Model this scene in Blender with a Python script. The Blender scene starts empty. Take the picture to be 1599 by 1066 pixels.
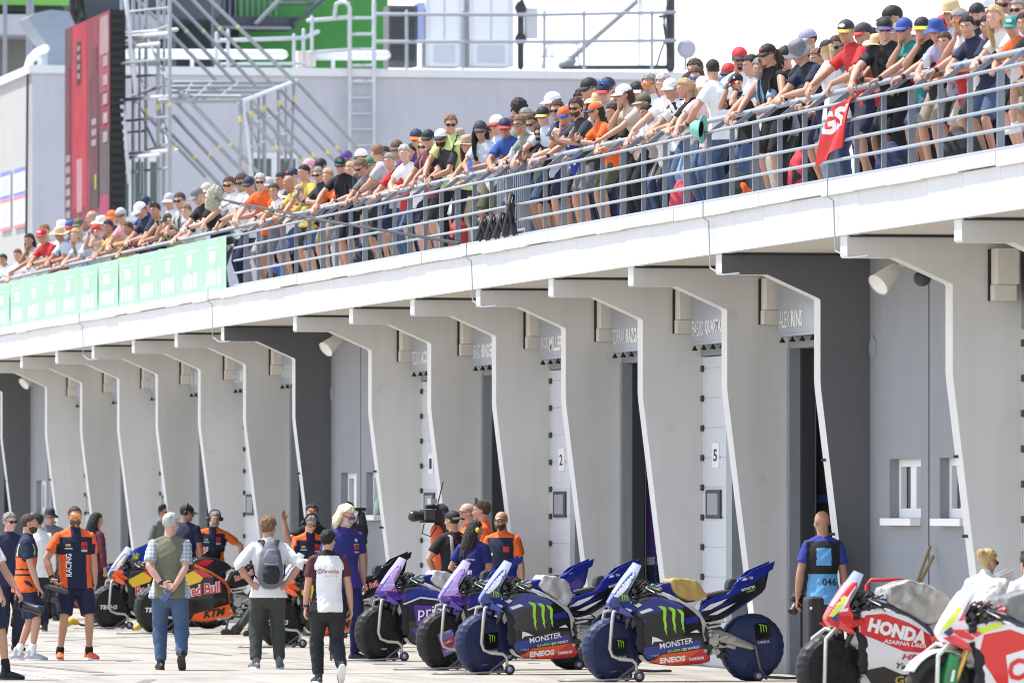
import bpy, bmesh, math, random
import numpy as np
from mathutils import Vector, Matrix, noise
from mathutils.bvhtree import BVHTree
rnd = random.Random(7)
PI = math.pi
R = math.radians
scn = bpy.context.scene
COL = scn.collection

# ------------------------------------------------------------------ camera geometry
FPX = 12000.0; VPX = -1570.0; CX = 799.5; HY = 790.0; EYE = 1.85
TH = math.atan((CX - VPX) / FPX); CT = math.cos(TH); ST = math.sin(TH)
LF = 17.7                      # distance of the deck edge from the camera's lane line

def depth_at(px, L): return FPX * L / (CT * (px - VPX))
def y_at(px, L): return (depth_at(px, L) - L * ST) / CT
def P(px, py, L):
    F = depth_at(px, L)
    return Vector((L, (F - L * ST) / CT, EYE + (HY - py) * F / FPX))
def ground_at(px, py):
    F = FPX * EYE / (py - HY)
    L = (px - VPX) * F * CT / FPX
    return Vector((L, (F - L * ST) / CT, 0.0))
def z_at(px, py, L): return EYE + (HY - py) * depth_at(px, L) / FPX

# ------------------------------------------------------------------ materials
MATS = {}
def new_mat(name):
    m = bpy.data.materials.new(name); m.use_nodes = True
    return m, m.node_tree.nodes, m.node_tree.links, m.node_tree.nodes['Principled BSDF']
def mat(col, rough=0.6, kind='plain', metal=0.0, alpha=1.0, spec=None, scale=None):
    """procedural material: base colour broken up by noise, with a bump that suits the kind"""
    if isinstance(col, str): col = PAL[col]
    key = (tuple(col), rough, kind, metal, alpha, scale)
    if key in MATS: return MATS[key]
    m, N, Lk, b = new_mat(kind + '_%d' % len(MATS))
    c = (col[0], col[1], col[2], 1)
    b.inputs['Roughness'].default_value = rough
    b.inputs['Metallic'].default_value = metal
    b.inputs['Base Color'].default_value = c
    if alpha < 1: b.inputs['Alpha'].default_value = alpha
    m.diffuse_color = c
    var, sc, bump, bsc = {'plain': (.06, 4, 0, 1), 'cloth': (.14, 9, .35, 60), 'skin': (.10, 14, .12, 90), 'plaster': (.07, 1.3, .12, 70),
        'metal': (.12, 7, .05, 40), 'hair': (.45, 60, .8, 120), 'paint': (.03, 3, .02, 8), 'bag': (.22, 7, .75, 11), 'foil': (.25, 9, 1.0, 9), 'rubber': (.2, 12, .2, 50)}.get(kind, (.06, 4, 0, 1))
    if scale: sc = scale
    tc = N.new('ShaderNodeTexCoord')
    nz = N.new('ShaderNodeTexNoise'); nz.inputs['Scale'].default_value = sc; nz.inputs['Detail'].default_value = 5
    Lk.new(tc.outputs['Object'], nz.inputs['Vector'])
    mx = N.new('ShaderNodeMix'); mx.data_type = 'RGBA'
    mx.inputs['A'].default_value = tuple(max(0, v * (1 - var)) for v in col) + (1,)
    mx.inputs['B'].default_value = tuple(min(1, v * (1 + var) + var * .01) for v in col) + (1,)
    Lk.new(nz.outputs['Fac'], mx.inputs['Factor']); Lk.new(mx.outputs['Result'], b.inputs['Base Color'])
    if kind == 'plaster':
        mp = N.new('ShaderNodeMapping'); mp.inputs['Scale'].default_value = (2.5, 2.5, .22); Lk.new(tc.outputs['Object'], mp.inputs['Vector'])
        n4 = N.new('ShaderNodeTexNoise'); n4.inputs['Scale'].default_value = 2.2; n4.inputs['Detail'].default_value = 7; n4.inputs['Roughness'].default_value = .62; Lk.new(mp.outputs['Vector'], n4.inputs['Vector'])
        r4 = N.new('ShaderNodeValToRGB'); r4.color_ramp.elements[0].position = .34; r4.color_ramp.elements[0].color = (.80, .79, .77, 1); r4.color_ramp.elements[1].position = .55; r4.color_ramp.elements[1].color = (1, 1, 1, 1); Lk.new(n4.outputs['Fac'], r4.inputs['Fac'])
        n5 = N.new('ShaderNodeTexNoise'); n5.inputs['Scale'].default_value = 3.1; n5.inputs['Detail'].default_value = 3; Lk.new(tc.outputs['Object'], n5.inputs['Vector'])
        r5 = N.new('ShaderNodeValToRGB'); r5.color_ramp.elements[0].position = .27; r5.color_ramp.elements[0].color = (.82, .81, .80, 1); r5.color_ramp.elements[1].position = .33; r5.color_ramp.elements[1].color = (1, 1, 1, 1); Lk.new(n5.outputs['Fac'], r5.inputs['Fac'])
        m4 = N.new('ShaderNodeMix'); m4.data_type = 'RGBA'; m4.blend_type = 'MULTIPLY'; m4.inputs['Factor'].default_value = .22; Lk.new(mx.outputs['Result'], m4.inputs['A']); Lk.new(r4.outputs['Color'], m4.inputs['B'])
        m5 = N.new('ShaderNodeMix'); m5.data_type = 'RGBA'; m5.blend_type = 'MULTIPLY'; m5.inputs['Factor'].default_value = .4; Lk.new(m4.outputs['Result'], m5.inputs['A']); Lk.new(r5.outputs['Color'], m5.inputs['B'])
        Lk.new(m5.outputs['Result'], b.inputs['Base Color'])
    if bump:
        n2 = N.new('ShaderNodeTexNoise'); n2.inputs['Scale'].default_value = bsc; n2.inputs['Detail'].default_value = 3
        Lk.new(tc.outputs['Object'], n2.inputs['Vector'])
        bp = N.new('ShaderNodeBump'); bp.inputs['Strength'].default_value = bump; bp.inputs['Distance'].default_value = .02 if kind in ('bag', 'foil') else .006
        Lk.new(n2.outputs['Fac'], bp.inputs['Height']); Lk.new(bp.outputs['Normal'], b.inputs['Normal'])
    MATS[key] = m
    return m
PAL = dict(black=(.010, .010, .011), charcoal=(.030, .031, .035), grey=(.16, .16, .17), lightgrey=(.40, .40, .41), white=(.80, .80, .79), offwhite=(.66, .63, .56),
    navy=(.014, .020, .055), darknavy=(.009, .013, .038), blue=(.03, .07, .28), royal=(.02, .04, .28), lightblue=(.28, .42, .62), paleblue=(.50, .58, .70), denim=(.055, .095, .18), lightdenim=(.22, .31, .44),
    red=(.50, .025, .028), darkred=(.20, .02, .03), maroon=(.11, .018, .036), pink=(.62, .30, .34), palepink=(.70, .50, .54), orange=(.78, .13, .02), yellow=(.55, .40, .07), neon=(.60, .72, .05),
    green=(.04, .16, .06), olive=(.085, .09, .045), teal=(.02, .22, .20), mint=(.20, .55, .43), khaki=(.30, .25, .17), tan=(.42, .31, .19), straw=(.56, .43, .24), beige=(.50, .42, .33), brown=(.10, .055, .032),
    purple=(.085, .045, .20), greygreen=(.15, .18, .165), limeshirt=(.62, .72, .28), lavender=(.33, .31, .44), sage=(.21, .24, .195),
    skin1=(.50, .265, .175), skin2=(.40, .20, .125), skin3=(.58, .335, .245), skin4=(.30, .15, .10),
    hblack=(.008, .007, .007), hdark=(.022, .014, .010), hbrown=(.06, .034, .019), hlight=(.19, .11, .055), hblond=(.46, .33, .16), hgrey=(.24, .235, .225), hwhite=(.46, .445, .42), hred=(.15, .05, .022))

# ------------------------------------------------------------------ mesh builder
class MB:
    def __init__(s): s.v = []; s.f = []; s.m = []
    def add(s, vs, fs, mi=0):
        o = len(s.v); s.v += [tuple(p) for p in vs]
        for f in fs: s.f.append(tuple(i + o for i in f)); s.m.append(mi)
        return s
    def box(s, c, d, M=None, mi=0):
        hx, hy, hz = d[0] / 2, d[1] / 2, d[2] / 2
        vs = [Vector((x, y, z)) for z in (-hz, hz) for y in (-hy, hy) for x in (-hx, hx)]
        if M is not None: vs = [M @ p for p in vs]
        vs = [p + Vector(c) for p in vs]
        return s.add(vs, [(0, 2, 3, 1), (4, 5, 7, 6), (0, 1, 5, 4), (2, 6, 7, 3), (0, 4, 6, 2), (1, 3, 7, 5)], mi)
    def span(s, a, b, mi=0):
        return s.box([(a[i] + b[i]) / 2 for i in range(3)], [abs(b[i] - a[i]) for i in range(3)], None, mi)
    def bar(s, a, b, w, d, up=(0, 0, 1), mi=0):
        """rectangular bar from a to b, w across, d along 'up'"""
        a = Vector(a); b = Vector(b); z = (b - a); L = z.length; z.normalize()
        x = Vector(up).cross(z)
        if x.length < 1e-4: x = Vector((1, 0, 0)).cross(z)
        x.normalize(); y = z.cross(x)
        M = Matrix((x, y, z)).transposed()
        return s.box((a + b) / 2, (w, d, L), M, mi)
    def ell(s, c, r, M=None, n=14, k=9, mi=0):
        vs = []; fs = []
        for j in range(k + 1):
            t = PI * j / k
            for i in range(n):
                a = 2 * PI * i / n
                p = Vector((r[0] * math.sin(t) * math.cos(a), r[1] * math.sin(t) * math.sin(a), r[2] * math.cos(t)))
                if M is not None: p = M @ p
                vs.append(p + Vector(c))
        for j in range(k):
            for i in range(n):
                fs.append((j * n + i, (j + 1) * n + i, (j + 1) * n + (i + 1) % n, j * n + (i + 1) % n))
        return s.add(vs, fs, mi)
    def tube(s, pts, rad, n=8, mi=0, ref=None, cap=True, closed=False, flat=False):
        """swept tube; rad a number, a list of numbers or of (rx, ry); ref = direction of ry"""
        pts = [Vector(p) for p in pts]; m = len(pts)
        if not isinstance(rad, (list,)): rad = [rad] * m
        rad = [(q, q) if not isinstance(q, tuple) else q for q in rad]
        rings = []
        px = None
        T = []
        for i in range(m):
            if closed: t = pts[(i + 1) % m] - pts[i - 1]
            else:
                t = (pts[min(i + 1, m - 1)] - pts[max(i - 1, 0)])
            if t.length < 1e-9: t = Vector((0, 0, 1))
            T.append(t.normalized())
        for i in range(m):
            t = T[i]
            if ref is not None:
                y = Vector(ref) - t * Vector(ref).dot(t)
                if y.length < 1e-4: y = Vector((.3, 1, .2)) - t * Vector((.3, 1, .2)).dot(t)
                y.normalize(); x = y.cross(t)
            else:
                if px is None:
                    a = Vector((0, 0, 1)) if abs(t.z) < .9 else Vector((1, 0, 0))
                    x = a.cross(t).normalized()
                else:
                    x = px - t * px.dot(t)
                    if x.length < 1e-5: x = Vector((0, 0, 1)).cross(t)
                    x.normalize()
                px = x; y = t.cross(x)
            rings.append((pts[i], x, y, rad[i]))
        if cap and not closed:
            def mk(r, d, k): return (r[0] + d * k * min(r[3]) * 1, r[1], r[2], (r[3][0] * (1 - k) ** .5 if k < 1 else 0, 0))
            a = rings[0]; b = rings[-1]
            def ext(r, d, sgn):
                q = []
                for ang in (50, 80):
                    cc = math.cos(R(ang)); ss = math.sin(R(ang)); h = min(r[3])
                    q.append((r[0] + d * sgn * h * ss, r[1], r[2], (r[3][0] * cc + 0, r[3][1] * cc)))
                return q
            rings = ([] if flat == 2 else ext(a, T[0], -1)[::-1]) + rings + ([] if flat else ext(b, T[-1], 1))
        vs = []
        for c, x, y, r in rings:
            for i in range(n):
                an = 2 * PI * i / n
                vs.append(c + x * (r[0] * math.cos(an)) + y * (r[1] * math.sin(an)))
        fs = []
        K = len(rings)
        for j in range(K if closed else K - 1):
            j2 = (j + 1) % K
            for i in range(n):
                fs.append((j * n + i, j * n + (i + 1) % n, j2 * n + (i + 1) % n, j2 * n + i))
        if not closed:
            fs.append(tuple(range(n))[::-1]); fs.append(tuple((K - 1) * n + i for i in range(n)))
        return s.add(vs, fs, mi)
    def lathe(s, prof, c=(0, 0, 0), M=None, n=24, mi=0):
        """profile of (radius, height) about local z"""
        vs = []; fs = []; c = Vector(c)
        for r, h in prof:
            for i in range(n):
                a = 2 * PI * i / n; p = Vector((r * math.cos(a), r * math.sin(a), h))
                if M is not None: p = M @ p
                vs.append(p + c)
        for j in range(len(prof) - 1):
            for i in range(n):
                fs.append((j * n + i, j * n + (i + 1) % n, (j + 1) * n + (i + 1) % n, (j + 1) * n + i))
        return s.add(vs, fs, mi)
    def prism(s, poly, f, d0, d1, mi=0, mside=None):
        """extrude a 2-D polygon: f(u, v, d) gives the 3-D point"""
        n = len(poly)
        vs = [f(u, v, d0) for u, v in poly] + [f(u, v, d1) for u, v in poly]
        s.add(vs, [tuple(range(n))[::-1], tuple(range(n, 2 * n))], mi)
        s.add(vs, [(i, (i + 1) % n, n + (i + 1) % n, n + i) for i in range(n)], mi if mside is None else mside)
        return s
    def mesh(s, name, mats=(), smooth=False):
        me = bpy.data.meshes.new(name)
        me.from_pydata(s.v, [], s.f); me.update()
        for q in mats: me.materials.append(q)
        if any(s.m): me.polygons.foreach_set('material_index', s.m)
        bm = bmesh.new(); bm.from_mesh(me); bmesh.ops.recalc_face_normals(bm, faces=bm.faces); bm.to_mesh(me); bm.free()
        if smooth: me.polygons.foreach_set('use_smooth', [True] * len(me.polygons))
        return me
    def build(s, name, mats, parent=None, smooth=False, loc=None):
        if not isinstance(mats, (list, tuple)): mats = [mats]
        return link(name, s.mesh(name, mats, smooth), parent, loc)

def link(name, me, parent=None, loc=None):
    o = bpy.data.objects.new(name, me); COL.objects.link(o)
    if parent is not None: o.parent = parent
    if loc is not None: o.location = loc
    return o
def empty(name, loc=(0, 0, 0), rz=0, label=None, cat=None, group=None):
    o = bpy.data.objects.new(name, None); COL.objects.link(o); o.location = loc; o.rotation_euler = (0, 0, rz); o.empty_display_size = .2
    return tag(o, label, cat, group)
def tag(o, label=None, cat=None, group=None, kind=None):
    if label: o['label'] = label
    if cat: o['category'] = cat
    if group: o['group'] = group
    if kind: o['kind'] = kind
    return o
def auto_smooth(me, deg=40):
    me.polygons.foreach_set('use_smooth', [True] * len(me.polygons))
    try: me.set_sharp_from_angle(angle=R(deg))
    except Exception: pass
    return me

BENCH = bpy.data.scenes.new('workbench')       # scratch scene, removed at the end: meshes are evaluated here
def evaluated(o):
    BENCH.collection.objects.link(o)
    vl = BENCH.view_layers[0]; vl.update(); dg = vl.depsgraph
    return bpy.data.meshes.new_from_object(o.evaluated_get(dg), depsgraph=dg)
def remesh(mb, voxel, smooth=3, fac=.5, name='m'):
    """one continuous skin over overlapping closed pieces"""
    me = mb.mesh(name) if isinstance(mb, MB) else mb
    o = bpy.data.objects.new('tmp', me)
    r = o.modifiers.new('r', 'REMESH'); r.mode = 'VOXEL'; r.voxel_size = voxel; r.adaptivity = 0
    if smooth:
        q = o.modifiers.new('s', 'SMOOTH'); q.iterations = smooth; q.factor = fac
    out = evaluated(o)
    bpy.data.objects.remove(o); bpy.data.meshes.remove(me)
    out.name = name
    out.materials.clear()
    out.polygons.foreach_set('use_smooth', [True] * len(out.polygons))
    return out
def coords(me):
    a = np.empty(len(me.vertices) * 3); me.vertices.foreach_get('co', a); return a.reshape(-1, 3)
def set_coords(me, a): me.vertices.foreach_set('co', np.ascontiguousarray(a).ravel()); me.update()
def centers(me):
    a = np.empty(len(me.polygons) * 3); me.polygons.foreach_get('center', a); return a.reshape(-1, 3)
def folds(me, amp, seed=0):
    """soft cloth folds: slanted ridges of varying depth"""
    a = coords(me); nn = np.empty(len(me.vertices) * 3); me.vertices.foreach_get('normal', nn); nn = nn.reshape(-1, 3)
    d = np.empty(len(a)); off = V3((seed * 3.7, 1.3, seed * 1.9))
    for i, p in enumerate(a):
        q = V3((p[0] * 6 + p[2] * 5, p[1] * 7 - p[2] * 3, p[2] * 6 + p[0] * 4)) + off; r_ = noise.noise(q); t = noise.noise(q * 2.3 + off)
        d[i] = (1 - abs(r_) * 2.4) * .7 + t * .5
    set_coords(me, a + nn * (d * amp)[:, None])
V3 = Vector
def wrinkle(me, amp, scale, seed=0):
    a = coords(me); nn = np.empty(len(me.vertices) * 3); me.vertices.foreach_get('normal', nn); nn = nn.reshape(-1, 3)
    off = Vector((seed * 7.1, seed * 3.3, 1.7))
    d = np.array([noise.noise(Vector(p) * scale + off) for p in a]) * amp
    set_coords(me, a + nn * d[:, None])

# ------------------------------------------------------------------ lettering and decals
def text_mesh(txt, bold=0.0, shear=0.0, spacing=1.0):
    cu = bpy.data.curves.new('t', 'FONT'); cu.body = txt; cu.offset = bold; cu.shear = shear; cu.space_character = spacing; cu.resolution_u = 2
    o = bpy.data.objects.new('t', cu)
    me = evaluated(o)
    bpy.data.objects.remove(o); bpy.data.curves.remove(cu)
    me.materials.clear()
    return me
def text_flat(name, txt, f, u0, v0, w, h, material, parent=None, bold=0.0, shear=0.0, rot=0.0, target=None, skew=0.0, direction=None, maxlen=.03, off=.003, spacing=1.0):
    """lettering in the (u, v) box at u0, v0 of size w x h; f(u, v) maps to 3-D; target = BVH on to which it is pressed"""
    me = text_mesh(txt, bold, shear, spacing); a = coords(me)
    if len(a) == 0: return None
    mn = a.min(0); mx = a.max(0)
    u = (a[:, 0] - mn[0]) / max(1e-6, mx[0] - mn[0]) * w; v = (a[:, 1] - mn[1]) / max(1e-6, mx[1] - mn[1]) * h
    bm = bmesh.new(); bm.from_mesh(me)
    c, s_ = math.cos(rot), math.sin(rot)
    for i, q in enumerate(bm.verts):
        uu = u[i]; vv = v[i] + skew * uu
        q.co = (u0 + uu * c - vv * s_, v0 + uu * s_ + vv * c, 0)
    return _press(name, bm, f, target, direction, maxlen, off, material, parent, me)
def decal(name, poly, f, material, parent=None, target=None, direction=None, maxlen=.04, off=.002):
    bm = bmesh.new()
    vs = [bm.verts.new((u, v, 0)) for u, v in poly]
    bm.faces.new(vs)
    return _press(name, bm, f, target, direction, maxlen, off, material, parent, None)
def _press(name, bm, f, target, direction, maxlen, off, material, parent, me):
    bmesh.ops.triangulate(bm, faces=bm.faces[:])
    if target is not None:
        for _ in range(5):
            ed = [e for e in bm.edges if e.calc_length() > maxlen]
            if not ed: break
            bmesh.ops.subdivide_edges(bm, edges=ed, cuts=1)
            bmesh.ops.triangulate(bm, faces=bm.faces[:])
    d = Vector(direction) if direction is not None else None
    dead = []
    for q in bm.verts:
        p = Vector(f(q.co.x, q.co.y))
        if target is not None:
            hit = target.ray_cast(p, d)
            if hit[0] is None: dead.append(q)
            else: p = hit[0] - d * off
        q.co = p
    if dead: bmesh.ops.delete(bm, geom=dead, context='VERTS')
    if me is None: me = bpy.data.meshes.new(name)
    bm.to_mesh(me); bm.free()
    me.name = name
    me.materials.clear(); me.materials.append(material)
    return link(name, me, parent)
def bvh(me):
    return BVHTree.FromPolygons([v.co.copy() for v in me.vertices], [tuple(p.vertices) for p in me.polygons])

# ------------------------------------------------------------------ camera, sky, sun
cam = bpy.data.cameras.new('camera'); co = bpy.data.objects.new('camera', cam); COL.objects.link(co)
cam.sensor_width = 36; cam.lens = FPX / 1599 * 36; cam.sensor_fit = 'HORIZONTAL'
cam.shift_y = (HY - 532.5) / 1599
cam.clip_start = 1; cam.clip_end = 6000
co.location = (0, 0, EYE); co.rotation_euler = (PI / 2, 0, -TH)
cam.dof.use_dof = True; cam.dof.focus_distance = 88; cam.dof.aperture_fstop = 5.0
scn.camera = co

SUN = Vector((-.345, .20, .915)).normalized()
w = bpy.data.worlds.new('World'); scn.world = w; w.use_nodes = True
nt = w.node_tree; bgn = nt.nodes['Background']
sk = nt.nodes.new('ShaderNodeTexSky'); sk.sky_type = 'NISHITA'; sk.sun_disc = False
sk.sun_elevation = math.asin(SUN.z); sk.sun_rotation = math.atan2(SUN.x, SUN.y)
sk.air_density = 1.0; sk.dust_density = 1.2; sk.ozone_density = 1.0; sk.altitude = 300
# thin bright summer haze towards the horizon over the clear-sky model
gt = nt.nodes.new('ShaderNodeTexCoord'); sx = nt.nodes.new('ShaderNodeSeparateXYZ'); nt.links.new(gt.outputs['Generated'], sx.inputs[0])
rp = nt.nodes.new('ShaderNodeMapRange'); rp.interpolation_type = 'SMOOTHSTEP'; rp.inputs['From Min'].default_value = 0; rp.inputs['From Max'].default_value = .62
rp.inputs['To Min'].default_value = 1.0; rp.inputs['To Max'].default_value = 0.0; nt.links.new(sx.outputs['Z'], rp.inputs['Value'])
hz = nt.nodes.new('ShaderNodeMix'); hz.data_type = 'RGBA'; hz.blend_type = 'MIX'
hz.inputs['B'].default_value = (8.3, 8.6, 9.0, 1)
nt.links.new(rp.outputs['Result'], hz.inputs['Factor']); nt.links.new(sk.outputs['Color'], hz.inputs['A'])
nt.links.new(hz.outputs['Result'], bgn.inputs['Color']); bgn.inputs['Strength'].default_value = .13
sl = bpy.data.lights.new('sun', 'SUN'); sl.energy = 3.3; sl.angle = R(.53); sl.color = (1, .96, .90)
so = bpy.data.objects.new('sun', sl); COL.objects.link(so); so.location = (0, 60, 60)
so.rotation_euler = SUN.to_track_quat('Z', 'Y').to_euler()
vs_ = scn.view_settings; vs_.view_transform = 'Standard'; vs_.look = 'None'; vs_.gamma = 1; vs_.exposure = 1.03
scn.cycles.filter_width = 1.05; scn.cycles.max_bounces = 6; scn.cycles.diffuse_bounces = 4; scn.cycles.glossy_bounces = 3; scn.cycles.transparent_max_bounces = 8
# ================================================================== the setting
def ground_mat():
    m, N, L, b = new_mat('concrete_apron')
    tc = N.new('ShaderNodeTexCoord')
    n1 = N.new('ShaderNodeTexNoise'); n1.inputs['Scale'].default_value = .35; n1.inputs['Detail'].default_value = 8; n1.inputs['Roughness'].default_value = .65
    n2 = N.new('ShaderNodeTexNoise'); n2.inputs['Scale'].default_value = 26; n2.inputs['Detail'].default_value = 4
    mp = N.new('ShaderNodeMapping'); mp.inputs['Scale'].default_value = (2.2, .25, 1)
    n3 = N.new('ShaderNodeTexNoise'); n3.inputs['Scale'].default_value = 1.1; n3.inputs['Detail'].default_value = 6
    L.new(tc.outputs['Object'], n1.inputs['Vector']); L.new(tc.outputs['Object'], n2.inputs['Vector'])
    L.new(tc.outputs['Object'], mp.inputs['Vector']); L.new(mp.outputs['Vector'], n3.inputs['Vector'])
    r1 = N.new('ShaderNodeValToRGB'); e = r1.color_ramp.elements
    e[0].position = .30; e[0].color = (.30, .275, .235, 1); e[1].position = .68; e[1].color = (.405, .375, .325, 1)
    L.new(n1.outputs['Fac'], r1.inputs['Fac'])
    r3 = N.new('ShaderNodeValToRGB'); e = r3.color_ramp.elements
    e[0].position = .36; e[0].color = (.62, .62, .64, 1); e[1].position = .52; e[1].color = (1, 1, 1, 1)
    L.new(n3.outputs['Fac'], r3.inputs['Fac'])
    mx = N.new('ShaderNodeMix'); mx.data_type = 'RGBA'; mx.blend_type = 'MULTIPLY'; mx.inputs['Factor'].default_value = .6
    L.new(r1.outputs['Color'], mx.inputs['A']); L.new(r3.outputs['Color'], mx.inputs['B'])
    m2 = N.new('ShaderNodeMix'); m2.data_type = 'RGBA'; m2.blend_type = 'OVERLAY'; m2.inputs['Factor'].default_value = .35
    L.new(mx.outputs['Result'], m2.inputs['A']); L.new(n2.outputs['Color'], m2.inputs['B'])
    L.new(m2.outputs['Result'], b.inputs['Base Color']); b.inputs['Roughness'].default_value = .85
    bp = N.new('ShaderNodeBump'); bp.inputs['Strength'].default_value = .25; bp.inputs['Distance'].default_value = .01
    L.new(n2.outputs['Fac'], bp.inputs['Height']); L.new(bp.outputs['Normal'], b.inputs['Normal'])
    return m
g = MB(); g.add([(-1500, -300, 0), (1500, -300, 0), (1500, 3000, 0), (-1500, 3000, 0)], [(0, 1, 2, 3)])
tag(g.build('pit_lane', ground_mat()), kind='structure')
# painted lane line (worn white) and slab joints
lm = mat((.70, .70, .68), .8, 'plaster')
a = ground_at(-60, 1035); b = ground_at(108, 1060)
ln = MB(); d = (b - a).normalized(); nrm = Vector((-d.y, d.x, 0)) * .10
ln.add([a - nrm + Vector((0, 0, .004)), b - nrm + Vector((0, 0, .004)), b + nrm + Vector((0, 0, .004)), a + nrm + Vector((0, 0, .004))], [(0, 1, 2, 3)])
tag(ln.build('lane_marking', lm), kind='structure')
jm = mat((.36, .34, .30), .9, 'plaster')
jn = MB()
for yy in range(66, 190, 6): jn.span((6, yy - .004, .0), (19.5, yy + .004, .003))
for xx in (11.2, 14.4): jn.span((xx - .004, 50, .0), (xx + .004, 200, .003))
tag(jn.build('slab_joints', jm), kind='structure')

# ================================================================== pit building
K = LF / 22.3
def kz(z): return EYE + (z - EYE) * K
k2 = LF / 21.3
def zz(z): return EYE + (z - EYE) * k2
Z_TIPB, Z_TIPT, Z_KINK, Z_VEND = kz(4.91), kz(5.2), kz(4.585), kz(3.45)
Z_DECK = kz(5.87)
L_WIN = LF + 1.97 * k2; L_DOOR = LF + 2.16 * k2
tips = [(1905, 1), (1705, 1), (1502, 1), (1323, 1), (1127, 0), (989, 1), (864, 1), (750, 1), (647, 1), (551, 1), (463, 1), (350, 0), (277, 1), (210, 1), (147, 1), (90, 1), (35, 1), (-17, 1), (-83, 0), (-141, 1)]
FT = .34 * k2
fins = [(y_at(px, LF + .04), light, px) for px, light in tips]
Y0 = fins[0][0] - 4; Y1 = fins[-1][0] + 60
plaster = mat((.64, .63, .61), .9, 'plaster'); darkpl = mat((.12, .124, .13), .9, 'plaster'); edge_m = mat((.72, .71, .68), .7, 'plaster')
wallgrey = mat((.27, .283, .30), .9, 'plaster'); fascia_m = mat((.66, .66, .65), .6, 'plaster', scale=.6); soff_m = mat((.66, .62, .54), .85, 'plaster')
steel = mat((.33, .36, .385), .5, 'metal', .4); darksteel = mat((.05, .055, .06), .55, 'metal', .3); galv = mat((.34, .37, .41), .45, 'metal', .35)
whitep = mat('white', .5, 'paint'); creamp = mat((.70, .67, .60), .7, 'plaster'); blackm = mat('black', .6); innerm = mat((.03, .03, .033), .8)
glassm = mat((.02, .03, .04), .08, 'paint'); doorp = mat((.60, .62, .64), .45, 'paint')

bld = empty('pit_building', (LF, fins[4][0], 0), 0, 'long grey pit garage building with white cantilevered spectator deck on angled fins', 'building')
def part(mb, name, mats, parent=bld, smooth=False):
    """mesh given in world coordinates, parented to the building"""
    o = mb.build(name, mats, parent, smooth); o.matrix_parent_inverse = Matrix.Identity(4)
    o.location = -Vector(bld.location) if parent is bld else (0, 0, 0)
    return o
f = MB()
# fascia: capped upright with slightly dented cap, panel joints
ny = int((Y1 - Y0) / 1.35)
for i in range(ny):
    ya = Y0 + i * 1.35; yb = ya + 1.343
    j = rnd.uniform(-.006, .010)
    f.span((LF, ya, Z_TIPT - .012), (LF + .12, yb, Z_DECK - .13))
    f.span((LF - .05 - j, ya, Z_DECK - .13 + rnd.uniform(-.012, .012)), (LF + .35, yb + .003, Z_DECK))
part(f, 'fascia', fascia_m)
f = MB(); f.span((LF + .121, Y0, Z_TIPT), (36, Y1, Z_DECK - .132)); part(f, 'deck_slab', soff_m)
f = MB(); f.span((LF + .352, Y0, Z_DECK - .13), (36, Y1, Z_DECK + .03)); part(f, 'deck_floor', mat((.4, .39, .37), .9, 'plaster'))
DECKZ = Z_DECK + .03
for yf, light, px in fins:
    lw = L_WIN + .3
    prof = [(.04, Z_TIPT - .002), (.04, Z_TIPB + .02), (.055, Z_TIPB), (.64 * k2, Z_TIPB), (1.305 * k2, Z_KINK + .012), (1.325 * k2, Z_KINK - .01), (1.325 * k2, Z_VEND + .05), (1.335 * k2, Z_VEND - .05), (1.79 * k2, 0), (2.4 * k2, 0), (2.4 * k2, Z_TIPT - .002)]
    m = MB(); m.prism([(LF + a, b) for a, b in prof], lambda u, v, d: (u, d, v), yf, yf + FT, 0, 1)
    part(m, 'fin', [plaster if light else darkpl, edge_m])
    tr = MB()     # the top and bottom of the rim stay plaster coloured; a thin dark strip paints the shade line under the slab
    tr.span((LF + .06, yf - .012, Z_TIPT - .03), (LF + 2.2 * k2, yf - .002, Z_TIPT - .004)); part(tr, 'shade_strip', darksteel)
    if light == 0 or px in (1323, 463, -17):
        bo = MB()
        for q in (.25, .5, .75):
            bo.tube([(LF + (1.335 + .42 * q) * k2 - .03, yf + .17, Z_VEND * (1 - q)), (LF + (1.335 + .42 * q) * k2 + .02, yf + .17, Z_VEND * (1 - q))], .018, 6)
        part(bo, 'anchor', darksteel)
name_txt = {1127: ('ALEX ', 'RINS'), 989: ('FABIO ', 'QUARTARARO'), 864: ('TOPRAK ', 'RAZGATLIOGLU'), 750: ('JACK ', 'MILLER'), 647: ('BRAD ', 'BINDER'), 551: ('PEDRO ', 'ACOSTA')}
sign_m = mat((.34, .37, .42), .35, 'metal', .2); board_txt = mat((.8, .8, .8), .5)
sign_labels = {989: 'grey name board above the open garage beside the dark fin near the shuttered windows', 864: 'grey name board with long surname over the white door numbered 5', 750: 'grey name board over the open garage with the purple panel',
    647: 'grey name board over the white door numbered 2', 551: 'grey name board over the open garage where three orange shirted men stand', 463: 'grey name board over the white door beside the broadcast camera',
    277: 'grey name board next to the second dark fin, above the waving man', 210: 'distant grey name board over the white door behind the backpack man', 147: 'distant grey name board above the mechanic in headphones',
    90: 'distant grey name board two bays left of the headphone mechanic', 35: 'small far name board above the orange shirted man in shorts', -17: 'smallest far name board at the edge of the photo'}
odd = 1
door_no = {864: '5', 647: '2', 463: '1'}
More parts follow.
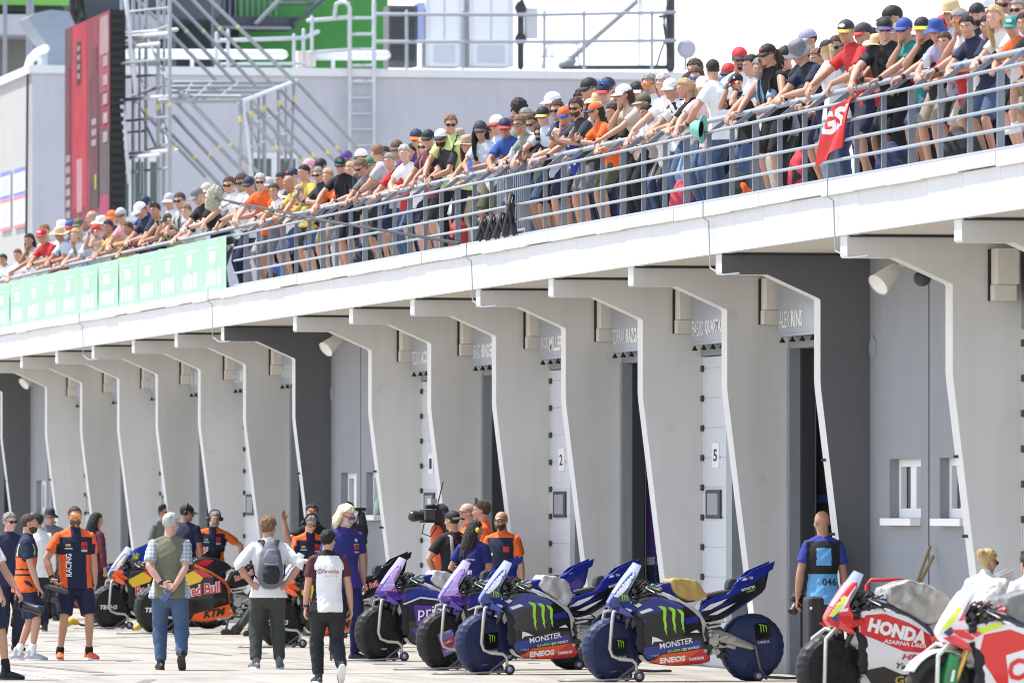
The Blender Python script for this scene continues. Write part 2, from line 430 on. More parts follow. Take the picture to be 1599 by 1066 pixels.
for i in range(len(fins) - 1):
    yn, ln_, pn = fins[i]; yf, lf_, pf = fins[i + 1]
    ya, yb = yn + FT, yf
    if lf_ == 0:      # window bay, smooth grey wall with two deep small windows
        w = MB(); Lw = L_WIN; D = .42
        zb, zt = kz(1.70), kz(2.47); jy = yb - .44 * (yb - ya)
        wins = [(yb - 1.02 * k2, yb - 2.62 * k2), (yb - 3.55 * k2, yb - 5.05 * k2)]
        segs = [(yb, wins[0][0]), (wins[0][1], wins[1][0]), (wins[1][1], ya)]
        for s0, s1 in segs:
            if s0 - s1 > .01: w.span((Lw, s1, 0), (Lw + D, s0, Z_TIPT - .003))
        for s0, s1 in wins:
            w.span((Lw, s1, 0), (Lw + D, s0, zb)); w.span((Lw, s1, zt), (Lw + D, s0, Z_TIPT - .003))
        part(w, 'facade_wall', wallgrey)
        jm_ = MB(); jm_.span((Lw - .006, wins[0][1] - .35, 0), (Lw - .001, wins[0][1] - .32, Z_TIPT - .05)); part(jm_, 'expansion_joint', darksteel)
        for s0, s1 in wins:
            fr = MB(); La = Lw + .10; t = .10
            fr.span((La, s1, zb + .001), (La + .06, s1 + t * 1.4, zt)); fr.span((La, s0 - t, zb + .001), (La + .06, s0, zt))
            fr.span((La, s1 + t * 1.4, zb + .001), (La + .06, s0 - t, zb + t)); fr.span((La, s1 + t * 1.4, zt - t * .8), (La + .06, s0 - t, zt))
            mid = (s0 + s1) / 2; fr.span((La - .01, mid - .12, zb + t), (La + .05, mid + .12, zt - t * .8))
            wo = part(fr, 'window', whitep)
            pn_ = MB(); pn_.span((La + .065, s1 + .02, zb + .02), (La + .08, s0 - .02, zt - .02)); part(pn_, 'pane', glassm, wo)
            cu = MB()
            for q in range(3): cu.tube([(La + .12, s0 - .3 - .13 * q, zb + .03), (La + .12, s0 - .3 - .13 * q, zt - .03)], .03, 6)
            part(cu, 'curtain', mat('beige', .8, 'cloth'), wo)
            sl_ = MB(); sl_.span((Lw - .11, s1 + .02, zb - .075), (Lw + .098, s0 - .02, zb - .002)); part(sl_, 'sill', whitep, wo)
        if i + 1 < 13:
            v = MB(); v.lathe([(.0, -.012), (.115, -.012), (.125, 0), (.125, .012)], (Lw - .010, yb - .16, kz(3.95)), Matrix.Rotation(PI / 2, 3, 'Y'), 18); part(v, 'wall_vent', wallgrey)
    else:
        w = MB(); w.span((L_DOOR, ya, kz(4.05)), (L_DOOR + .3, yb, Z_TIPT - .003)); part(w, 'lintel', wallgrey)
        closed = odd % 2 == 1; 
        if ln_ == 0 and i > 0 and False: pass
        w = MB()
        if closed:
            w.span((L_DOOR - .01, yb - .06, 0), (L_DOOR + .1, yb - .004, kz(4.05))); part(w, 'door_jamb', plaster)
            d0, d1 = yb - .07, yb - 1.45
            pz = 0; k = 0
            dm = MB(); ph = .345
            while pz < kz(4.0):
                zt_ = min(pz + ph, kz(4.04)); dm.span((L_DOOR - .005, d1, pz + .008), (L_DOOR + .04, d0, zt_ - .006)); pz += ph
            dm.span((L_DOOR + .005, d1, 0), (L_DOOR + .035, d0, kz(4.03)))
            dr = part(dm, 'garage_door', doorp)
            hg = MB(); pz = ph
            while pz < kz(4.0):
                hg.span((L_DOOR - .03, d0 - .12, pz - .035), (L_DOOR - .006, d0 - .02, pz + .035)); pz += ph
            part(hg, 'hinge', darksteel, dr)
            wf = MB(); zc = EYE + (HY - 786) / 142
            wf.span((L_DOOR - .03, d0 - 1.05, zc - .165), (L_DOOR - .006, d0 - .30, zc + .165)); wo = part(wf, 'door_window', darksteel, dr)
            wp = MB(); wp.span((L_DOOR - .034, d0 - .95, zc - .125), (L_DOOR - .031, d0 - .40, zc + .125)); part(wp, 'pane', mat((.30, .32, .34), .15), wo)
            if pf in door_no:
                zc2 = EYE + (HY - 706) / 142
                np_ = MB(); np_.span((L_DOOR - .02, d0 - .95, zc2 - .14), (L_DOOR - .006, d0 - .60, zc2 + .14)); no = part(np_, 'number_plate', whitep, dr)
                t = text_flat('lettering', door_no[pf], lambda u, v: (L_DOOR - .0225, d0 - .68 - u, zc2 - .07 + v), 0, 0, .19, .14, blackm, no, bold=.02)
            st = MB(); st.span((L_DOOR - .03, d1 - .30, 0), (L_DOOR + .15, d1 - .005, kz(4.03))); part(st, 'door_frame', steel)
            st = MB(); st.span((L_DOOR + .30, ya + .05, 0), (L_DOOR + .34, d1 - .31, kz(4.03))); part(st, 'dark_opening_sheet', innerm)  # near-black sheet stands in for the darkness of the open garage
        else:
            w.span((L_DOOR - .02, yb - .14, 0), (L_DOOR + .10, yb - .004, kz(4.05)))
            part(w, 'door_jamb', steel)
            w = MB(); w.span((L_DOOR + .101, yb - .20, 0), (L_DOOR + .24, yb - .004, kz(4.05))); w.tube([(L_DOOR + .26, yb - .21, 0), (L_DOOR + .26, yb - .21, kz(4.0))], .012, 6)
            part(w, 'door_rail', darksteel)
            w = MB(); w.span((L_DOOR - .02, ya + .01, 0), (L_DOOR + .2, ya + .35, kz(4.05))); part(w, 'door_frame', steel)
        odd += 1
    # partitions and back of the garages
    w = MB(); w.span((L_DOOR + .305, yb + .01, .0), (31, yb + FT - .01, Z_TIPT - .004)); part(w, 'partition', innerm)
    # white housings on the near face of the far fin and the name board
    if lf_ is not None and pf in sign_labels or pf == 1323 or pf == 1502:
        y = yb
        h = MB(); zt2, zm, zb2 = zz(4.88), zz(4.46), zz(4.27)
        h.span((L_DOOR - .38 * k2, y - .30, zm), (L_DOOR - .12 * k2, y - .003, zt2)); h.span((L_DOOR - .39 * k2, y - .20, zb2), (L_DOOR - .12 * k2, y - .003, zm - .004))
        part(h, 'shutter_housing', creamp)
        h = MB(); h.span((L_DOOR - .41 * k2, y - .04, zb2), (L_DOOR - .375 * k2, y - .003, zt2)); part(h, 'cable_conduit', blackm)

rub = mat((.20, .185, .165), .9, 'plaster', scale=2.0)
tm = MB(); r5 = random.Random(21)
for k in range(16):
    x = r5.uniform(9, 16.5); y = r5.uniform(62, 125); a_ = r5.uniform(-.5, .5); L_ = r5.uniform(4, 14); wd = r5.uniform(.04, .09); cv = r5.uniform(-.02, .02); n = 14
    pts = [Vector((x + math.sin(a_ + cv * i) * L_ * i / n, y + math.cos(a_ + cv * i) * L_ * i / n, .0035)) for i in range(n + 1)]
    vs = []
    for p in pts: vs += [p + Vector((-wd, 0, 0)), p + Vector((wd, 0, 0))]
    tm.add(vs, [(2 * i, 2 * i + 1, 2 * i + 3, 2 * i + 2) for i in range(n)])
for k in range(40):
    x = r5.uniform(8.5, 18); y = r5.uniform(62, 125); r_ = r5.uniform(.03, .22); tm.add([(x + r_ * r5.uniform(.7, 1.2) * math.cos(q), y + 2 * r_ * r5.uniform(.7, 1.2) * math.sin(q), .0045) for q in [2 * PI * i / 11 for i in range(11)]], [tuple(range(11))])
tag(tm.build('ground_marks', rub), kind='structure')
# ================================================================== name boards, floodlights, wires
def Q(px, py, y):
    """point of the plane at lane depth y that the photo shows at px, py"""
    a = (px - VPX) * CT / FPX
    L = a * y * CT / (1 - a * ST); F = y * CT + L * ST
    return Vector((L, y, EYE + (HY - py) * F / FPX))
for i in range(len(fins) - 1):
    yn, _, pn = fins[i]; yf, lf_, pf = fins[i + 1]
    if lf_ == 0 or pf not in sign_labels: continue
    L0 = LF + 1.93 * k2; ya = yn + FT + .4; yb = yf - .36
    if pf in (277, 210, 147, 90, 35, -17): yb = yf - .20
    zb, zt = zz(4.13), zz(4.78)
    s = MB(); s.span((L0, ya, zb), (L0 + .05, yb, zt)); s.span((L0 - .012, ya, zb - .03), (L0 + .06, yb + .01, zb - .002))
    root = s.build('name_board', sign_m); tag(root, sign_labels[pf], 'sign', 'grey name boards over the garage doors')
    me = root.data; off = Vector((L0, (ya + yb) / 2, zb)); a = coords(me); set_coords(me, a - np.array(off)); root.location = off
    bl = MB()
    k = 0
    y = yb - .16
    while y > ya:
        lb = MB(); lb.lathe([(.004, 0), (.034, -.055), (.034, -.062), (.0, -.062)], (0, y - off.y, -.032), None, 8); lb.build('downlight', blackm, root); y -= .48
    if pf in name_txt or True:
        fn, sn = name_txt.get({989: 1127, 864: 989, 750: 864, 647: 750, 551: 647, 463: 551}.get(pf), ('MAVERICK ', 'VINALES') if pf == 277 else ('ENEA ', 'BASTIANINI') if pf == 210 else (None, None))
        if fn:
            h = .18; u = .04; wl = .137
            for tx, bold in ((fn.strip(), -.004), (sn, .035)):
                w = wl * len(tx) * (.86 if not bold > 0 else 1.0)
                if u + w > yb - ya - .05: w = yb - ya - .06 - u
                text_flat('lettering', tx, lambda a, b, u=u: (-.004, yb - off.y - a, b), u, .07, w, h, board_txt, root, bold=bold)
                u += w + .09
        else:
            for u in (.06, .5, .85): 
                q = MB(); q.span((-.004, yb - off.y - u - .3, .09), (-.001, yb - off.y - u, .30)); q.build('worn_lettering', mat((.45, .47, .5), .5), root)
# floodlights under the fins by the window bays
for px, py, lab in ((1385, 432, 'cream cone floodlight under the fin above the nearest shuttered windows'), (519, 536, 'cream cone floodlight above the middle window bay'), (45, 592, 'small far floodlight above the leftmost window bay')):
    idx = [k for k, q in enumerate(fins) if q[1] == 0][{1385: 0, 519: 1, 45: 2}[px]]
    yn = fins[idx - 1][0]
    p = Q(px, py, yn + .46)
    e = empty('floodlight', p, 0, lab, 'floodlight', 'floodlights under the fins')
    d = Vector((-.50, -.25, -.40)).normalized(); M = d.to_track_quat('Z', 'Y').to_matrix()
    m = MB(); m.lathe([(.0, -.145), (.060, -.145), (.068, -.13), (.112, .125), (.120, .14), (.11, .142)], (0, 0, 0), M, 20); m.build('lamp_housing', creamp, e, True)
    m = MB(); m.lathe([(.0, .108), (.109, .138)], (0, 0, 0), M, 20); m.build('lens', mat((.75, .74, .68), .2), e, True)
    m = MB(); m.bar(-d * .12, -d * .12 + Vector((.14, 0, .10)), .04, .05); m.bar(-d * .12 + Vector((.14, 0, .08)), Vector((.30, 0, Z_TIPB - p.z - .02)) * .85, .03, .03); m.build('bracket', creamp, e)
    if px == 1385:
        q = Q(1440, 434, yn + .42); e2 = empty('camera_dome', q, 0, 'small dark round lamp under the nearest light fin', 'lamp')  # small dark lamp hung on a stem
        m = MB(); m.ell((0, 0, 0), (.09, .09, .08)); m.build('dome', darksteel, e2, True); m = MB(); m.tube([(0, 0, .05), (.02, 0, .28)], .018, 6); m.build('stem', darksteel, e2)
# thin lightning wires looped down from the fascia
for px, lab in ((1300, 'thin grey wire looping from the deck edge to the fin tip by the floodlight'), (1105, 'thin wire loop hanging beside the dark fin tip'), (735, 'thin wire loop hanging below the middle of the fascia'), (330, 'thin wire loop at the second dark fin tip'), (128, 'thin far wire loop left of the green banners end')):
    y = y_at(px, LF - .05)
    w = MB(); w.tube([(LF - .10, y, Z_DECK + .01), (LF - .10, y, Z_DECK - .16), (LF - .04, y, Z_DECK - .2), (LF - .04, y - .08, zz(4.86)), (LF + .0, y - .45, zz(4.76)), (LF + .08, y - .92, zz(4.765))], .009, 5)
    o = w.build('earth_wire', galv); tag(o, lab, 'wire')

# ================================================================== railing on the deck
RAILX = LF + .18
ra = y_at(1850, LF); rb = y_at(353, LF) 
rail = empty('deck_railing', (RAILX, 110, DECKZ), 0, 'long grey steel railing with five bars along the deck edge', 'railing')
ZR = DECKZ - .03
postm = mat((.20, .225, .255), .5, 'metal', .3)
def rpart(mb, name, mats, sm=False):
    o = mb.build(name, mats, rail, sm); o.location = -Vector(rail.location); return o
rend = Y1 - 50
y = ra; k = 0
SP = 1.10
while y < rb + .1:
    m = MB(); wd = .070 if k % 3 == 0 else .050
    m.bar((RAILX, y, ZR), (RAILX, y, ZR + .78), .028, wd, (1, 0, 0))
    m.bar((RAILX, y, ZR + .77), (RAILX + .22, y, ZR + .94), .026, .045, (1, 0, 0))
    rpart(m, 'post', postm); y += SP; k += 1
for q in (.045, .225, .41, .595, .775):
    m = MB(); m.tube([(RAILX - .045, ra - .5, ZR + q), (RAILX - .045, rb + .1, ZR + q)], .0175, 7); rpart(m, 'rail_bar', galv, True)
m = MB(); m.tube([(RAILX + .235, ra - .5, ZR + .955), (RAILX + .235, rend, ZR + .955)], .030, 8); rpart(m, 'handrail', galv, True)
m = MB()
m.tube([(RAILX, rb + .3, ZR + .80), (RAILX, rend, ZR + .80)], .02, 6); rpart(m, 'rail_bar', galv)
HANDX, HANDZ = RAILX + .235, ZR + .985

# green banners tied outside the far railing
bm_ = mat((.26, .55, .335), .5, 'cloth'); bw = mat((.50, .62, .55), .5, 'cloth')
xs = [357, 320, 284, 251, 220, 189, 156, 126, 98, 71, 44, 19, -6]
for i in range(len(xs) - 1):
    ya, yb = y_at(xs[i], LF + .08), y_at(xs[i + 1], LF + .08)
    m = MB(); n = 10; vs = []; fs = []
    zt = ZR + .82 - rnd.uniform(0, .03); zb = ZR - .06
    for r_ in range(7):
        for c in range(n + 1):
            t = c / n; vv = r_ / 6
            x = -.015 + .012 * math.sin(t * 9 + i) * math.sin(PI * vv) - .012 * math.sin(PI * t)
            vs.append((x, t * (yb - ya - .02) + .01, zb + (zt - zb) * vv - ZR - .02 * math.sin(PI * t) * (vv > .9)))
    for r_ in range(6):
        for c in range(n): fs.append((r_ * (n + 1) + c, r_ * (n + 1) + c + 1, (r_ + 1) * (n + 1) + c + 1, (r_ + 1) * (n + 1) + c))
    m.add(vs, fs); 
    m.add([(p[0] + .006, p[1], p[2]) for p in vs], fs)
    lab = ['green banner at the near end, touching the open railing', 'green banner second from the open railing', 'green banner under the man in the black shirt bending forward', 'green banner below the green capped onlooker taking a photo', 'green banner fifth from the open railing', 'green banner under the crossed bare forearms',
           'middle green banner with a dark seam beside it', 'green banner below the onlooker with raised elbows', 'green banner below the straw hat onlooker', 'green banner below the red capped onlooker', 'green banner below the dark haired woman with hand on cheek', 'leftmost green banner cut by the photo edge'][i]
    o = m.build('banner', bm_, None, True, (LF + .06, ya, ZR)); tag(o, lab, 'banner', 'pale green banners tied to the railing')
    W = yb - ya
    T = bvh(o.data); fm = lambda u, v: (-.3, W - u, v); di = (1, 0, 0)
    # worn white print: a headline, a block, and two lines of heavy lettering
    hh = zt - ZR
    for (u0, v0, u1, v1) in ((.16, .80, .80, .825), (.34, .52, .60, .74)):
        decal('print', [(W * u0, hh * v0), (W * u1, hh * v0), (W * u1, hh * v1), (W * u0, hh * v1)], fm, bw, o, T, di, .12)
    for q in range(4):
        u0 = .16 + q * .165
        decal('print', [(W * u0, hh * .12), (W * (u0 + .13), hh * .10), (W * (u0 + .14), hh * (.36 + .06 * (q % 2))), (W * u0, hh * .40)], fm, bw, o, T, di, .12)
    for q in range(5): decal('print', [(W * (.88), hh * (.2 + q * .09)), (W * .92, hh * (.2 + q * .09)), (W * .92, hh * (.25 + q * .09)), (W * .88, hh * (.25 + q * .09))], fm, bw, o, T, di, .12)

# ================================================================== the terminal behind the deck
YW = y_at(50, 26.0)
shadew = mat((.47, .47, .515), .9, 'plaster'); litw = mat((.40, .39, .38), .9, 'plaster'); capw = mat((.66, .67, .68), .6)  # wall render painted twice: cool shade tone in front, warm lit tone on sides
ZT = Q(300, 108, YW).z
def at0(name, loc, lab, cat, group=None): return empty(name, loc, 0, lab, cat, group)
def wp(mb, name, mats, root, sm=False):
    o = mb.build(name, mats, root, sm)
    off = Vector((0, 0, 0)); q = root
    while q is not None: off += Vector(q.location); q = q.parent
    o.location = -off if root.parent is None else (0, 0, 0)
    return o
tw = at0('terminal_building', (26, YW, 0), 'tall rendered building behind the spectators, front toned lavender as in shade, side wall as sunlit', 'building')
x1 = Q(1062, 108, YW).x
m = MB(); m.span((26, YW, 0), (x1, YW + 60, ZT - .15)); o = wp(m, 'wall', [shadew, litw], tw)
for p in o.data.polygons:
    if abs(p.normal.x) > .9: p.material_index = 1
m = MB(); m.span((25.9, YW - .12, ZT - .148), (x1 + .1, YW + 60.1, ZT + .06)); wp(m, 'parapet', capw, tw)
for (xa, ya_, xb, yb_, lab) in ((388, 238, 464, 330, 1), (180, 243, 250, 345, 2)):
    a = Q(xa, ya_, YW - .02); b = Q(xb, yb_, YW - .02)
    m = MB(); m.span((a.x, YW - .06, b.z), (b.x, YW - .003, a.z)); wi = wp(m, 'window', capw, tw)
    m = MB(); nb = 3 if lab == 2 else 2; wd = (b.x - a.x) / nb
    for q in range(nb): m.span((a.x + q * wd + .12, YW - .075, b.z + .1), (a.x + (q + 1) * wd - .05, YW - .062, a.z - .15))
    wp(m, 'pane', mat((.03, .07, .06), .1), wi)
m = MB(); m.tube([(25.93, YW + .3, ZT), (25.92, YW + .5, 9), (25.90, YW + .35, 5.8)], .035, 6); wp(m, 'cable', darksteel, tw)
for k, (pa, pb, lab) in enumerate(((40, 23, 'blue and red printed banner on the pale side wall, nearer of two'), (17, 2, 'blue and red printed banner on the pale side wall, farther of two'))):
    ya_, yb_ = y_at(pa, 25.97), y_at(pb, 25.97)
    zt, zb = z_at((pa + pb) / 2, 262 if k == 0 else 268, 25.97), z_at((pa + pb) / 2, 355 if k == 0 else 360, 25.97)
    o = MB().span((25.95, ya_, zb), (25.98, yb_, zt)).build('wall_banner', mat((.62, .63, .66), .6)); tag(o, lab, 'banner', 'printed banners on the pale wall')
    h = zt - zb
    for (q0, q1, c) in ((.93, 1, (.12, .16, .5)), (.54, .60, (.12, .16, .5)), (.48, .53, (.6, .15, .18)), (.0, .06, (.6, .15, .18))):
        MB().span((25.942, ya_ + .05, zb + h * q0), (25.948, yb_ - .05, zb + h * q1)).build('printed_stripe', mat(c, .6), o)
    for (q0, q1, c) in ((.64, .88, (.42, .46, .66)), (.12, .42, (.68, .44, .46))):
        for j in range(4):
            yy = ya_ + (yb_ - ya_) * (.15 + .19 * j); MB().span((25.942, yy, zb + h * q0), (25.948, yy + (yb_ - ya_) * .11, zb + h * q1)).build('printed_letters', mat(c, .6), o)
# roof plant
YR = YW + 1.2
white_m = mat((.78, .80, .83), .4, 'paint')
def tube_thing(name, lab, cat, runs, mats, group=None):
    """runs: (part name, radius, [(px, py, y), ...])"""
    base = Q(*runs[0][2][0]); e = at0(name, base, lab, cat, group)
    for pn, r, pts in runs:
        m = MB(); m.tube([Q(*p) for p in pts], r, 8); wp(m, pn, mats[pn] if isinstance(mats, dict) else mats, e, True)
    return e
tube_thing('roof_pipe', 'fat white insulated pipe running along the roof edge', 'pipe', [('pipe', .13, [(150, 84, YR), (442, 85, YR)]), ('pipe', .13, [(490, 86, YR), (603, 86, YR)]), ('pipe_support', .05, [(300, 88, YR), (300, 106, YR)]), ('pipe_support', .05, [(520, 88, YR), (520, 106, YR)])], white_m)
o = MB(); a = Q(462, 80, YR); b = Q(490, 105, YR); o.span((a.x, YR - .3, b.z), (b.x, YR + .3, a.z)); tag(o.build('duct_box', mat((.7, .6, .52), .7)), 'small beige box between the two lengths of roof pipe', 'duct')
gl = mat((.50, .53, .56), .4, 'metal', .3)
tube_thing('roof_railing', 'short pale guard rail on the roof left of the ladder', 'railing', [('rail', .05, [(340, 63, YW + .3), (475, 59, YW + .3), (497, 49, YW + 1)]), ('rail', .04, [(345, 100, YW + .3), (478, 99, YW + .3)]), ('post', .045, [(338, 52, YW + .3), (338, 104, YW + .3)]), ('post', .045, [(356, 48, YW + .3), (356, 104, YW + .3)]), ('post', .045, [(459, 55, YW + .3), (459, 104, YW + .3)]), ('post', .045, [(474, 47, YW + .4), (474, 104, YW + .4)])], gl)
tube_thing('roof_railing', 'pale guard rail joining the ladder top on its left', 'railing', [('rail', .05, [(481, 32, YW + .2), (543, 27, YW + .2)]), ('rail', .05, [(481, 82, YW + .2), (543, 78, YW + .2)]), ('post', .045, [(487, 27, YW + .2), (487, 104, YW + .2)])], gl)
tube_thing('roof_railing', 'long grey guard rail across the roof in front of the white cabinets', 'railing', [('rail', .045, [(588, 22, YW + .2), (850, 23, YW + .2), (1055, 19, YW + .2)]), ('rail', .045, [(588, 65, YW + .2), (850, 65, YW + .2), (1055, 63, YW + .2)])] + [('post', .045, [(x, 18, YW + .25), (x, 106, YW + .25)]) for x in (635, 722, 850, 912, 1018)], galv)
tube_thing('roof_ladder', 'white steel ladder with a bent hoop top fixed to the grey building', 'ladder', [('stile', .055, [(546, 240, YW - .25), (546, 12, YW - .25), (543, 5, YW - .25), (534, 2, YW - .1), (525, 6, YW + .1), (522, 27, YW + .2)]), ('stile', .055, [(584, 240, YW - .25), (584, 3, YW - .25)])] + [('rung', .038, [(546, y, YW - .25), (584, y, YW - .25)]) for y in (28, 53, 77, 102, 127, 152, 177, 201, 226)], gl)
def roof_box(name, lab, x0, y0, x1_, y1, mat_, depth=.8, extra=None, cat='cabinet', yy=None):
    yy = yy or YR
    a = Q(x0, y0, yy); b = Q(x1_, y1, yy); m = MB(); m.span((a.x, yy, b.z), (b.x, yy + depth, a.z))
    e = at0(name, (a.x, yy, b.z), lab, cat); wp(m, 'casing', mat_, e)
    if extra: extra(e, a, b, yy)
    return e
def louvres(e, a, b, yy):
    for k in range(8):
        z = b.z + (a.z - b.z) * (.1 + .105 * k); m = MB(); m.span((a.x + .06, yy - .06, z), (b.x - .08, yy - .003, z + .16)); wp(m, 'louvre', darksteel, e)
roof_box('air_conditioner', 'black louvred cooling unit standing on the roof right of the ladder', 607, 8, 652, 104, mat((.10, .10, .11), .5), .8, louvres, 'air conditioner')
def seams(e, a, b, yy):
    for t in (0, 1): m = MB(); x = a.x + (b.x - a.x) * (.02 + .96 * t); m.span((x - .05, yy - .05, b.z), (x + .05, yy - .003, a.z)); wp(m, 'frame_post', capw, e)
    m = MB(); m.span((a.x + .2, yy - .03, b.z + .1), (b.x - .2, yy - .004, b.z + .55)); wp(m, 'vent_grille', mat((.55, .58, .62), .5), e)
    m = MB(); m.span(((a.x + b.x) / 2 - .01, yy - .012, b.z + .6), ((a.x + b.x) / 2 + .01, yy - .004, a.z)); wp(m, 'door_joint', galv, e)
roof_box('plant_cabinet', 'white roof cabinet beside the black cooling unit', 666, -60, 722, 104, white_m, 1.2, seams); roof_box('plant_cabinet', 'white roof cabinet beside the slim dark mast', 734, -60, 800, 104, white_m, 1.2, seams)
tag(roof_box('blue_drum', 'narrow pale blue tarpaulin bundle between cooling unit and cabinet', 651, 4, 663, 66, mat((.35, .40, .66), .7, 'cloth'), .4), None, 'tarpaulin')
tube_thing('roof_mast', 'slim dark flanged mast carrying a grey box', 'mast', [('pole', .085, [(813, 104, YR), (813, 12, YR)]), ('flange', .16, [(813, 62, YR), (813, 60, YR)]), ('flange', .16, [(813, 14, YR), (813, 11, YR)]), ('cap', .06, [(815, 6, YR), (815, 2, YR)])], darksteel)
roof_box('junction_box', 'pale grey equipment box behind the slim dark mast', 822, 12, 840, 60, mat((.55, .56, .58), .5), .3, None, 'box')
tube_thing('roof_mast', 'thick grey mast wrapped in cables at the right roof end', 'mast', [('pole', .12, [(1047, 106, YR), (1047, -20, YR)]), ('cable', .03, [(1036, 24, YR - .1), (1040, 60, YR - .2), (1032, 80, YR - .1), (1026, 100, YR)]), ('cable', .025, [(1042, 5, YR - .2), (1036, 40, YR - .2), (1044, 90, YR - .2)]), ('base', .06, [(880, 105, YR), (1050, 105, YR)]), ('cross_arm', .04, [(1030, 26, YR), (1050, 24, YR)])], darksteel)
tube_thing('roof_brace', 'long slanting grey brace over the right roof end', 'brace', [('strut', .075, [(884, 98, YR + .3), (1003, -6, YR + .3)]), ('foot', .12, [(878, 102, YR + .3), (893, 96, YR + .3)])], mat((.25, .26, .28), .5, 'metal'))
tube_thing('roof_frame', 'thin pale step frame on the roof left of the slanting brace', 'frame', [('rail', .03, [(850, 68, YR + .5), (905, 68, YR + .5)]), ('rail', .03, [(845, 88, YR + .5), (900, 87, YR + .5)]), ('leg', .03, [(858, 66, YR + .5), (846, 106, YR + .5)]), ('leg', .03, [(862, 66, YR + .5), (862, 106, YR + .5)]), ('leg', .03, [(900, 66, YR + .5), (906, 106, YR + .5)])], capw)
tube_thing('antenna_pole', 'pair of thin pale poles by the mast', 'pole', [('pole', .04, [(998, 106, YR), (998, -10, YR)]), ('pole', .025, [(1004, 106, YR), (1002, -10, YR)])], mat((.62, .63, .65), .5))
p = Q(1072, 76, YR); e = at0('dish_antenna', p, 'pale round dish antenna on a short pole at the roof end', 'antenna')
m = MB(); m.lathe([(0, .10), (.14, .09), (.24, .04), (.26, 0), (.24, -.02), (0, -.03)], p, Matrix.Rotation(PI / 2, 3, 'X'), 28); wp(m, 'dish', mat((.42, .42, .50), .5), e, True)
m = MB(); m.tube([p + Vector((0, .1, -.1)), p + Vector((0, .15, -.52))], .04, 8); wp(m, 'stem', galv, e)
# green building and dark stair behind the roof
YG = YW + 26
grn = mat((.04, .21, .035), .7, 'plaster'); dk = mat((.045, .055, .07), .6); mid = mat((.20, .22, .25), .6)
gb = at0('green_building', Q(450, 120, YG), 'bright green building behind the roof with an outside steel stair', 'building')
def gbox(name, x0, y0, x1_, y1, mt, y=None, d=8): 
    y = y or YG; a = Q(x0, y0, y); b = Q(x1_, y1, y); m = MB(); m.span((a.x, y, b.z), (b.x, y + d, a.z)); return wp(m, name, mt, gb)
gbox('wall', 375, -40, 606, 190, grn)
gbox('wall', 245, -40, 374, 190, dk, YG + .5)
for x in (262, 333): gbox('column', x, -40, x + 13, 150, mid, YG - 1.2, .4)
gbox('landing', 345, 25, 462, 44, dk, YG - 2, 1.6); gbox('landing_edge', 345, 40, 455, 46, mid, YG - 2.1, .09)
m = MB(); m.bar(Q(398, 38, YG - 2.2), Q(450, -14, YG - 2.2), .08, .55, (0, 1, 0)); wp(m, 'stringer', mid, gb)
m = MB(); m.bar(Q(455, 40, YG - 2.0), Q(512, -8, YG - 2.0), .10, .75, (0, 1, 0)); wp(m, 'stringer', dk, gb)
for k in range(10): m = MB(); x = 350 + k * 9; m.bar(Q(x, 26, YG - 2), Q(x, -10, YG - 2), .03, .03); wp(m, 'baluster', mid, gb)
for x in (430, 455, 480): gbox('stair_tread', x, 2, x + 26, 6, mid, YG - 1.9, .8)
# pale building and grey hood at far left
YL = YW + 18
lb = at0('office_building', Q(20, 130, YL), 'pale far building with green roof edge and shaded undercroft at the top left', 'building')
def lbox(name, x0, y0, x1_, y1, mt, y=YL, d=6): a = Q(x0, y0, y); b = Q(x1_, y1, y); m = MB(); m.span((a.x, y, b.z), (b.x, y + d, a.z)); return wp(m, name, mt, lb)
lbox('roof_edge', -120, -30, 108, 8, mat((.14, .36, .06), .6), YL - .6); lbox('window_band', -120, 8.3, 100, 20, dk); lbox('wall', -120, 20.3, 110, 55, mat((.42, .43, .46), .8, 'plaster'), YL - .3)
lbox('lower_wall', -120, 55.4, 250, 150, mat((.20, .19, .17), .9, 'plaster'), YL + 2)
for x in (8, 47): m = MB(); m.tube([Q(x, -10, YL - 1.5), Q(x, 120, YL - 1.5)], .06 if x == 8 else .11, 8); wp(m, 'downpipe', mid, lb)
lbox('roof_deck', 110, -40, 330, 30, dk, YL + 3); lbox('wall_panel', 172, 22, 262, 60, mat((.36, .37, .40), .8), YL + 2.5, .3)
hood = [(44, 27), (56, 20), (80, 15), (108, 18), (118, 40), (118, 105), (74, 105), (74, 82), (72, 66), (56, 46)]
pts = [Q(x, y, YW + 2) for x, y in hood]
m = MB(); m.prism([(p.x, p.z) for p in pts], lambda u, v, d: (u, d, v), YW + 2, YW + 4); e = at0('air_hood', pts[5], 'grey sheet metal air hood curving above the left roof corner', 'hood'); wp(m, 'casing', mat((.24, .29, .35), .5, 'metal', .2), e)
m = MB(); m.tube([Q(44, 105, YW + 1.5), Q(48, 92, YW + 1.5), Q(58, 82, YW + 1.5), Q(71, 76, YW + 1.5)], .11, 8); wp(m, 'elbow_pipe', white_m, e, True)
m = MB(); m.tube([Q(50, 92, YW + 1.6), Q(62, 92, YW + 1.6), Q(62, 105, YW + 1.6)], .07, 8); wp(m, 'elbow_pipe', white_m, e, True)

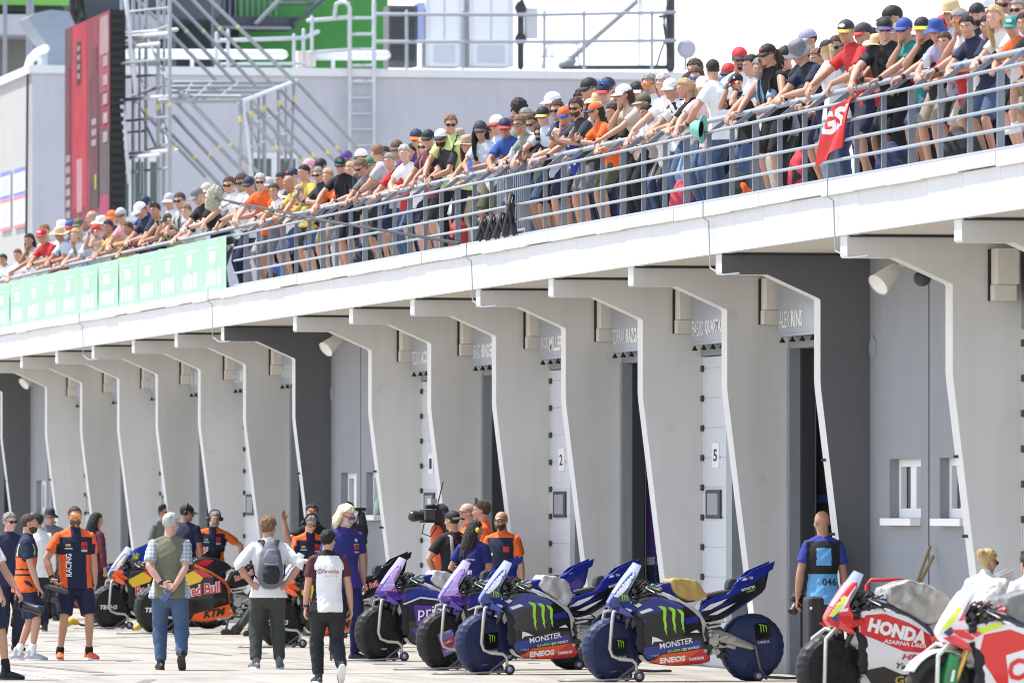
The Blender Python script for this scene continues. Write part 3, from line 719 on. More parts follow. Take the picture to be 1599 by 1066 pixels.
# ================================================================== video board and scaffold
LB = 24.6
ya, yb = y_at(172, LB), y_at(102, LB)
zt, zb = z_at(172, 15, LB), z_at(172, 345, LB)
def screen(c, s=.10):
    c = tuple(v * .45 for v in c)
    k = ('scr', c)
    if k in MATS: return MATS[k]
    m, N, L, b = new_mat('screen'); b.inputs['Base Color'].default_value = c + (1,); b.inputs['Emission Color'].default_value = c + (1,); b.inputs['Emission Strength'].default_value = s; b.inputs['Roughness'].default_value = .9; b.inputs['Specular IOR Level'].default_value = .1
    tc = N.new('ShaderNodeTexCoord'); nz = N.new('ShaderNodeTexNoise'); nz.inputs['Scale'].default_value = 1.4; nz.inputs['Detail'].default_value = 4; L.new(tc.outputs['Object'], nz.inputs['Vector'])
    mx = N.new('ShaderNodeMix'); mx.data_type = 'RGBA'; mx.inputs['A'].default_value = tuple(v * .7 for v in c) + (1,); mx.inputs['B'].default_value = tuple(min(1, v * 1.25 + .01) for v in c) + (1,)
    L.new(nz.outputs['Fac'], mx.inputs['Factor']); L.new(mx.outputs['Result'], b.inputs['Emission Color']); L.new(mx.outputs['Result'], b.inputs['Base Color'])
    MATS[k] = m; return m
vb = at0('video_board', (LB, ya, zb), 'tall red video board with dark edge beside the scaffold', 'screen')
m = MB(); m.span((LB, ya, zb), (LB + .35, yb, zt)); wp(m, 'cabinet', blackm, vb)
for k in range(26):
    z = zb + (zt - zb) * (k + .3) / 26; m = MB(); m.span((LB + .02, ya - .06, z), (LB + .3, ya - .002, z + .10)); wp(m, 'edge_clip', blackm, vb)
def pan(u0, v0, u1, v1, c, lay=1, nm='screen_area'):
    """u from the near end (0) to the far end (1)"""
    m = MB(); W = yb - ya; H_ = zt - zb
    m.span((LB - .006 * lay - .004, ya + W * u0, zb + H_ * v0), (LB - .006 * lay, ya + W * u1, zb + H_ * v1)); return wp(m, nm, screen(c), vb)
pan(0, 0, 1, 1, (.40, .10, .13)); pan(.72, .02, .83, .99, (.55, .10, .13), 2) if False else None
pan(.50, .10, .83, .995, (.66, .09, .12), 2); pan(.84, 0, .995, .99, (.22, .13, .15), 2); pan(.86, .3, .92, .8, (.34, .06, .09), 3)
pan(.02, .62, .22, .99, (.50, .16, .2), 2); pan(.02, .80, .2, .98, (.60, .42, .45), 3); pan(.22, .08, .44, .72, (.17, .12, .13), 2); pan(.26, .2, .40, .85, (.26, .10, .12), 3); pan(.0, .02, .24, .44, (.20, .17, .18), 2); pan(.02, .0, .2, .13, (.62, .12, .24), 3)
pan(.62, .70, .72, .91, (.13, .08, .09), 3); pan(.6, .08, .72, .34, (.70, .40, .44), 3)
for k in range(4): pan(.64, .73 + .045 * k, .70, .755 + .045 * k, (.5, .38, .4), 4, 'letter'); 
for k in range(6): pan(.86, .34 - .055 * k, .96, .375 - .055 * k, (.55, .42, .45), 4, 'letter')
for k in range(5): pan(.03, .38 + .09 * k, .13, .43 + .09 * k, (.62, .46, .5), 4, 'letter')
for k in range(3): pan(.28, .38 + .05 * k, .38, .41 + .05 * k, (.55, .45, .5), 4, 'letter')
pan(.28, .17, .31, .24, (.6, .7, .1), 4, 'letter')
galt = mat((.30, .32, .335), .45, 'metal', .25); whit = mat((.56, .57, .59), .4, 'metal', .1); yel = mat((.62, .55, .14), .6); sc_y = y_at(268, 25.6)
def scaff(name, lab, runs, cat='scaffold'):
    base = Q(*runs[0][2][0]); e = at0(name, Vector((base.x, base.y, DECKZ)), lab, cat)
    for pn, r, pts in runs:
        m = MB(); m.tube([Q(*p) for p in pts], r, 7); wp(m, pn, yel if pn == 'coupler' else whit if pn == 'tube' else galt, e, True)
    return e
Y5 = [sc_y + 2.6 * k for k in range(5)]
run = []
for x, y in zip((265, 247, 228, 208, 190), Y5): run.append(('upright', .045, [(x, -20, y), (x, 330, y)]))
for yp, w_ in ((51, 0), (57, 1), (73, 2), (154, 0), (239, 0), (246, 2)):
    run.append(('tube', .046, [(176, yp + 3, Y5[2]), (276 - 14 * w_, yp - 5, Y5[0] + .2)]))
for p in ([(186, 70, Y5[3]), (265, 40, Y5[0])], [(208, 149, Y5[3]), (268, 130, Y5[0])], [(230, 236, Y5[2]), (268, 223, Y5[0])]): run.append(('ledger', .045, p))
run.append(('tube', .055, [(196, -10, Y5[1]), (206, 95, Y5[1]), (212, 145, Y5[1])])); run.append(('tube', .055, [(190, 158, Y5[1]), (202, 285, Y5[1])]))
for a_, b_, k in (((326, -2), (462, 130), 0), ((299, -2), (424, 130), 1), ((270, 0), (398, 132), 2), ((243, -2), (366, 128), 3), ((215, 0), (338, 126), 4)):
    run.append(('brace', .045, [a_ + (Y5[k],), b_ + (Y5[k],)])); t = .33 + .02 * k; run.append(('coupler', .048, [(a_[0] + (b_[0] - a_[0]) * t - 1.2, a_[1] + (b_[1] - a_[1]) * t - 1.2, Y5[k]), (a_[0] + (b_[0] - a_[0]) * t + 1.2, a_[1] + (b_[1] - a_[1]) * t + 1.2, Y5[k])]))
for a_, b_, k in (((284, 145), (420, 288), 0), ((274, 158), (395, 285), 1), ((271, 181), (370, 290), 2), ((250, 190), (345, 290), 3), ((215, 165), (320, 275), 4)):
    run.append(('brace', .045, [a_ + (Y5[k],), b_ + (Y5[k],)])); t = .56; run.append(('coupler', .048, [(a_[0] + (b_[0] - a_[0]) * t - 1.2, a_[1] + (b_[1] - a_[1]) * t - 1.2, Y5[k]), (a_[0] + (b_[0] - a_[0]) * t + 1.2, a_[1] + (b_[1] - a_[1]) * t + 1.2, Y5[k])]))
for (x, y), k in zip(((265, 158), (247, 163), (228, 170)), range(3)): run.append(('coupler', .046, [(x, y, Y5[k]), (x, y + 8, Y5[k])]))
for k_, (p0, p1, d_) in enumerate((((176, 100, 1), (262, 92, 0), 0), ((178, 122, 2), (250, 116, 1), 0), ((180, 190, 2), (264, 182, 0), 0), ((182, 208, 3), (228, 204, 2), 0), ((190, 270, 4), (264, 262, 0), 0), ((186, 20, 3), (262, 12, 0), 0), ((190, 60, 4), (228, 140, 2), 0), ((208, 150, 3), (247, 236, 1), 0), ((228, 55, 2), (264, 130, 0), 0), ((247, 160, 1), (264, 236, 0), 0), ((218, -20, 2), (218, 300, 2), 0), ((256, -20, 1), (256, 320, 1), 0))):
    run.append(('brace', .032, [(p0[0], p0[1], Y5[p0[2]] + .4), (p1[0], p1[1], Y5[p1[2]] + .4)]))
scaff('scaffold_tower', 'grey tube scaffold tower holding the red video board', run)
run = []
Y6 = [sc_y + 2.4 * k for k in range(5)]
for k, (xa, xb, yp) in enumerate(((250, 376, 157), (266, 394, 150), (268, 414, 143), (270, 436, 136), (272, 460, 129))):
    run.append(('ledger', .05, [(xa, yp, Y6[k]), (xb, yp, Y6[k])]))
    run.append(('coupler', .046, [(xa + 30 + k * 20, yp, Y6[k]), (xa + 34 + k * 20, yp, Y6[k])]))
    run.append(('upright', .042, [(xb - 1, yp + 1, Y6[k]), (xb - 1 - (6 if k == 4 else 0), 300, Y6[k])])); run.append(('coupler', .046, [(xb - 1, yp + 24 - k, Y6[k]), (xb - 1, yp + 33 - k, Y6[k])]))
run.append(('tube', .048, [(372, 160, Y6[0]), (462, 126, Y6[4])])); run.append(('tube', .05, [(380, 162, Y6[0]), (393, 280, Y6[0])]))
for a_, b_, k in (((439, 142), (540, 245), 4), ((439, 166), (522, 250), 3), ((418, 170), (500, 255), 2), ((398, 172), (486, 262), 1), ((376, 168), (440, 240), 0)):
    run.append(('brace', .042, [a_ + (Y6[k],), b_ + (Y6[k],)])); t = .86; run.append(('coupler', .046, [(a_[0] + (b_[0] - a_[0]) * t - 2, a_[1] + (b_[1] - a_[1]) * t - 2, Y6[k]), (a_[0] + (b_[0] - a_[0]) * t + 2, a_[1] + (b_[1] - a_[1]) * t + 2, Y6[k])]))
run.append(('brace', .05, [(465, 129, Y6[4]), (562, 234, Y6[4] + 1)]))
for (xa, ya2, ka), (xb, yb2, kb) in (((376, 200, 0), (458, 168, 4)), ((376, 235, 0), (456, 205, 4)), ((266, 150, 1), (376, 150, 0)), ((300, 157, 0), (330, 129, 4)), ((335, 157, 0), (372, 129, 4)), ((284, 157, 0), (300, 130, 4)), ((404, 150, 2), (404, 285, 2)), ((446, 134, 4), (446, 250, 4)), ((376, 160, 0), (414, 250, 2)), ((394, 155, 1), (452, 240, 4))):
    run.append(('ledger', .032, [(xa, ya2, Y6[ka] + .3), (xb, yb2, Y6[kb] + .3)]))
scaff('scaffold_platform', 'scaffold platform frame with slanted braces left of the ladder', run)
# cables bundle above the board
o = tube_thing('cable_bundle', 'black cable bundle hanging above the video board', 'cable', [('cable', .07, [(112, -10, YW + .5), (114, 20, YW + .5), (120, 32, YW + .5), (124, 10, YW + .5), (121, -10, YW + .5)]), ('cable', .05, [(128, -10, YW + .5), (132, 20, YW + .5), (136, 30, YW + .5)])], blackm)
# ================================================================== people
def Rz(d): return Matrix.Rotation(R(d), 3, 'Z')
def Rx(d): return Matrix.Rotation(R(d), 3, 'X')
def Ry(d): return Matrix.Rotation(R(d), 3, 'Y')
V = Vector
def ik(a, t, l1, l2, hint):
    d = t - a; D = d.length
    if D > (l1 + l2) * .998: t = a + d.normalized() * (l1 + l2) * .998; d = t - a; D = d.length
    if D < abs(l1 - l2) + .02: D = abs(l1 - l2) + .02
    u = d.normalized(); x = (l1 * l1 - l2 * l2 + D * D) / (2 * D); h = math.sqrt(max(0, l1 * l1 - x * x))
    p = V(hint) - u * V(hint).dot(u)
    if p.length < 1e-4: p = V((0, .1, 1)) - u * u.z
    return a + u * x + p.normalized() * h, t
class Body:
    """skeleton of a standing figure 1.78 m tall facing -Y; right hand on the -X side"""
    def __init__(s, hip=(0, 0, .93), lean=3, side=0, twist=0, head=(0, 4, 0), hands=None, feet=None, elbows=None, knees=None, handdir=None, palm=None, curl=(28, 28), female=False, belly=0, wide=1.0, headfwd=.02):
        s.female = female; s.belly = belly; s.wide = wide
        p = V(hip); s.hip = p.copy(); s.spine = [(p.copy(), Rz(twist * .2) @ Rx(lean * .25) @ Ry(side * .2))]
        n = 11
        for i in range(1, n + 1):
            f = min(1, .25 + .75 * i / 7); M = Rz(twist * (.2 + .8 * i / n)) @ Rx(lean * f) @ Ry(side * f)
            p = p + M @ V((0, 0, .05)); s.spine.append((p.copy(), M))
        s.chest = M; s.sh = {}
        sp = s.at(.475)
        for k, sg in (('R', -1), ('L', 1)): s.sh[k] = sp + M @ V((sg * .178 * wide * (.92 if female else 1), .0, 0))
        nb = s.at(.53); s.neck = nb
        hy, hp, hr = head; Mh = Rz(hy) @ Rx(hp) @ Ry(hr); s.Mh = Mh
        nd = (M @ V((0, 0, 1)) * .55 + Mh @ V((0, 0, 1)) * .25 + V((0, 0, .35))).normalized()
        s.headp = nb + nd * .185 + (Mh @ V((0, -1, 0))) * headfwd
        s.H = Matrix.Translation(s.headp) @ Mh.to_4x4()
        hands = hands or {}; elbows = elbows or {}; s.el = {}; s.wr = {}; s.hd = {}; s.pn = {}
        handdir = handdir or {}; palm = palm or {}
        for i, (k, sg) in enumerate((('R', -1), ('L', 1))):
            t = hands.get(k, (sg * .27, -.03, .80))
            if callable(t): t = t(s)
            e, wv = ik(s.sh[k], V(t), .285, .255, elbows.get(k, (sg * .7, .6, -.5))); s.el[k] = e; s.wr[k] = wv
            d = V(handdir[k]) if k in handdir else (wv - e); s.hd[k] = d.normalized()
            n_ = V(palm[k]) if k in palm else V((-sg, 0, 0))
            n_ = n_ - s.hd[k] * n_.dot(s.hd[k]); s.pn[k] = n_.normalized() if n_.length > .01 else V((0, 1, 0))
        s.curl = {'R': curl[0], 'L': curl[1]}
        feet = feet or {}; knees = knees or {}; s.hj = {}; s.kn = {}; s.an = {}; s.fy = {}; s.fp = {}
        M0 = s.spine[0][1]
        for k, sg in (('R', -1), ('L', 1)):
            ft = feet.get(k, (sg * .105, .0, .085, sg * 12, 0))
            s.hj[k] = s.hip + Rz(twist * .2) @ V((sg * .088 * wide, 0, -.03)); s.kn[k], s.an[k] = ik(s.hj[k], V(ft[:3]), .425, .42, knees.get(k, (sg * .12, -1, 0)))
            s.fy[k] = ft[3] if len(ft) > 3 else sg * 12; s.fp[k] = ft[4] if len(ft) > 4 else 0
    def at(s, d):
        i = min(int(d / .05), len(s.spine) - 2); f = d / .05 - i
        return s.spine[i][0].lerp(s.spine[i + 1][0], f) if f <= 1 else s.spine[i + 1][0] + s.spine[i + 1][1] @ V((0, 0, d - .05 * (i + 1)))
    def mat_at(s, d): return s.spine[max(0, min(len(s.spine) - 1, int(round(d / .05))))][1]
    def torso(s, mb, infl, d0, d1, hem=0.0, flat=0):
        f = s.female; W = s.wide; b = s.belly
        tab = [(-.14, .180, .118), (-.08, .182 if f else .176, .122), (0, .172 if f else .164, .120 + b * .4), (.08, .150 if f else .158, .112 + b * .9), (.15, .132 if f else .150, .104 + b), (.24, .142 if f else .160, .110 + b * .7), (.34, .160 if f else .178, .124 if f else .122 + b * .2), (.42, .165 if f else .186, .112), (.475, .150 if f else .168, .092), (.52, .100, .074), (.56, .062, .062)]
        pts = []; rad = []
        ds = [d0] + [t[0] for t in tab if d0 + .015 < t[0] < d1 - .015] + [d1]
        for d in ds:
            for a_, b_ in zip(tab, tab[1:]):
                if a_[0] <= d <= b_[0]: t = (d - a_[0]) / (b_[0] - a_[0]); rx = a_[1] + (b_[1] - a_[1]) * t; ry = a_[2] + (b_[2] - a_[2]) * t; break
            else: rx, ry = (tab[0][1:] if d < 0 else tab[-1][1:])
            c = s.at(d) if d >= 0 else s.hip + s.spine[0][1] @ V((0, 0, d))
            c = c + s.mat_at(max(0, d)) @ V((0, -.35 * b if -.02 < d < .3 else 0, 0))
            ex = infl + (hem * max(0, (.12 - d) / .25))
            pts.append(c); rad.append((rx * W + ex, ry + ex))
        mb.tube(pts, rad, 16, ref=s.chest @ V((0, -1, 0)), flat=flat)
        if d1 > .5:
            for k in 'RL': mb.tube([s.at(.535), s.at(.50).lerp(s.sh[k], .55) + s.chest @ V((0, 0, .012)), s.sh[k] + s.chest @ V((0, 0, -.004))], [.060 + infl * .6, .056 + infl * .7, .050 + infl * .6], 10)
    def arm(s, mb, k, infl, frac):
        """frac: 0..1 upper arm, 1..2 forearm"""
        th = .92 if s.female else 1.0
        S, E, Wv = s.sh[k], s.el[k], s.wr[k]
        inner = s.at(.45) + (S - s.at(.475)) * .45
        pts = [inner, S, S.lerp(E, .3), S.lerp(E, .62), E, E.lerp(Wv, .3), E.lerp(Wv, .7), Wv]; rr = [.056, .055, .052, .048, .042, .045, .036, .028]
        ts = [-1, 0, .3, .62, 1, 1.3, 1.7, 2]
        P_ = []; Q_ = []
        for i, t in enumerate(ts):
            if t <= frac + 1e-6: P_.append(pts[i]); Q_.append(rr[i] * th + (infl if t >= 0 else infl * .5) + (infl * .35 if frac < 1.5 and t > .4 else 0))
            else:
                f = (frac - ts[i - 1]) / (t - ts[i - 1]); P_.append(pts[i - 1].lerp(pts[i], f)); Q_.append((rr[i - 1] + (rr[i] - rr[i - 1]) * f) * th + infl * (1.35 if frac < 1.5 else 1)); break
        mb.tube(P_, Q_, 10, flat=(frac < 2))
    def leg(s, mb, k, infl, frac, flare=0.0):
        h, kn, an = s.hj[k], s.kn[k], s.an[k]
        top = h + V((0, 0, .05))
        pts = [top, h.lerp(kn, .12), h.lerp(kn, .5), h.lerp(kn, .85), kn, kn.lerp(an, .25), kn.lerp(an, .62), an]; rr = [.085, .094, .078, .061, .056, .058, .044, .037]; ts = [0, .12, .5, .85, 1, 1.25, 1.62, 2]
        P_ = []; Q_ = []
        for i, t in enumerate(ts):
            e = infl + flare * max(0, min(1, t))
            if t <= frac + 1e-6: P_.append(pts[i]); Q_.append(rr[i] + e)
            else:
                f = (frac - ts[i - 1]) / (t - ts[i - 1]); P_.append(pts[i - 1].lerp(pts[i], f)); Q_.append(rr[i - 1] + (rr[i] - rr[i - 1]) * f + infl + flare * min(1, frac)); break
        mb.tube(P_, Q_, 12, flat=(frac < 2))
    def foot_pts(s, k):
        Mf = Rz(s.fy[k]) @ Rx(-s.fp[k] * -1)
        return s.an[k], Mf
    def hand(s, mb, k, fat=1.0):
        sg = -1 if k == 'R' else 1
        w_, d, n_ = s.wr[k], s.hd[k], s.pn[k]; t = d.cross(n_) * (1 if k == 'R' else -1); c = s.curl[k]; g = .93 if s.female else 1.0
        mb.tube([w_ - d * .012, w_ + d * .03 * g, w_ + d * .07 * g, w_ + d * .095 * g], [(.029, .021), (.036 * g, .017), (.041 * g, .0155), (.039 * g, .013)], 10, ref=n_)
        for j, (o, ln_) in enumerate(((.033, .072), (.011, .081), (-.012, .075), (-.034, .059))):
            p = w_ + d * (.088 + (-.004 if j in (0, 3) else .003)) * g + t * o * g; cd = d; pts = [p]; cj = c * (1 + .08 * j)
            fan = t * (o * 1.2)
            for q, fr in enumerate((.42, .32, .26)):
                ax = t * (-1 if k == 'R' else 1)
                ang = R(cj * (q + 1) if q else cj * .7)
                dirv = (d * math.cos(ang) + n_ * math.sin(ang) + fan).normalized()
                p = p + dirv * ln_ * fr * g; pts.append(p)
            mb.tube(pts, [.0093 * fat, .0088 * fat, .0082 * fat, .0072 * fat], 7)
        p = w_ + d * .026 * g + t * .026 * g + n_ * .006; d1 = (d * .70 + t * .62 + n_ * (.25 + .01 * c)).normalized(); d2 = (d * .92 + t * .20 + n_ * (.25 + .012 * c)).normalized()
        mb.tube([p - d1 * .012, p + d1 * .034 * g, p + d1 * .034 * g + d2 * .03 * g, p + d1 * .034 * g + d2 * .052 * g], [.0135, .0115 * fat, .0100 * fat, .0082 * fat], 7)
    def headpieces(s, mb):
        H = s.H; M3 = H.to_3x3(); f = .95 if s.female else 1.0
        def e(c, r): mb.ell(H @ V(c), r, M3, 16, 11)
        def t(p, r, n=8): mb.tube([H @ V(q) for q in p], r, n, ref=M3 @ V((0, -1, 0)))
        e((0, .012, .028), (.074 * f, .094, .086)); e((0, -.022, -.022), (.064 * f, .070, .080)); e((0, -.034, -.072), (.047 * f, .052, .040)); e((0, -.077, -.097), (.020, .017, .017))
        e((-.036, -.068, -.022), (.022, .020, .022)); e((.036, -.068, -.022), (.022, .020, .022))
        t([(0, -.084, .018), (0, -.098, -.006), (0, -.112, -.027)], [(.009, .010), (.010, .011), (.013, .010)]); e((-.011, -.094, -.033), (.008, .009, .006)); e((.011, -.094, -.033), (.008, .009, .006))
        t([(-.045, -.074, .026), (-.018, -.087, .028), (.018, -.087, .028), (.045, -.074, .026)], [.007, .010, .010, .007])
        for sg in (-1, 1): e((sg * .075 * f, .014, -.006), (.010, .020, .031))
        t([(-.022, -.083, -.058), (0, -.091, -.056), (.022, -.083, -.058)], [.005, .0065, .005], 6); t([(-.019, -.082, -.067), (0, -.090, -.068), (.019, -.082, -.067)], [.005, .0070, .005], 6)
        nr = .050 if s.female else .060
        mb.tube([s.at(.47), s.neck, s.neck.lerp(H @ V((0, .018, -.05)), .5), H @ V((0, .015, -.045))], [nr * 1.25, nr * 1.05, nr, nr * .96], 12)
    def shoe(s, k, high=.0):
        a, M = s.foot_pts(k); mb = MB(); pitch = Rx(s.fp[k]); M = Rz(s.fy[k]) @ pitch
        def q(x, y, z): return a + M @ V((x, y, z))
        mb.tube([q(0, .070, -.048), q(0, .045, -.040), q(0, -.03, -.036), q(0, -.10, -.046), q(0, -.150, -.056), q(0, -.182, -.060)], [(.030, .034), (.036, .044), (.041, .048), (.047, .038), (.044, .028), (.030, .020)], 12, ref=M @ V((0, 0, 1)))
        mb.tube([q(0, .015, .035 + high), q(0, .012, 0), q(0, .005, -.04)], [.046, .047, .044], 12)
        sole = MB(); pl = []
        for ang in range(0, 360, 20):
            c_, s_ = math.cos(R(ang)), math.sin(R(ang)); pl.append((.050 * c_ * (1 if s_ < 0 else .85), -.055 + .142 * s_ * -1))
        sole.prism(pl, lambda u, v, d: q(u, v, d), -.085, -.060)
        return mb, sole
def body_mesh(B, voxel=.010, sm=2, fat=1.0):
    mb = MB(); B.torso(mb, 0, -.10, .545)
    for k in 'RL':
        B.arm(mb, k, 0, 2); B.hand(mb, k, fat); B.leg(mb, k, -.004, 2)
        a = B.an[k]; M = Rz(B.fy[k]) @ Rx(B.fp[k]); mb.tube([a, a + M @ V((0, -.02, -.05)), a + M @ V((0, -.14, -.062))], [.036, .034, .022], 8)
    B.headpieces(mb)
    me = remesh(mb, voxel, sm, .45, 'body')
    me.materials.append(None); me.materials.append(None)
    Hi = B.H.inverted(); c = centers(me)
    A = np.array(Hi.to_3x3()); hc = c @ A.T + np.array(Hi.translation)
    lips = (hc[:, 1] < -.075) & (hc[:, 2] < -.053) & (hc[:, 2] > -.073) & (abs(hc[:, 0]) < .023)
    idx = np.zeros(len(c), dtype=np.int32); idx[lips] = 1; me.polygons.foreach_set('material_index', idx)
    return me
def shirt_mesh(B, kind='tee', voxel=.013, infl=.014, seed=0):
    mb = MB(); lo = {'tuck': .00, 'polo': -.11, 'tee': -.12, 'long': -.12, 'roll': -.10, 'tank': -.05, 'vest': -.12, 'crop': .05}.get(kind, -.08)
    B.torso(mb, infl, lo, .535, .040 if kind in ('tee', 'vest', 'long', 'polo', 'roll') else .012, 2)
    if kind not in ('tank', 'vest'):
        for k in 'RL': B.arm(mb, k, infl, {'long': 1.93, 'roll': 1.12}.get(kind, .66))
    else:
        for k in 'RL': mb.tube([B.at(.45) + (B.sh[k] - B.at(.475)) * .3, B.at(.45) + (B.sh[k] - B.at(.475)) * .85], [.075, .058], 10)
    if kind in ('polo', 'long', 'roll', 'tuck'):
        n = B.neck; H = B.H; up = (B.H @ V((0, .02, -.07)) - n).normalized(); f = B.chest @ V((0, -1, 0))
        mb.tube([n - up * .01, n + up * .035], [.080, .072], 14)
    me = remesh(mb, voxel, 4, .5, 'shirt'); folds(me, .007, seed); me.materials.append(None)
    return me
def pants_mesh(B, kind='long', voxel=.015, infl=.014, seed=0):
    mb = MB(); B.torso(mb, infl * .5, -.10, .075, 0, 1)
    for k in 'RL': B.leg(mb, k, infl, {'long': 1.95, 'shorts': .93, 'short': .55, 'skirt': .5}[kind], {'long': .010, 'shorts': .020, 'short': .012, 'skirt': .02}[kind])
    me = remesh(mb, voxel, 4, .5, 'trousers'); folds(me, .008, seed + 3); me.materials.append(None)
    return me

# ------------------------------------------------------------------ things on heads, built once in head space
def shell(mb, c, r, keep, n=34, k=22, amp=0, sc=40, seed=0, mi=0):
    vs = []; ok = []; fs = []
    for j in range(k + 1):
        t = PI * j / k
        for i in range(n):
            a = 2 * PI * i / n; d = V((math.sin(t) * math.cos(a), math.sin(t) * math.sin(a), math.cos(t)))
            am = 1 + amp * noise.noise(d * sc * .1 + V((seed, 0, seed))) + amp * .6 * noise.noise(d * sc * .3 + V((seed, 5, 0)))
            p = V((c[0] + r[0] * d.x * am, c[1] + r[1] * d.y * am, c[2] + r[2] * d.z * am)); vs.append(p); ok.append(keep(p))
    for j in range(k):
        for i in range(n):
            q = (j * n + i, (j + 1) * n + i, (j + 1) * n + (i + 1) % n, j * n + (i + 1) % n)
            if sum(ok[x] for x in q) >= 3: fs.append(q)
    used = sorted({x for q in fs for x in q}); mp = {x: i for i, x in enumerate(used)}
    mb.add([vs[x] for x in used], [tuple(mp[x] for x in q) for q in fs], mi)
def hairline(p):
    x, y, z = p
    if y < -.045: return z > .072
    if y < .0: return z > .020 + (-.0 - y) * 1.0
    if y < .035: return z > -.028
    return z > -.075
HM = {}
def solid(me, t):
    o = bpy.data.objects.new('t', me); md = o.modifiers.new('s', 'SOLIDIFY'); md.thickness = t; md.offset = -1
    out = evaluated(o); bpy.data.objects.remove(o)
    out.polygons.foreach_set('use_smooth', [True] * len(out.polygons)); out.materials.clear(); return out
def hm(kind):
    if kind in HM: return HM[kind]
    mb = MB(); slots = 1
    if kind in ('short', 'buzz', 'messy', 'curly', 'ring', 'under'):
        g = {'short': .008, 'buzz': .003, 'messy': .016, 'curly': .018, 'ring': .005, 'under': .002}[kind]; am = {'short': .11, 'buzz': .012, 'messy': .20, 'curly': .17, 'ring': .03, 'under': .02}[kind]
        kp = hairline if kind not in ('ring', 'under') else (lambda p: hairline(p) and p.z < .055)
        shell(mb, (0, .014, .030), (.077 + g, .097 + g, .088 + g * 1.1), kp, 40, 26, am, {'curly': 75, 'messy': 45}.get(kind, 30)); me = solid(mb.mesh('hair'), .012)
    elif kind in ('long', 'pony', 'bun', 'blondbig', 'wavy', 'long_u', 'pony_u', 'bun_u'):
        und = kind.endswith('_u'); kind = kind.replace('_u', ''); g = -.001 if und else .024 if kind == 'blondbig' else .012
        shell(mb, (0, .014, .030), (.077 + g, .097 + g, .088 + g), (lambda p: hairline(p) and p.z < .05) if und else hairline, 36, 24, .02 if und else .08, 30); me0 = solid(mb.mesh('h'), .016)
        m2 = MB(); bm_ = [tuple(v.co) for v in me0.vertices]; m2.add(bm_, [tuple(p.vertices) for p in me0.polygons])
        if kind in ('long', 'wavy', 'blondbig'):
            L_ = {'long': .36, 'wavy': .30, 'blondbig': .13}[kind]; rr = random.Random(3)
            for i in range(15):
                a = R(-60 + 300 * i / 14 - 60); x, y = .080 * math.cos(a), .016 + .088 * math.sin(a)
                if y < (.005 if kind != 'blondbig' else -.03): continue
                L2 = L_ * rr.uniform(.85, 1.05); o = 1.22 if kind == 'blondbig' else 1.06
                pts = [(x * .93, y, .03), (x * o, y * o, -.06), (x * (o + .03) + rr.uniform(-.01, .01), y * 1.05 + .012, -.06 - L2 * .5), (x * .95 + rr.uniform(-.012, .012), y * .9 + .02, -.06 - L2)]
                m2.tube(pts, [.024, .030 if kind != 'blondbig' else .036, .024, .012], 8)
        if kind == 'pony':
            m2.tube([(0, .10, .03), (0, .135, .025), (0, .150, -.05), (0, .145, -.16), (0.01, .13, -.25)], [.020, .032, .036, .028, .010], 10)
        if kind == 'bun': m2.ell((0, .125, .055), (.045, .042, .045))
        me = remesh(m2, .009, 2, .4, 'hair'); wrinkle(me, .006, 38, 2); kind += '_u' if und else ''
    elif kind == 'beard':
        shell(mb, (0, -.030, -.060), (.064, .068, .060), lambda p: p.y < .012 and p.z < -.030 - max(0, (.02 + p.y)) * -.0 and not (p.z > -.048 and abs(p.x) < .018) and (p.z < -.040 or abs(p.x) > .045), 34, 22, .05, 60); me = solid(mb.mesh('beard'), .01)
    elif kind == 'goatee':
        mb.ell((0, -.078, -.090), (.026, .020, .022)); mb.tube([(-.026, -.083, -.066), (-.020, -.094, -.046), (0, -.099, -.043), (.020, -.094, -.046), (.026, -.083, -.066)], .0065, 6); me = remesh(mb, .006, 2, .4, 'beard')
    elif kind in ('cap', 'capback'):
        shell(mb, (0, .010, .036), (.086, .106, .092), lambda p: p.z > .030, 36, 20); me0 = solid(mb.mesh('c'), .006)
        m2 = MB(); m2.add([tuple(v.co) for v in me0.vertices], [tuple(p.vertices) for p in me0.polygons]); m2.ell((0, .010, .128), (.008, .008, .004), None, 8, 4)
        vs = []; fs = []; n = 13; k = 6
        for sd in (0, -.006):
            for j in range(k):
                for i in range(n):
                    a = R(-66 + 132 * i / (n - 1)); q = j / (k - 1); ex = .078 * q * (math.cos(a * 1.15) ** .5 if abs(a) < R(74) else 0)
                    x = math.sin(a) * (.083 + ex * .12); y = .008 - math.cos(a) * (.103) - ex; vs.append((x, y, .040 + sd - .020 * q - 2.2 * x * x * (.4 + .6 * q)))
        for sd in (0, 1):
            for j in range(k - 1):
                for i in range(n - 1): o = sd * n * k; fs.append((o + j * n + i, o + j * n + i + 1, o + (j + 1) * n + i + 1, o + (j + 1) * n + i))
        for i in range(n - 1): a_ = (k - 1) * n + i; fs.append((a_, a_ + 1, a_ + 1 + n * k, a_ + n * k))
        m2.add(vs, fs, 1); me = auto_smooth(m2.mesh('cap'), 50); slots = 2
        if kind == 'capback':
            a = coords(me); a[:, 0] *= -1; a[:, 1] = .02 - a[:, 1]; set_coords(me, a)
    elif kind in ('bucket', 'straw'):
        br = {'bucket': (.135, -.03), 'straw': (.175, .002)}[kind]
        mb.lathe([(.0, .128), (.05, .127), (.074, .118), (.084, .085), (.090, .040), (.092, .030), (br[0], .026 + br[1]), (br[0] + .004, .020 + br[1]), (br[0], .018 + br[1]), (.086, .022)], (0, .010, 0), None, 30)
        a = MB(); a.v = [(x * .97, (y - .01) * 1.16 + .01, z + (.012 * math.sin(3 * math.atan2(y, x)) if math.hypot(x, y) > .1 else 0)) for x, y, z in mb.v]; a.f = mb.f; a.m = mb.m
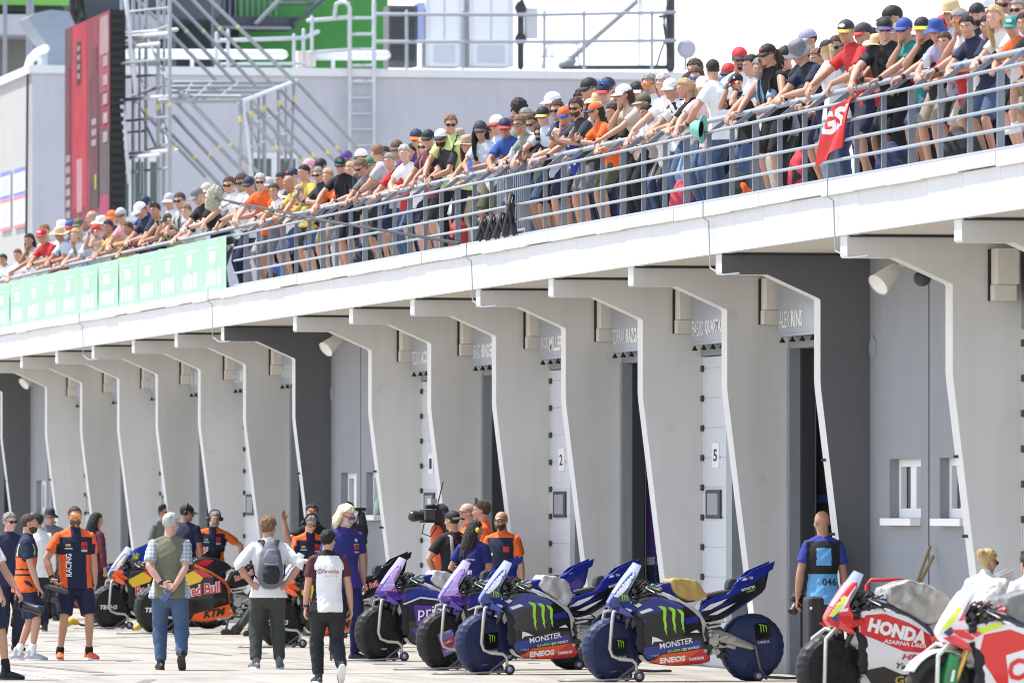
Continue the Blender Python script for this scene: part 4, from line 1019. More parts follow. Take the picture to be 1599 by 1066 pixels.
        if kind == 'straw': a.m = [1 if .035 < sum(a.v[i][2] for i in f_) / 4 < .062 and sum(math.hypot(a.v[i][0], a.v[i][1]) for i in f_) / 4 < .11 else 0 for f_ in a.f]; slots = 2
        me = auto_smooth(a.mesh('hat', ()), 60)
    elif kind in ('shades', 'visor', 'specs'):
        for sg in (-1, 1):
            if kind == 'specs':
                pts = [(sg * .033 + .026 * math.cos(a), -.096 + 6 * (.026 * math.cos(a) + sg * .033) ** 2, .006 + .019 * math.sin(a)) for a in [2 * PI * q / 14 for q in range(14)]]; mb.tube(pts, .0028, 5, closed=True)
            else:
                a_ = MB(); a_.ell((0, 0, 0), (.031, .009, .021 if kind == 'shades' else .025), None, 16, 10); Mz = Matrix.Rotation(R(sg * 20), 3, 'Z')
                mb.add([tuple(Mz @ V(p) + V((sg * .034, -.096, .007))) for p in a_.v], a_.f, 0)
            mb.tube([(sg * .062, -.080, .013), (sg * .076, -.04, .014), (sg * .079, .02, .010)], .004, 6, mi=1)
        mb.tube([(-.012, -.101, .012), (.012, -.101, .012)], .0045 if kind != 'visor' else .012, 6, mi=1 if kind != 'visor' else 0); me = mb.mesh('glasses', (), True); slots = 2
    elif kind == 'eyes':
        for sg in (1,):
            mb.ell((sg * .031, -.0765, .006), (.0135, .010, .0085), None, 12, 8, 0); mb.ell((sg * .031, -.0835, .006), (.0058, .004, .0058), None, 10, 6, 1)
        me = mb.mesh('eye', (), True); slots = 2
    elif kind == 'brows':
        for sg in (1,): mb.tube([(sg * .016, -.0965, .030), (sg * .034, -.0945, .035), (sg * .052, -.078, .029)], [.004, .0045, .003], 6)
        me = mb.mesh('eyebrow', (), True)
    elif kind == 'phones':
        mb.tube([(-.088, .01, .0), (-.092, .01, .06), (-.06, .012, .125), (0, .012, .142), (.06, .012, .125), (.092, .01, .06), (.088, .01, .0)], .010, 8, mi=1)
        for sg in (-1, 1): mb.tube([(sg * .072, .012, -.004), (sg * .112, .012, -.004)], [(.030, .040), (.026, .034)], 14, ref=(0, 0, 1))
        me = mb.mesh('headphones', (), True); slots = 2
    if len(me.materials): me.materials.clear()
    for _ in range(slots): me.materials.append(None)
    HM[kind] = me
    return me
def attach(name, me, root, mats, M=None, label=None):
    o = bpy.data.objects.new(name, me); COL.objects.link(o); o.parent = root
    if M is not None: o.matrix_local = M
    for i, m in enumerate(mats):
        if i < len(o.material_slots): o.material_slots[i].link = 'OBJECT'; o.material_slots[i].material = m
    return o
LIPS = {'skin1': (.50, .24, .19), 'skin2': (.41, .19, .15), 'skin3': (.58, .29, .25), 'skin4': (.26, .12, .10)}
def dress_head(root, B, hat=None, hair='short', haircol='hdark', glasses=None, beard=None, skin='skin1', eyes=True, phones=None):
    H = B.H
    if hair and hair != 'bald': attach('hair', hm(hair if not hat else {'long': 'long_u', 'wavy': 'long_u', 'pony': 'pony_u', 'bun': 'bun_u'}.get(hair, 'under')), root, [mat(haircol, .75, 'hair')], H)
    if beard: attach('beard', hm('goatee' if beard == 'goatee' else 'beard'), root, [mat(haircol if isinstance(beard, bool) or beard == 'goatee' else beard, .8, 'hair')], H)
    if hat:
        k = hat[0]; nm = {'cap': 'cap', 'capback': 'cap', 'bucket': 'bucket_hat', 'straw': 'straw_hat'}[k]; c1 = mat(hat[1], .7, 'cloth'); c2 = mat(hat[2] if len(hat) > 2 else hat[1], .7, 'cloth')
        ho = attach(nm, hm(k), root, [c1, c2], H)
        if len(hat) > 3:
            m = MB(); m.ell((0, -.0868, .076), (.036, .0065, .020), Rx(-24), 14, 8)
            if k == 'cap': attach('badge', m.mesh('badge', [None], True), ho, [mat(hat[3], .6, 'cloth')])
    if glasses:
        k, lens, frame = (glasses + (None, None))[:3] if isinstance(glasses, tuple) else (glasses, None, None)
        lm_ = {'shades': mat((.012, .012, .014), .12, 'paint'), 'specs': mat('black', .4)}.get(k) if lens is None else mat(lens, .12, 'paint')
        up = H @ Matrix.Translation((0, .016, .070)) @ Matrix.Rotation(R(-38), 4, 'X') if frame == 'up' else H
        attach('glasses', hm(k), root, [lm_, mat('black', .4)], up)
    if eyes and not (glasses and glasses != 'specs' and glasses[0] != 'specs' and (len(glasses) < 3 or glasses[2] != 'up') if isinstance(glasses, tuple) else glasses == 'shades'):
        for Hs in (H, H @ Matrix.Scale(-1, 4, (1, 0, 0))):
            attach('eye', hm('eyes'), root, [mat((.62, .58, .54), .3, 'paint'), mat((.03, .02, .015), .2, 'paint')], Hs); attach('eyebrow', hm('brows'), root, [mat(haircol, .8, 'hair')], Hs)
    if phones: attach('headphones', hm('phones'), root, [mat(phones, .5, 'paint'), mat('black', .5)], H)
# ================================================================== spectators on the deck
RH = HANDZ - DECKZ
def crowd_pose(code):
    f = 'f' in code; p = code[0]; yaw = {'0': 5, '1': 38, '2': 68, '3': -45, 'd': 18}[code[1]]; pit = {'d': 30}.get(code[1], 12)
    dn = {'R': (0, .1, -1), 'L': (0, .1, -1)}
    k = dict(female=f, head=(yaw, pit, 0), palm=dn, elbows={'R': (-.7, .35, -.7), 'L': (.7, .35, -.7)}, curl=(30, 34))
    if p == 'L': k.update(hip=(0, .14, .89), lean=42, hands={'R': (-.01, -.46, RH + .05), 'L': (.03, -.41, RH + .06)}, elbows={'R': (-1, .1, -.5), 'L': (1, .1, -.5)}, handdir={'R': (.75, -.5, -.35), 'L': (-.75, -.5, -.3)}, palm={'R': (.3, .4, -1), 'L': (-.3, .4, -1)}, feet={'R': (-.12, .12, .085, -14, 0), 'L': (.13, .05, .085, 10, 0)})
    elif p == 'M': k.update(hip=(0, .10, .91), lean=32, hands={'R': (-.16, -.50, RH + .06), 'L': (.10, -.40, RH + .07)}, elbows={'R': (-1, 0, -.4), 'L': (1, 0, -.6)}, handdir={'R': (.1, -.5, -.8), 'L': (-.1, -.5, -.8)}, feet={'R': (-.10, .16, .085, -12, 0), 'L': (.12, .0, .085, 12, 0)})
    elif p == 'U': k.update(hip=(0, .03, .93), lean=13, hands={'R': (-.20, -.36, RH + .035), 'L': (.24, -.30, RH + .035)}, elbows={'R': (-1, .5, .0), 'L': (1, .5, .0)}, handdir={'R': (.2, -1, -.1), 'L': (-.2, -1, -.1)}, curl=(38, 38))
    elif p == 'P': k.update(hip=(0, .09, .91), lean=26, hands={'R': (-.07, -.47, 1.20), 'L': (.08, -.44, 1.17)}, handdir={'R': (.25, -.35, .8), 'L': (-.3, -.35, .8)}, palm={'R': (.3, .9, .3), 'L': (-.3, .9, .3)}, elbows={'R': (-.5, -.2, -1), 'L': (.5, -.2, -1)}, curl=(40, 45))
    elif p == 'C': k.update(hip=(0, .11, .90), lean=34, hands={'R': lambda s: s.H @ V((-.03, -.085, -.175)), 'L': (.08, -.52, RH + .05)}, handdir={'R': (.1, -.1, 1), 'L': (-.5, -.6, -.3)}, palm={'R': (.4, .9, 0), 'L': (0, 0, -1)}, elbows={'R': (-.4, -.6, -1), 'L': (.7, .3, -.6)}, curl=(50, 30))
    elif p == 'F': k.update(hip=(0, .14, .89), lean=42, hands={'R': (-.02, -.45, RH + .05), 'L': (.05, -.41, RH + .06)}, elbows={'R': (-1, .1, -.4), 'L': (1, .1, -.4)}, handdir={'R': (.45, -.6, -.3), 'L': (-.4, -.6, -.4)}, palm={'R': (.5, .1, -1), 'L': (-.5, .1, -1)}, feet={'R': (-.12, .20, .085, -10, 0), 'L': (.13, -.27, .34, 4, 8)})
    elif p == 'B': k.update(hip=(0, 0, .93), lean=4, hands={'R': (-.26, -.08, .82), 'L': (.25, -.12, .86)})
    elif p == 'X': k.update(hip=(0, 0, .93), lean=5, hands={'R': (.10, -.24, 1.14), 'L': (-.12, -.22, 1.17)}, handdir={'R': (1, -.1, .1), 'L': (-1, -.1, .1)}, palm={'R': (0, 1, 0), 'L': (0, 1, 0)}, elbows={'R': (-1, .2, -.5), 'L': (1, .2, -.5)})
    elif p == 'G': k.update(hip=(0, .06, .92), lean=20, hands={'R': lambda s: s.H @ V((-.075, -.145, -.075)), 'L': lambda s: s.H @ V((.075, -.145, -.075))}, handdir={'R': (.2, -.1, 1), 'L': (-.2, -.1, 1)}, palm={'R': (.6, .8, 0), 'L': (-.6, .8, 0)}, elbows={'R': (-.5, -.3, -1), 'L': (.5, -.3, -1)}, curl=(45, 45))
    return Body(**k)
PC = {}
def proto(code):
    if code not in PC:
        B = crowd_pose(code); d = {'B': B, 'body': body_mesh(B, .0115, 2, 1.12), 'shoes': []}
        for q in 'RL':
            a, b = B.shoe(q); sm_ = remesh(a, .012, 2, .5, 'shoe'); sm_.materials.append(None); d['shoes'].append(sm_)
        d['top'] = (B.H @ V((0, .01, .118)))
        PC[code] = d
    return PC[code]
def pget(code, what, kind):
    d = proto(code); k = (what, kind)
    if k not in d: d[k] = (shirt_mesh if what == 's' else pants_mesh)(d['B'], kind, .015, .014, len(d))
    return d[k]
def parse_hat(t): return None if t == '-' else tuple(t.split(':'))
def parse_gl(t):
    if t == '-': return None
    q = t.split(':'); k = {'s': 'shades', 'x': 'specs', 'v': 'visor'}[q[0]]
    lens = {'o': (.75, .18, .02), 'b': (.03, .10, .40), 'r': (.4, .02, .03), 'k': (.012, .012, .014)}.get(q[1] if len(q) > 1 else 'k')
    return (k, lens, 'up') if len(q) > 2 else (k, lens)
GRPN = 'spectators along the deck railing'
def spectator(px, py, row, code, hat, hair, gl, shirt, pants, skin, label, delta=None, beard=None):
    d = proto(code); B = d['B']; hk, hc = hair.split(':'); 
    hatt = {'cap': .014, 'capback': .014, 'bucket': .012, 'straw': .014}.get(hat.split(':')[0], .006 if hk not in ('messy', 'curly', 'blondbig') else .02)
    dl = delta if delta is not None else rnd.uniform(8, 24); rz = R(-90 + dl); Mr = Matrix.Rotation(rz, 3, 'Z')
    loc = Mr @ (d['top'] + V((0, 0, hatt))); s = 1.0
    for _ in range(6):
        Lr = HANDX + .34 * s + (0, 0, .42, .80)[row] ; Lh = Lr + loc.x * s; zt = z_at(px, py, Lh); s = max(.80, min(1.13, (zt - DECKZ) / loc.z))
    e = empty('person', (Lr, y_at(px, Lh) - loc.y * s, DECKZ), rz, label, 'person', GRPN); wx = rnd.uniform(.95, 1.08); e.scale = (s * wx, s, s)
    sk = mat(skin, .55, 'skin')
    attach('body', d['body'], e, [sk, mat(LIPS[skin], .5)])
    sk_, sc_ = shirt.split(':'); attach('shirt', pget(code, 's', sk_), e, [patterned(sc_) if sc_ in PATT else printed(sc_, px) if px % 5 < 2 and not any(q in label for q in (' tee', ' polo', ' top', ' shirt')) else mat(sc_, .85, 'cloth')])
    pk, pc = pants.split(':'); attach('trousers' if pk == 'long' else 'shorts', pget(code, 'p', pk), e, [mat(pc, .85, 'cloth')])
    shc = rnd.choice(['white', 'charcoal', 'lightgrey', 'black', 'beige', 'navy'])
    if 'watch' not in d:
        m = MB(); m.tube([B.wr['L'].lerp(B.el['L'], .05), B.wr['L'].lerp(B.el['L'], .12)], .033, 10); d['watch'] = m.mesh('wristwatch', [None], True)
        m = MB()
        for sg in (-1, 1):
            pts = [(.14, sg * .11, -.128), (.30, sg * .105, -.150), (.43, sg * .10, -.125), (.505, sg * .10, -.03), (.50, sg * .10, .05), (.42, sg * .10, .128), (.28, sg * .10, .138)]
            m.tube([B.at(q[0]) + B.mat_at(q[0]) @ V((q[1], q[2], .035 if q[0] > .49 else 0)) for q in pts], [(.020, .008)] * 7, 8, ref=B.chest @ V((0, -1, .3)))
        d['strap'] = m.mesh('bag_strap', [None], True)
    if rnd.random() < .5: attach('wristwatch', d['watch'], e, [mat('black', .4)])
    if rnd.random() < .28 and px != 704: attach('bag_strap', d['strap'], e, [mat(rnd.choice(['black', 'charcoal', 'navy', 'red', 'grey']), .8)])
    for q in d['shoes']: attach('shoe', q, e, [mat(shc, .6)])
    dress_head(e, B, parse_hat(hat), hk, hc, parse_gl(gl), beard, skin)
    return e
PATT = {}
PRN = {}
def printed(c, px):
    """cloth with a broken-up print in a second colour"""
    c2 = ['white', 'black', 'red', 'grey', 'royal'][px % 5]
    if c2 == c: c2 = 'charcoal'
    k = (c, c2)
    if k not in PRN:
        m = mat(c, .85, 'cloth').copy(); N = m.node_tree.nodes; Lk = m.node_tree.links; b = N['Principled BSDF']
        src = b.inputs['Base Color'].links[0].from_socket; tc = N.new('ShaderNodeTexCoord'); mp = N.new('ShaderNodeMapping'); mp.inputs['Scale'].default_value = (9, 5, 13); Lk.new(tc.outputs['Object'], mp.inputs['Vector'])
        vo = N.new('ShaderNodeTexNoise'); vo.inputs['Scale'].default_value = 1.0; vo.inputs['Detail'].default_value = 1; Lk.new(mp.outputs['Vector'], vo.inputs['Vector'])
        cr = N.new('ShaderNodeValToRGB'); cr.color_ramp.elements[0].position = .60; cr.color_ramp.elements[1].position = .61; cr.color_ramp.elements[0].color = (0, 0, 0, 1); cr.color_ramp.elements[1].color = (1, 1, 1, 1); Lk.new(vo.outputs['Fac'], cr.inputs['Fac'])
        mx = N.new('ShaderNodeMix'); mx.data_type = 'RGBA'; Lk.new(cr.outputs['Color'], mx.inputs['Factor']); Lk.new(src, mx.inputs['A']); mx.inputs['B'].default_value = PAL[c2] + (1,); Lk.new(mx.outputs['Result'], b.inputs['Base Color']); PRN[k] = m
    return PRN[k]
def patterned(k):
    if not callable(PATT[k]): return PATT[k]
    PATT[k] = PATT[k](); return PATT[k]
def checks(c1, c2, sc):
    def mk():
        m, N, L, b = new_mat('checked_cloth'); tc = N.new('ShaderNodeTexCoord'); mp = N.new('ShaderNodeMapping'); mp.inputs['Scale'].default_value = (sc, sc * .3, sc); L.new(tc.outputs['Object'], mp.inputs['Vector'])
        mixs = []
        for ax in ('X', 'Z'):
            wv = N.new('ShaderNodeTexWave'); wv.wave_type = 'BANDS'; wv.bands_direction = ax; wv.inputs['Scale'].default_value = .5; L.new(mp.outputs['Vector'], wv.inputs['Vector'])
            rm = N.new('ShaderNodeValToRGB'); rm.color_ramp.interpolation = 'CONSTANT'; rm.color_ramp.elements[0].color = c1 + (1,); rm.color_ramp.elements[1].position = .62; rm.color_ramp.elements[1].color = c2 + (1,); L.new(wv.outputs['Fac'], rm.inputs['Fac']); mixs.append(rm)
        mx = N.new('ShaderNodeMix'); mx.data_type = 'RGBA'; mx.inputs['Factor'].default_value = .5; L.new(mixs[0].outputs['Color'], mx.inputs['A']); L.new(mixs[1].outputs['Color'], mx.inputs['B']); L.new(mx.outputs['Result'], b.inputs['Base Color']); b.inputs['Roughness'].default_value = .85
        return m
    return mk
PATT['yellowcheck'] = checks((.66, .72, .34), (.50, .62, .16), 26); PATT['bluecheck'] = checks((.62, .64, .68), (.05, .07, .16), 42)
TABLE = '''
4|396|1|L1|-|short:hdark|-|tee:white|long:navy|skin2|dark haired spectator cut by the left photo edge on the deck
27|388|1|L1|-|short:hred|-|tee:white|shorts:navy|skin1|spectator with reddish hair in white tee left of the dark haired woman
45|364|1|C1f|-|long:hblack|-|tee:beige|long:denim|skin2|dark long haired woman resting her cheek on her hand above the banners
64|355|1|L1|cap:red:red:white|short:hbrown|-|tee:red|long:black|skin1|spectator in bright red cap and red shirt above the far green banners
69|349|2|U1|-|short:hlight|-|tee:beige|long:denim|skin1|light brown haired head just behind the bright red cap
92|353|1|L1|straw:straw:brown|short:hgrey|-|tee:paleblue|shorts:khaki|skin2|spectator in straw sun hat beside the bright red cap
96|343|2|U1|bucket:white|short:hgrey|-|tee:white|long:navy|skin1|spectator in white bucket hat behind the straw sun hat
109|342|2|U1|cap:blue:red|short:hdark|-|tee:purple|long:navy|skin2|spectator in blue cap with red peak above the far banners
117|356|1|L1f|-|wavy:hblond|-|tee:paleblue|shorts:denim|skin3|blond spectator in pale tee leaning below the olive cap
122|339|2|U1|cap:olive:olive|short:hgrey|-|tee:lightgrey|long:charcoal|skin1|older spectator in olive cap left of the tall grey haired man
142|328|2|U0|-|ring:hgrey|-|tee:lightgrey|long:navy|skin1|grey haired balding man standing taller than his banner neighbours
149|349|1|G1|cap:red:black|short:hdark|-|tank:beige|shorts:black|skin1|spectator in red cap holding both hands up to his face
157|336|2|U1|straw:offwhite:tan|short:hgrey|-|tee:pink|long:khaki|skin1|spectator in off white brimmed hat behind the raised elbows
168|343|1|L1|-|short:hblack|-|tee:yellow|shorts:red|skin2|dark haired spectator in yellow tee above the middle banners
174|327|2|U1|cap:orange:orange|short:hdark|-|tee:charcoal|long:black|skin1|spectator in orange cap behind the yellow tee
188|323|1|L1|cap:lightgrey:charcoal|short:hdark|-|tee:pink|shorts:grey|skin1|spectator in light grey cap and pink tee above the banners
199|346|1|L0|-|short:hbrown|-|tee:maroon|shorts:navy|skin2|brown haired spectator in maroon tee with long bare forearms
215|315|1|Ld|cap:white:white|short:hdark|-|polo:navy|long:navy|skin1|spectator in white cap and navy shirt looking down over banners
226|304|2|U1|cap:navy:navy|short:hdark|-|tee:royal|long:navy|skin2|spectator in navy cap behind the white cap
241|316|1|L1|-|short:hdark|s::up|tank:tan|shorts:black|skin2|bare armed spectator with glasses pushed up above banners
261|331|1|G1|cap:olive:green|short:hdark|-|tank:khaki|shorts:khaki|skin1|spectator in dark green cap taking a photo above the banners
264|300|2|U1|cap:lightgrey:white|short:hdark|-|tee:white|long:navy|skin1|spectator in pale grey cap behind the green capped photographer
280|300|2|U1|-|short:hbrown|s|tee:lightgrey|long:charcoal|skin1|brown haired spectator in sunglasses left of the black shirted leaning man
290|318|1|L1|-|short:hlight|-|tee:white|shorts:grey|skin3|fair haired spectator under the leaning man's shoulder
304|292|1|Ld|cap:grey:grey|short:hgrey|-|tee:black|shorts:khaki|skin3|man in black shirt and grey cap bending forward beside the fluffy microphone
322|284|2|U1|cap:beige:beige|short:hbrown|-|tee:lightgrey|long:navy|skin1|spectator in beige cap behind the fluffy microphone
357|275|1|M1|-|short:hbrown|s|polo:white|long:navy|skin1|man in white polo and sunglasses right of the fluffy microphone
376|270|2|U1|-|curly:hbrown|s|tee:white|long:grey|skin2|curly brown haired man in sunglasses and white tee by the banners end
388|274|1|L1|cap:navy:navy|short:hdark|s|tee:palepink|shorts:lightgrey|skin1|spectator in navy cap, sunglasses and pale pink tee
406|270|1|M1|-|short:hwhite|s|tee:orange|shorts:grey|skin3|white haired man in sunglasses and orange tee
427|286|1|L1f|-|bun:hbrown|-|tank:white|shorts:denim|skin1|woman with brown bun in white top leaning on the rail
447|274|1|Ld|-|bald:hdark|-|tee:yellow|shorts:black|skin2|bald man in yellow tee leaning on the rail
455|261|2|U0|cap:navy:navy:red|short:hdark|-|tee:charcoal|long:black|skin1|spectator in navy cap with red badge behind the bald man
466|288|1|L1|-|short:hblond|-|tee:yellow|shorts:denim|skin3|small blond child in yellow between taller spectators
473|256|1|U0|-|buzz:hblack|-|tee:yellow|shorts:charcoal|skin1|man with black buzz cut and yellow tee seen from the side
496|260|1|P1|-|short:hgrey|s|polo:charcoal|shorts:khaki|skin3|grey haired man in sunglasses and charcoal polo holding up his hands
511|262|1|L1|-|short:hblond|-|tee:orange|shorts:denim|skin3|blond spectator in orange tee left of the black polo man
482|246|2|U1|cap:pink:pink|short:hbrown|-|tee:palepink|long:denim|skin1|spectator in pink cap standing in the second row
500|246|2|U1|cap:black:black|short:hbrown|-|tee:grey|long:black|skin1|spectator in plain black cap beside the pink cap
531|243|1|M1|cap:black:black:teal|short:hdark|s|polo:black|shorts:black|skin1|man in black polo, sunglasses and black cap with teal badge
540|233|2|U1|cap:purple:purple|short:hdark|-|tee:lightgrey|long:navy|skin1|spectator in purple cap behind the black polo man
563|231|2|U1|cap:white:black|short:hdark|s|tee:charcoal|long:denim|skin1|spectator in white cap with black peak and sunglasses
560|247|1|Fd|-|curly:hlight|s|tee:grey|shorts:charcoal|skin1|curly haired man in grey tee looking down, one foot on the rail
588|224|1|M3|-|buzz:hlight|-|tee:lightgrey|shorts:navy|skin1|young man with buzz cut in light grey tee looking away
607|238|1|L1|-|short:hgrey|-|tee:red|long:denim|skin1|grey haired spectator in red tee right of the buzz cut man
619|217|2|U1|cap:brown:brown|short:hgrey|x|tee:tan|long:khaki|skin1|spectator in brown cap and glasses in the second row
631|225|1|L1f|-|short:hwhite|-|tee:white|shorts:navy|skin3|woman with short white hair in white tee leaning forward
650|200|2|U1|cap:navy:orange|short:hdark|s|polo:purple|long:denim|skin1|man in navy cap with orange peak and purple polo
668|201|1|U1|cap:black:black|short:hdark|s|tee:maroon|shorts:black|skin1|man in black cap, sunglasses and maroon tee
688|200|1|M1|cap:white:navy|short:hdark|s|tee:charcoal|shorts:white|skin2|bearded man in white cap with navy peak and charcoal tee
704|178|1|U1|-|short:hlight|s|polo:yellowcheck|long:black|skin1|tall man in yellow checked shirt with black braces and sunglasses
728|210|1|L1f|straw:tan:beige|long:hbrown|-|tank:beige|long:olive|skin1|woman in wide tan sun hat beside the yellow checked shirt
750|187|1|L1f|cap:charcoal:charcoal|long:hblack|s|tee:paleblue|shorts:olive|skin2|dark long haired woman in charcoal cap and sunglasses
774|178|2|U1|cap:white:red|short:hgrey|s|tee:paleblue|long:navy|skin1|man in white cap with red peak in the second row
788|183|1|L1|cap:navy:red|short:hdark|x|polo:blue|shorts:denim|skin2|man in blue polo, glasses and navy cap with red peak
809|152|2|U3|-|messy:hdark|s:r|tee:sage|long:denim|skin2|man with messy dark hair and red sunglasses looking right
810|179|1|L1|-|short:hlight|x|tee:sage|shorts:denim|skin1|man with light brown hair and glasses in sage tee
828|176|1|Ld|-|short:hbrown|s|tee:black|shorts:navy|skin1|brown haired man in black tee and sunglasses looking down
843|195|1|P1|-|short:hblack|s|tee:black|shorts:black|skin1|bearded dark haired man in black tee low at the rail
847|165|1|M1|cap:black:yellow|short:hgrey|s:b|polo:paleblue|shorts:navy|skin3|man in pale blue polo with mirrored blue sunglasses and black cap
861|142|2|U0|cap:white:white|short:hdark|-|tee:lightgrey|long:navy|skin1|spectator in plain white cap facing left in the second row
869|156|2|U1|-|short:hbrown|s|tee:navy|long:denim|skin1|brown haired man in sunglasses between white cap and orange cap
880|165|1|C1|cap:orange:royal|short:hdark|-|tee:royal|shorts:charcoal|skin1|young spectator in orange and blue cap with hand on chin
898|151|1|P1|-|messy:hbrown|s|tee:charcoal|shorts:grey|skin1|bearded man with tousled brown hair holding a phone at the rail
914|153|2|U1|-|messy:hblond|-|tee:white|long:denim|skin3|blond tousled haired spectator behind the orange capped girl
928|158|1|P0f|cap:orange:navy|long:hblack|-|tee:orange|shorts:olive|skin1|girl in orange cap with navy peak and long dark hair
918|120|2|U0|cap:black:black|short:hbrown|s|tee:charcoal|long:black|skin1|man in black cap and sunglasses facing left, tall in second row
948|110|3|U1|cap:navy:red:white|short:hgrey|-|tee:grey|long:navy|skin3|rearmost man in navy cap with red peak and white badge
943|126|2|U1|cap:navy:red|short:hgrey|s:b:up|polo:lightgrey|long:navy|skin3|man in navy cap with blue sunglasses resting on its peak
955|161|1|L0f|-|long:hdark|-|tee:black|long:black|skin1|woman with long dark hair in black tee left of the white cap
972|130|1|C0f|cap:white:white|long:hdark|s|tee:beige|long:black|skin1|woman in white cap with long dark hair, hand raised to mouth
993|126|2|U1|cap:black:white|short:hdark|s:o|tee:white|long:grey|skin1|spectator in black cap with orange sunglasses
1003|145|1|L0|cap:olive:khaki|short:hdark|-|tee:white|shorts:khaki|skin1|spectator in olive cap and white tee leaning low
1008|166|1|L0|-|short:hblack|-|tee:white|long:navy|skin2|black haired youngster low at the rail below the olive cap
1013|114|2|U1|-|short:hgrey|s:o|polo:white|long:denim|skin1|grey brown haired man in orange sunglasses and white polo
1034|113|1|M1|-|messy:hwhite|-|polo:white|long:denim|skin3|older man with thick white hair and white polo
1046|121|1|L1|cap:white:white|short:hgrey|-|tee:white|long:lightdenim|skin1|spectator in white cap right of the thick white hair
1067|122|1|L0f|-|pony:hblond|-|tee:black|long:denim|skin1|woman with blond ponytail in black top
1084|91|3|U1|-|short:hbrown|-|tee:grey|long:navy|skin1|brown haired man at the back near the round dish
1087|104|2|U1|-|short:hbrown|s:b|tee:charcoal|long:navy|skin1|man with mirrored blue sunglasses below the round dish
1097|118|1|M1|cap:white:white|short:hwhite|-|polo:palepink|long:denim|skin3|older man in white cap and pale pink polo holding a green hat
1112|92|1|U3|-|buzz:hdark|-|tee:white|long:denim|skin1|man with dark cropped hair and white tee turned away
1137|97|2|U1|cap:red:black|short:hdark|s|tee:charcoal|long:black|skin2|spectator in red cap with black peak beside the cropped hair man
1149|113|1|G1|cap:black:red:white|short:hdark|-|tee:black|long:denim|skin1|spectator in black cap taking a picture with both hands raised
1155|72|2|U1|cap:red:black|short:hdark|s|tee:white|long:navy|skin2|man with moustache in red and black cap and white tee
1171|85|2|U0|-|short:hdark|-|tee:white|long:grey|skin1|dark haired man partly hidden behind the tank top woman
1185|90|1|M1|-|short:hgrey|-|polo:lightblue|long:offwhite|skin1|grey bearded man in light blue polo with pale trousers
1197|67|1|U0f|cap:black:black:red|pony:hbrown|s|tank:black|shorts:black|skin1|woman in black tank top and black cap with red badge
1241|63|1|Ld|bucket:grey|short:hgrey|-|tee:navy|shorts:navy|skin1|person in grey bucket hat looking down over the rail
1259|43|2|U0|cap:lavender:lavender|short:hdark|-|tee:black|long:black|skin1|spectator in faded lavender cap behind the grey bucket hat
1290|61|1|U3f|cap:black:black|pony:hblond|-|tee:white|long:lightdenim|skin3|woman with blond ponytail, black cap and white tee looking right
1320|29|1|M1|cap:charcoal:yellow:white|short:hgrey|-|polo:red|shorts:navy|skin1|stout man in bright red polo and dark cap with yellow peak
1346|34|2|U0|cap:charcoal:red|short:hdark|-|tee:charcoal|long:black|skin1|man in charcoal cap with red peak behind the red polo man
1369|52|1|P1f|straw:straw:black|long:hdark|s|tank:black|shorts:black|skin2|woman in straw hat with black band right of the red polo
1391|7|3|U0|cap:black:black|short:hdark|-|tee:black|long:black|skin1|man in plain black cap rising above the row of peaked caps
1381|25|1|M1|cap:black:purple|short:hdark|s|tee:black|long:black|skin3|spectator in black cap with purple peak and sunglasses
1411|26|1|C1|cap:blue:blue|short:hdark|s|tee:teal|shorts:denim|skin1|spectator in blue cap and teal tee with hand to face
1439|25|1|C1|cap:black:neon|short:hdark|s:o|tee:black|shorts:khaki|skin1|spectator in black cap with neon yellow peak
1461|28|1|L1|bucket:blue|short:hdark|s:b|tee:lavender|shorts:charcoal|skin1|spectator in blue bucket hat and lavender tee
1474|58|1|L1|-|short:hbrown|-|tee:red|shorts:beige|skin1|brown haired spectator in red tee below the blue bucket hat
1484|-2|3|U1|straw:straw:black|short:hgrey|-|tee:paleblue|long:navy|skin1|spectator in straw hat at the back near the right photo edge
1497|13|1|C1|-|curly:hgrey|s:o|tee:white|shorts:charcoal|skin1|grey curly haired man with orange sunglasses and white tee
1509|24|1|L1|-|short:hblack|-|polo:navy|shorts:denim|skin1|black haired man in navy polo beside the grey curls
1525|3|2|U1|capback:black:black|short:hdark|-|tee:charcoal|long:black|skin1|bearded man wearing his black cap backwards
1552|8|1|L1f|-|wavy:hblond|-|tee:offwhite|shorts:black|skin3|woman with long wavy blond hair and off white top
1579|27|1|F1|cap:teal:teal:white|short:hbrown|-|tee:orange|shorts:khaki|skin1|youngster in teal cap and orange tee at the right edge
1540|-6|3|U1|bucket:white|short:hdark|-|tee:grey|long:navy|skin1|spectator in white bucket hat behind the backwards cap
1567|-14|3|U1|-|short:hbrown|s|tee:tan|long:navy|skin2|brown haired tanned man in sunglasses behind the blond woman
1589|-4|2|U1|-|short:hgrey|s|tee:paleblue|long:denim|skin3|grey haired man in pale blue tee at the top right corner
1598|44|1|L1|-|short:hdark|-|tee:black|shorts:royal|skin1|dark haired person in black tee cut by the right photo edge
340|289|2|U1|capback:maroon:maroon|short:hdark|-|tee:grey|long:navy|skin2|spectator in maroon backwards cap right of the fluffy microphone
418|275|2|U1|cap:lightgrey:lightgrey|short:hbrown|-|tee:navy|long:denim|skin1|spectator in light grey cap behind the bun haired woman
438|268|2|U0|-|short:hblack|-|tee:white|long:black|skin2|black haired man in white tee just left of the bald man
546|252|2|U1|-|short:hblond|-|tee:red|long:denim|skin3|blond spectator in red tee right of the black polo man
577|243|2|U1|cap:green:green|short:hdark|-|tee:beige|long:khaki|skin1|spectator in green cap between the curly man and the buzz cut man
600|228|2|U1|-|short:hdark|s|tee:charcoal|long:black|skin2|dark haired man in sunglasses and charcoal tee behind the buzz cut man
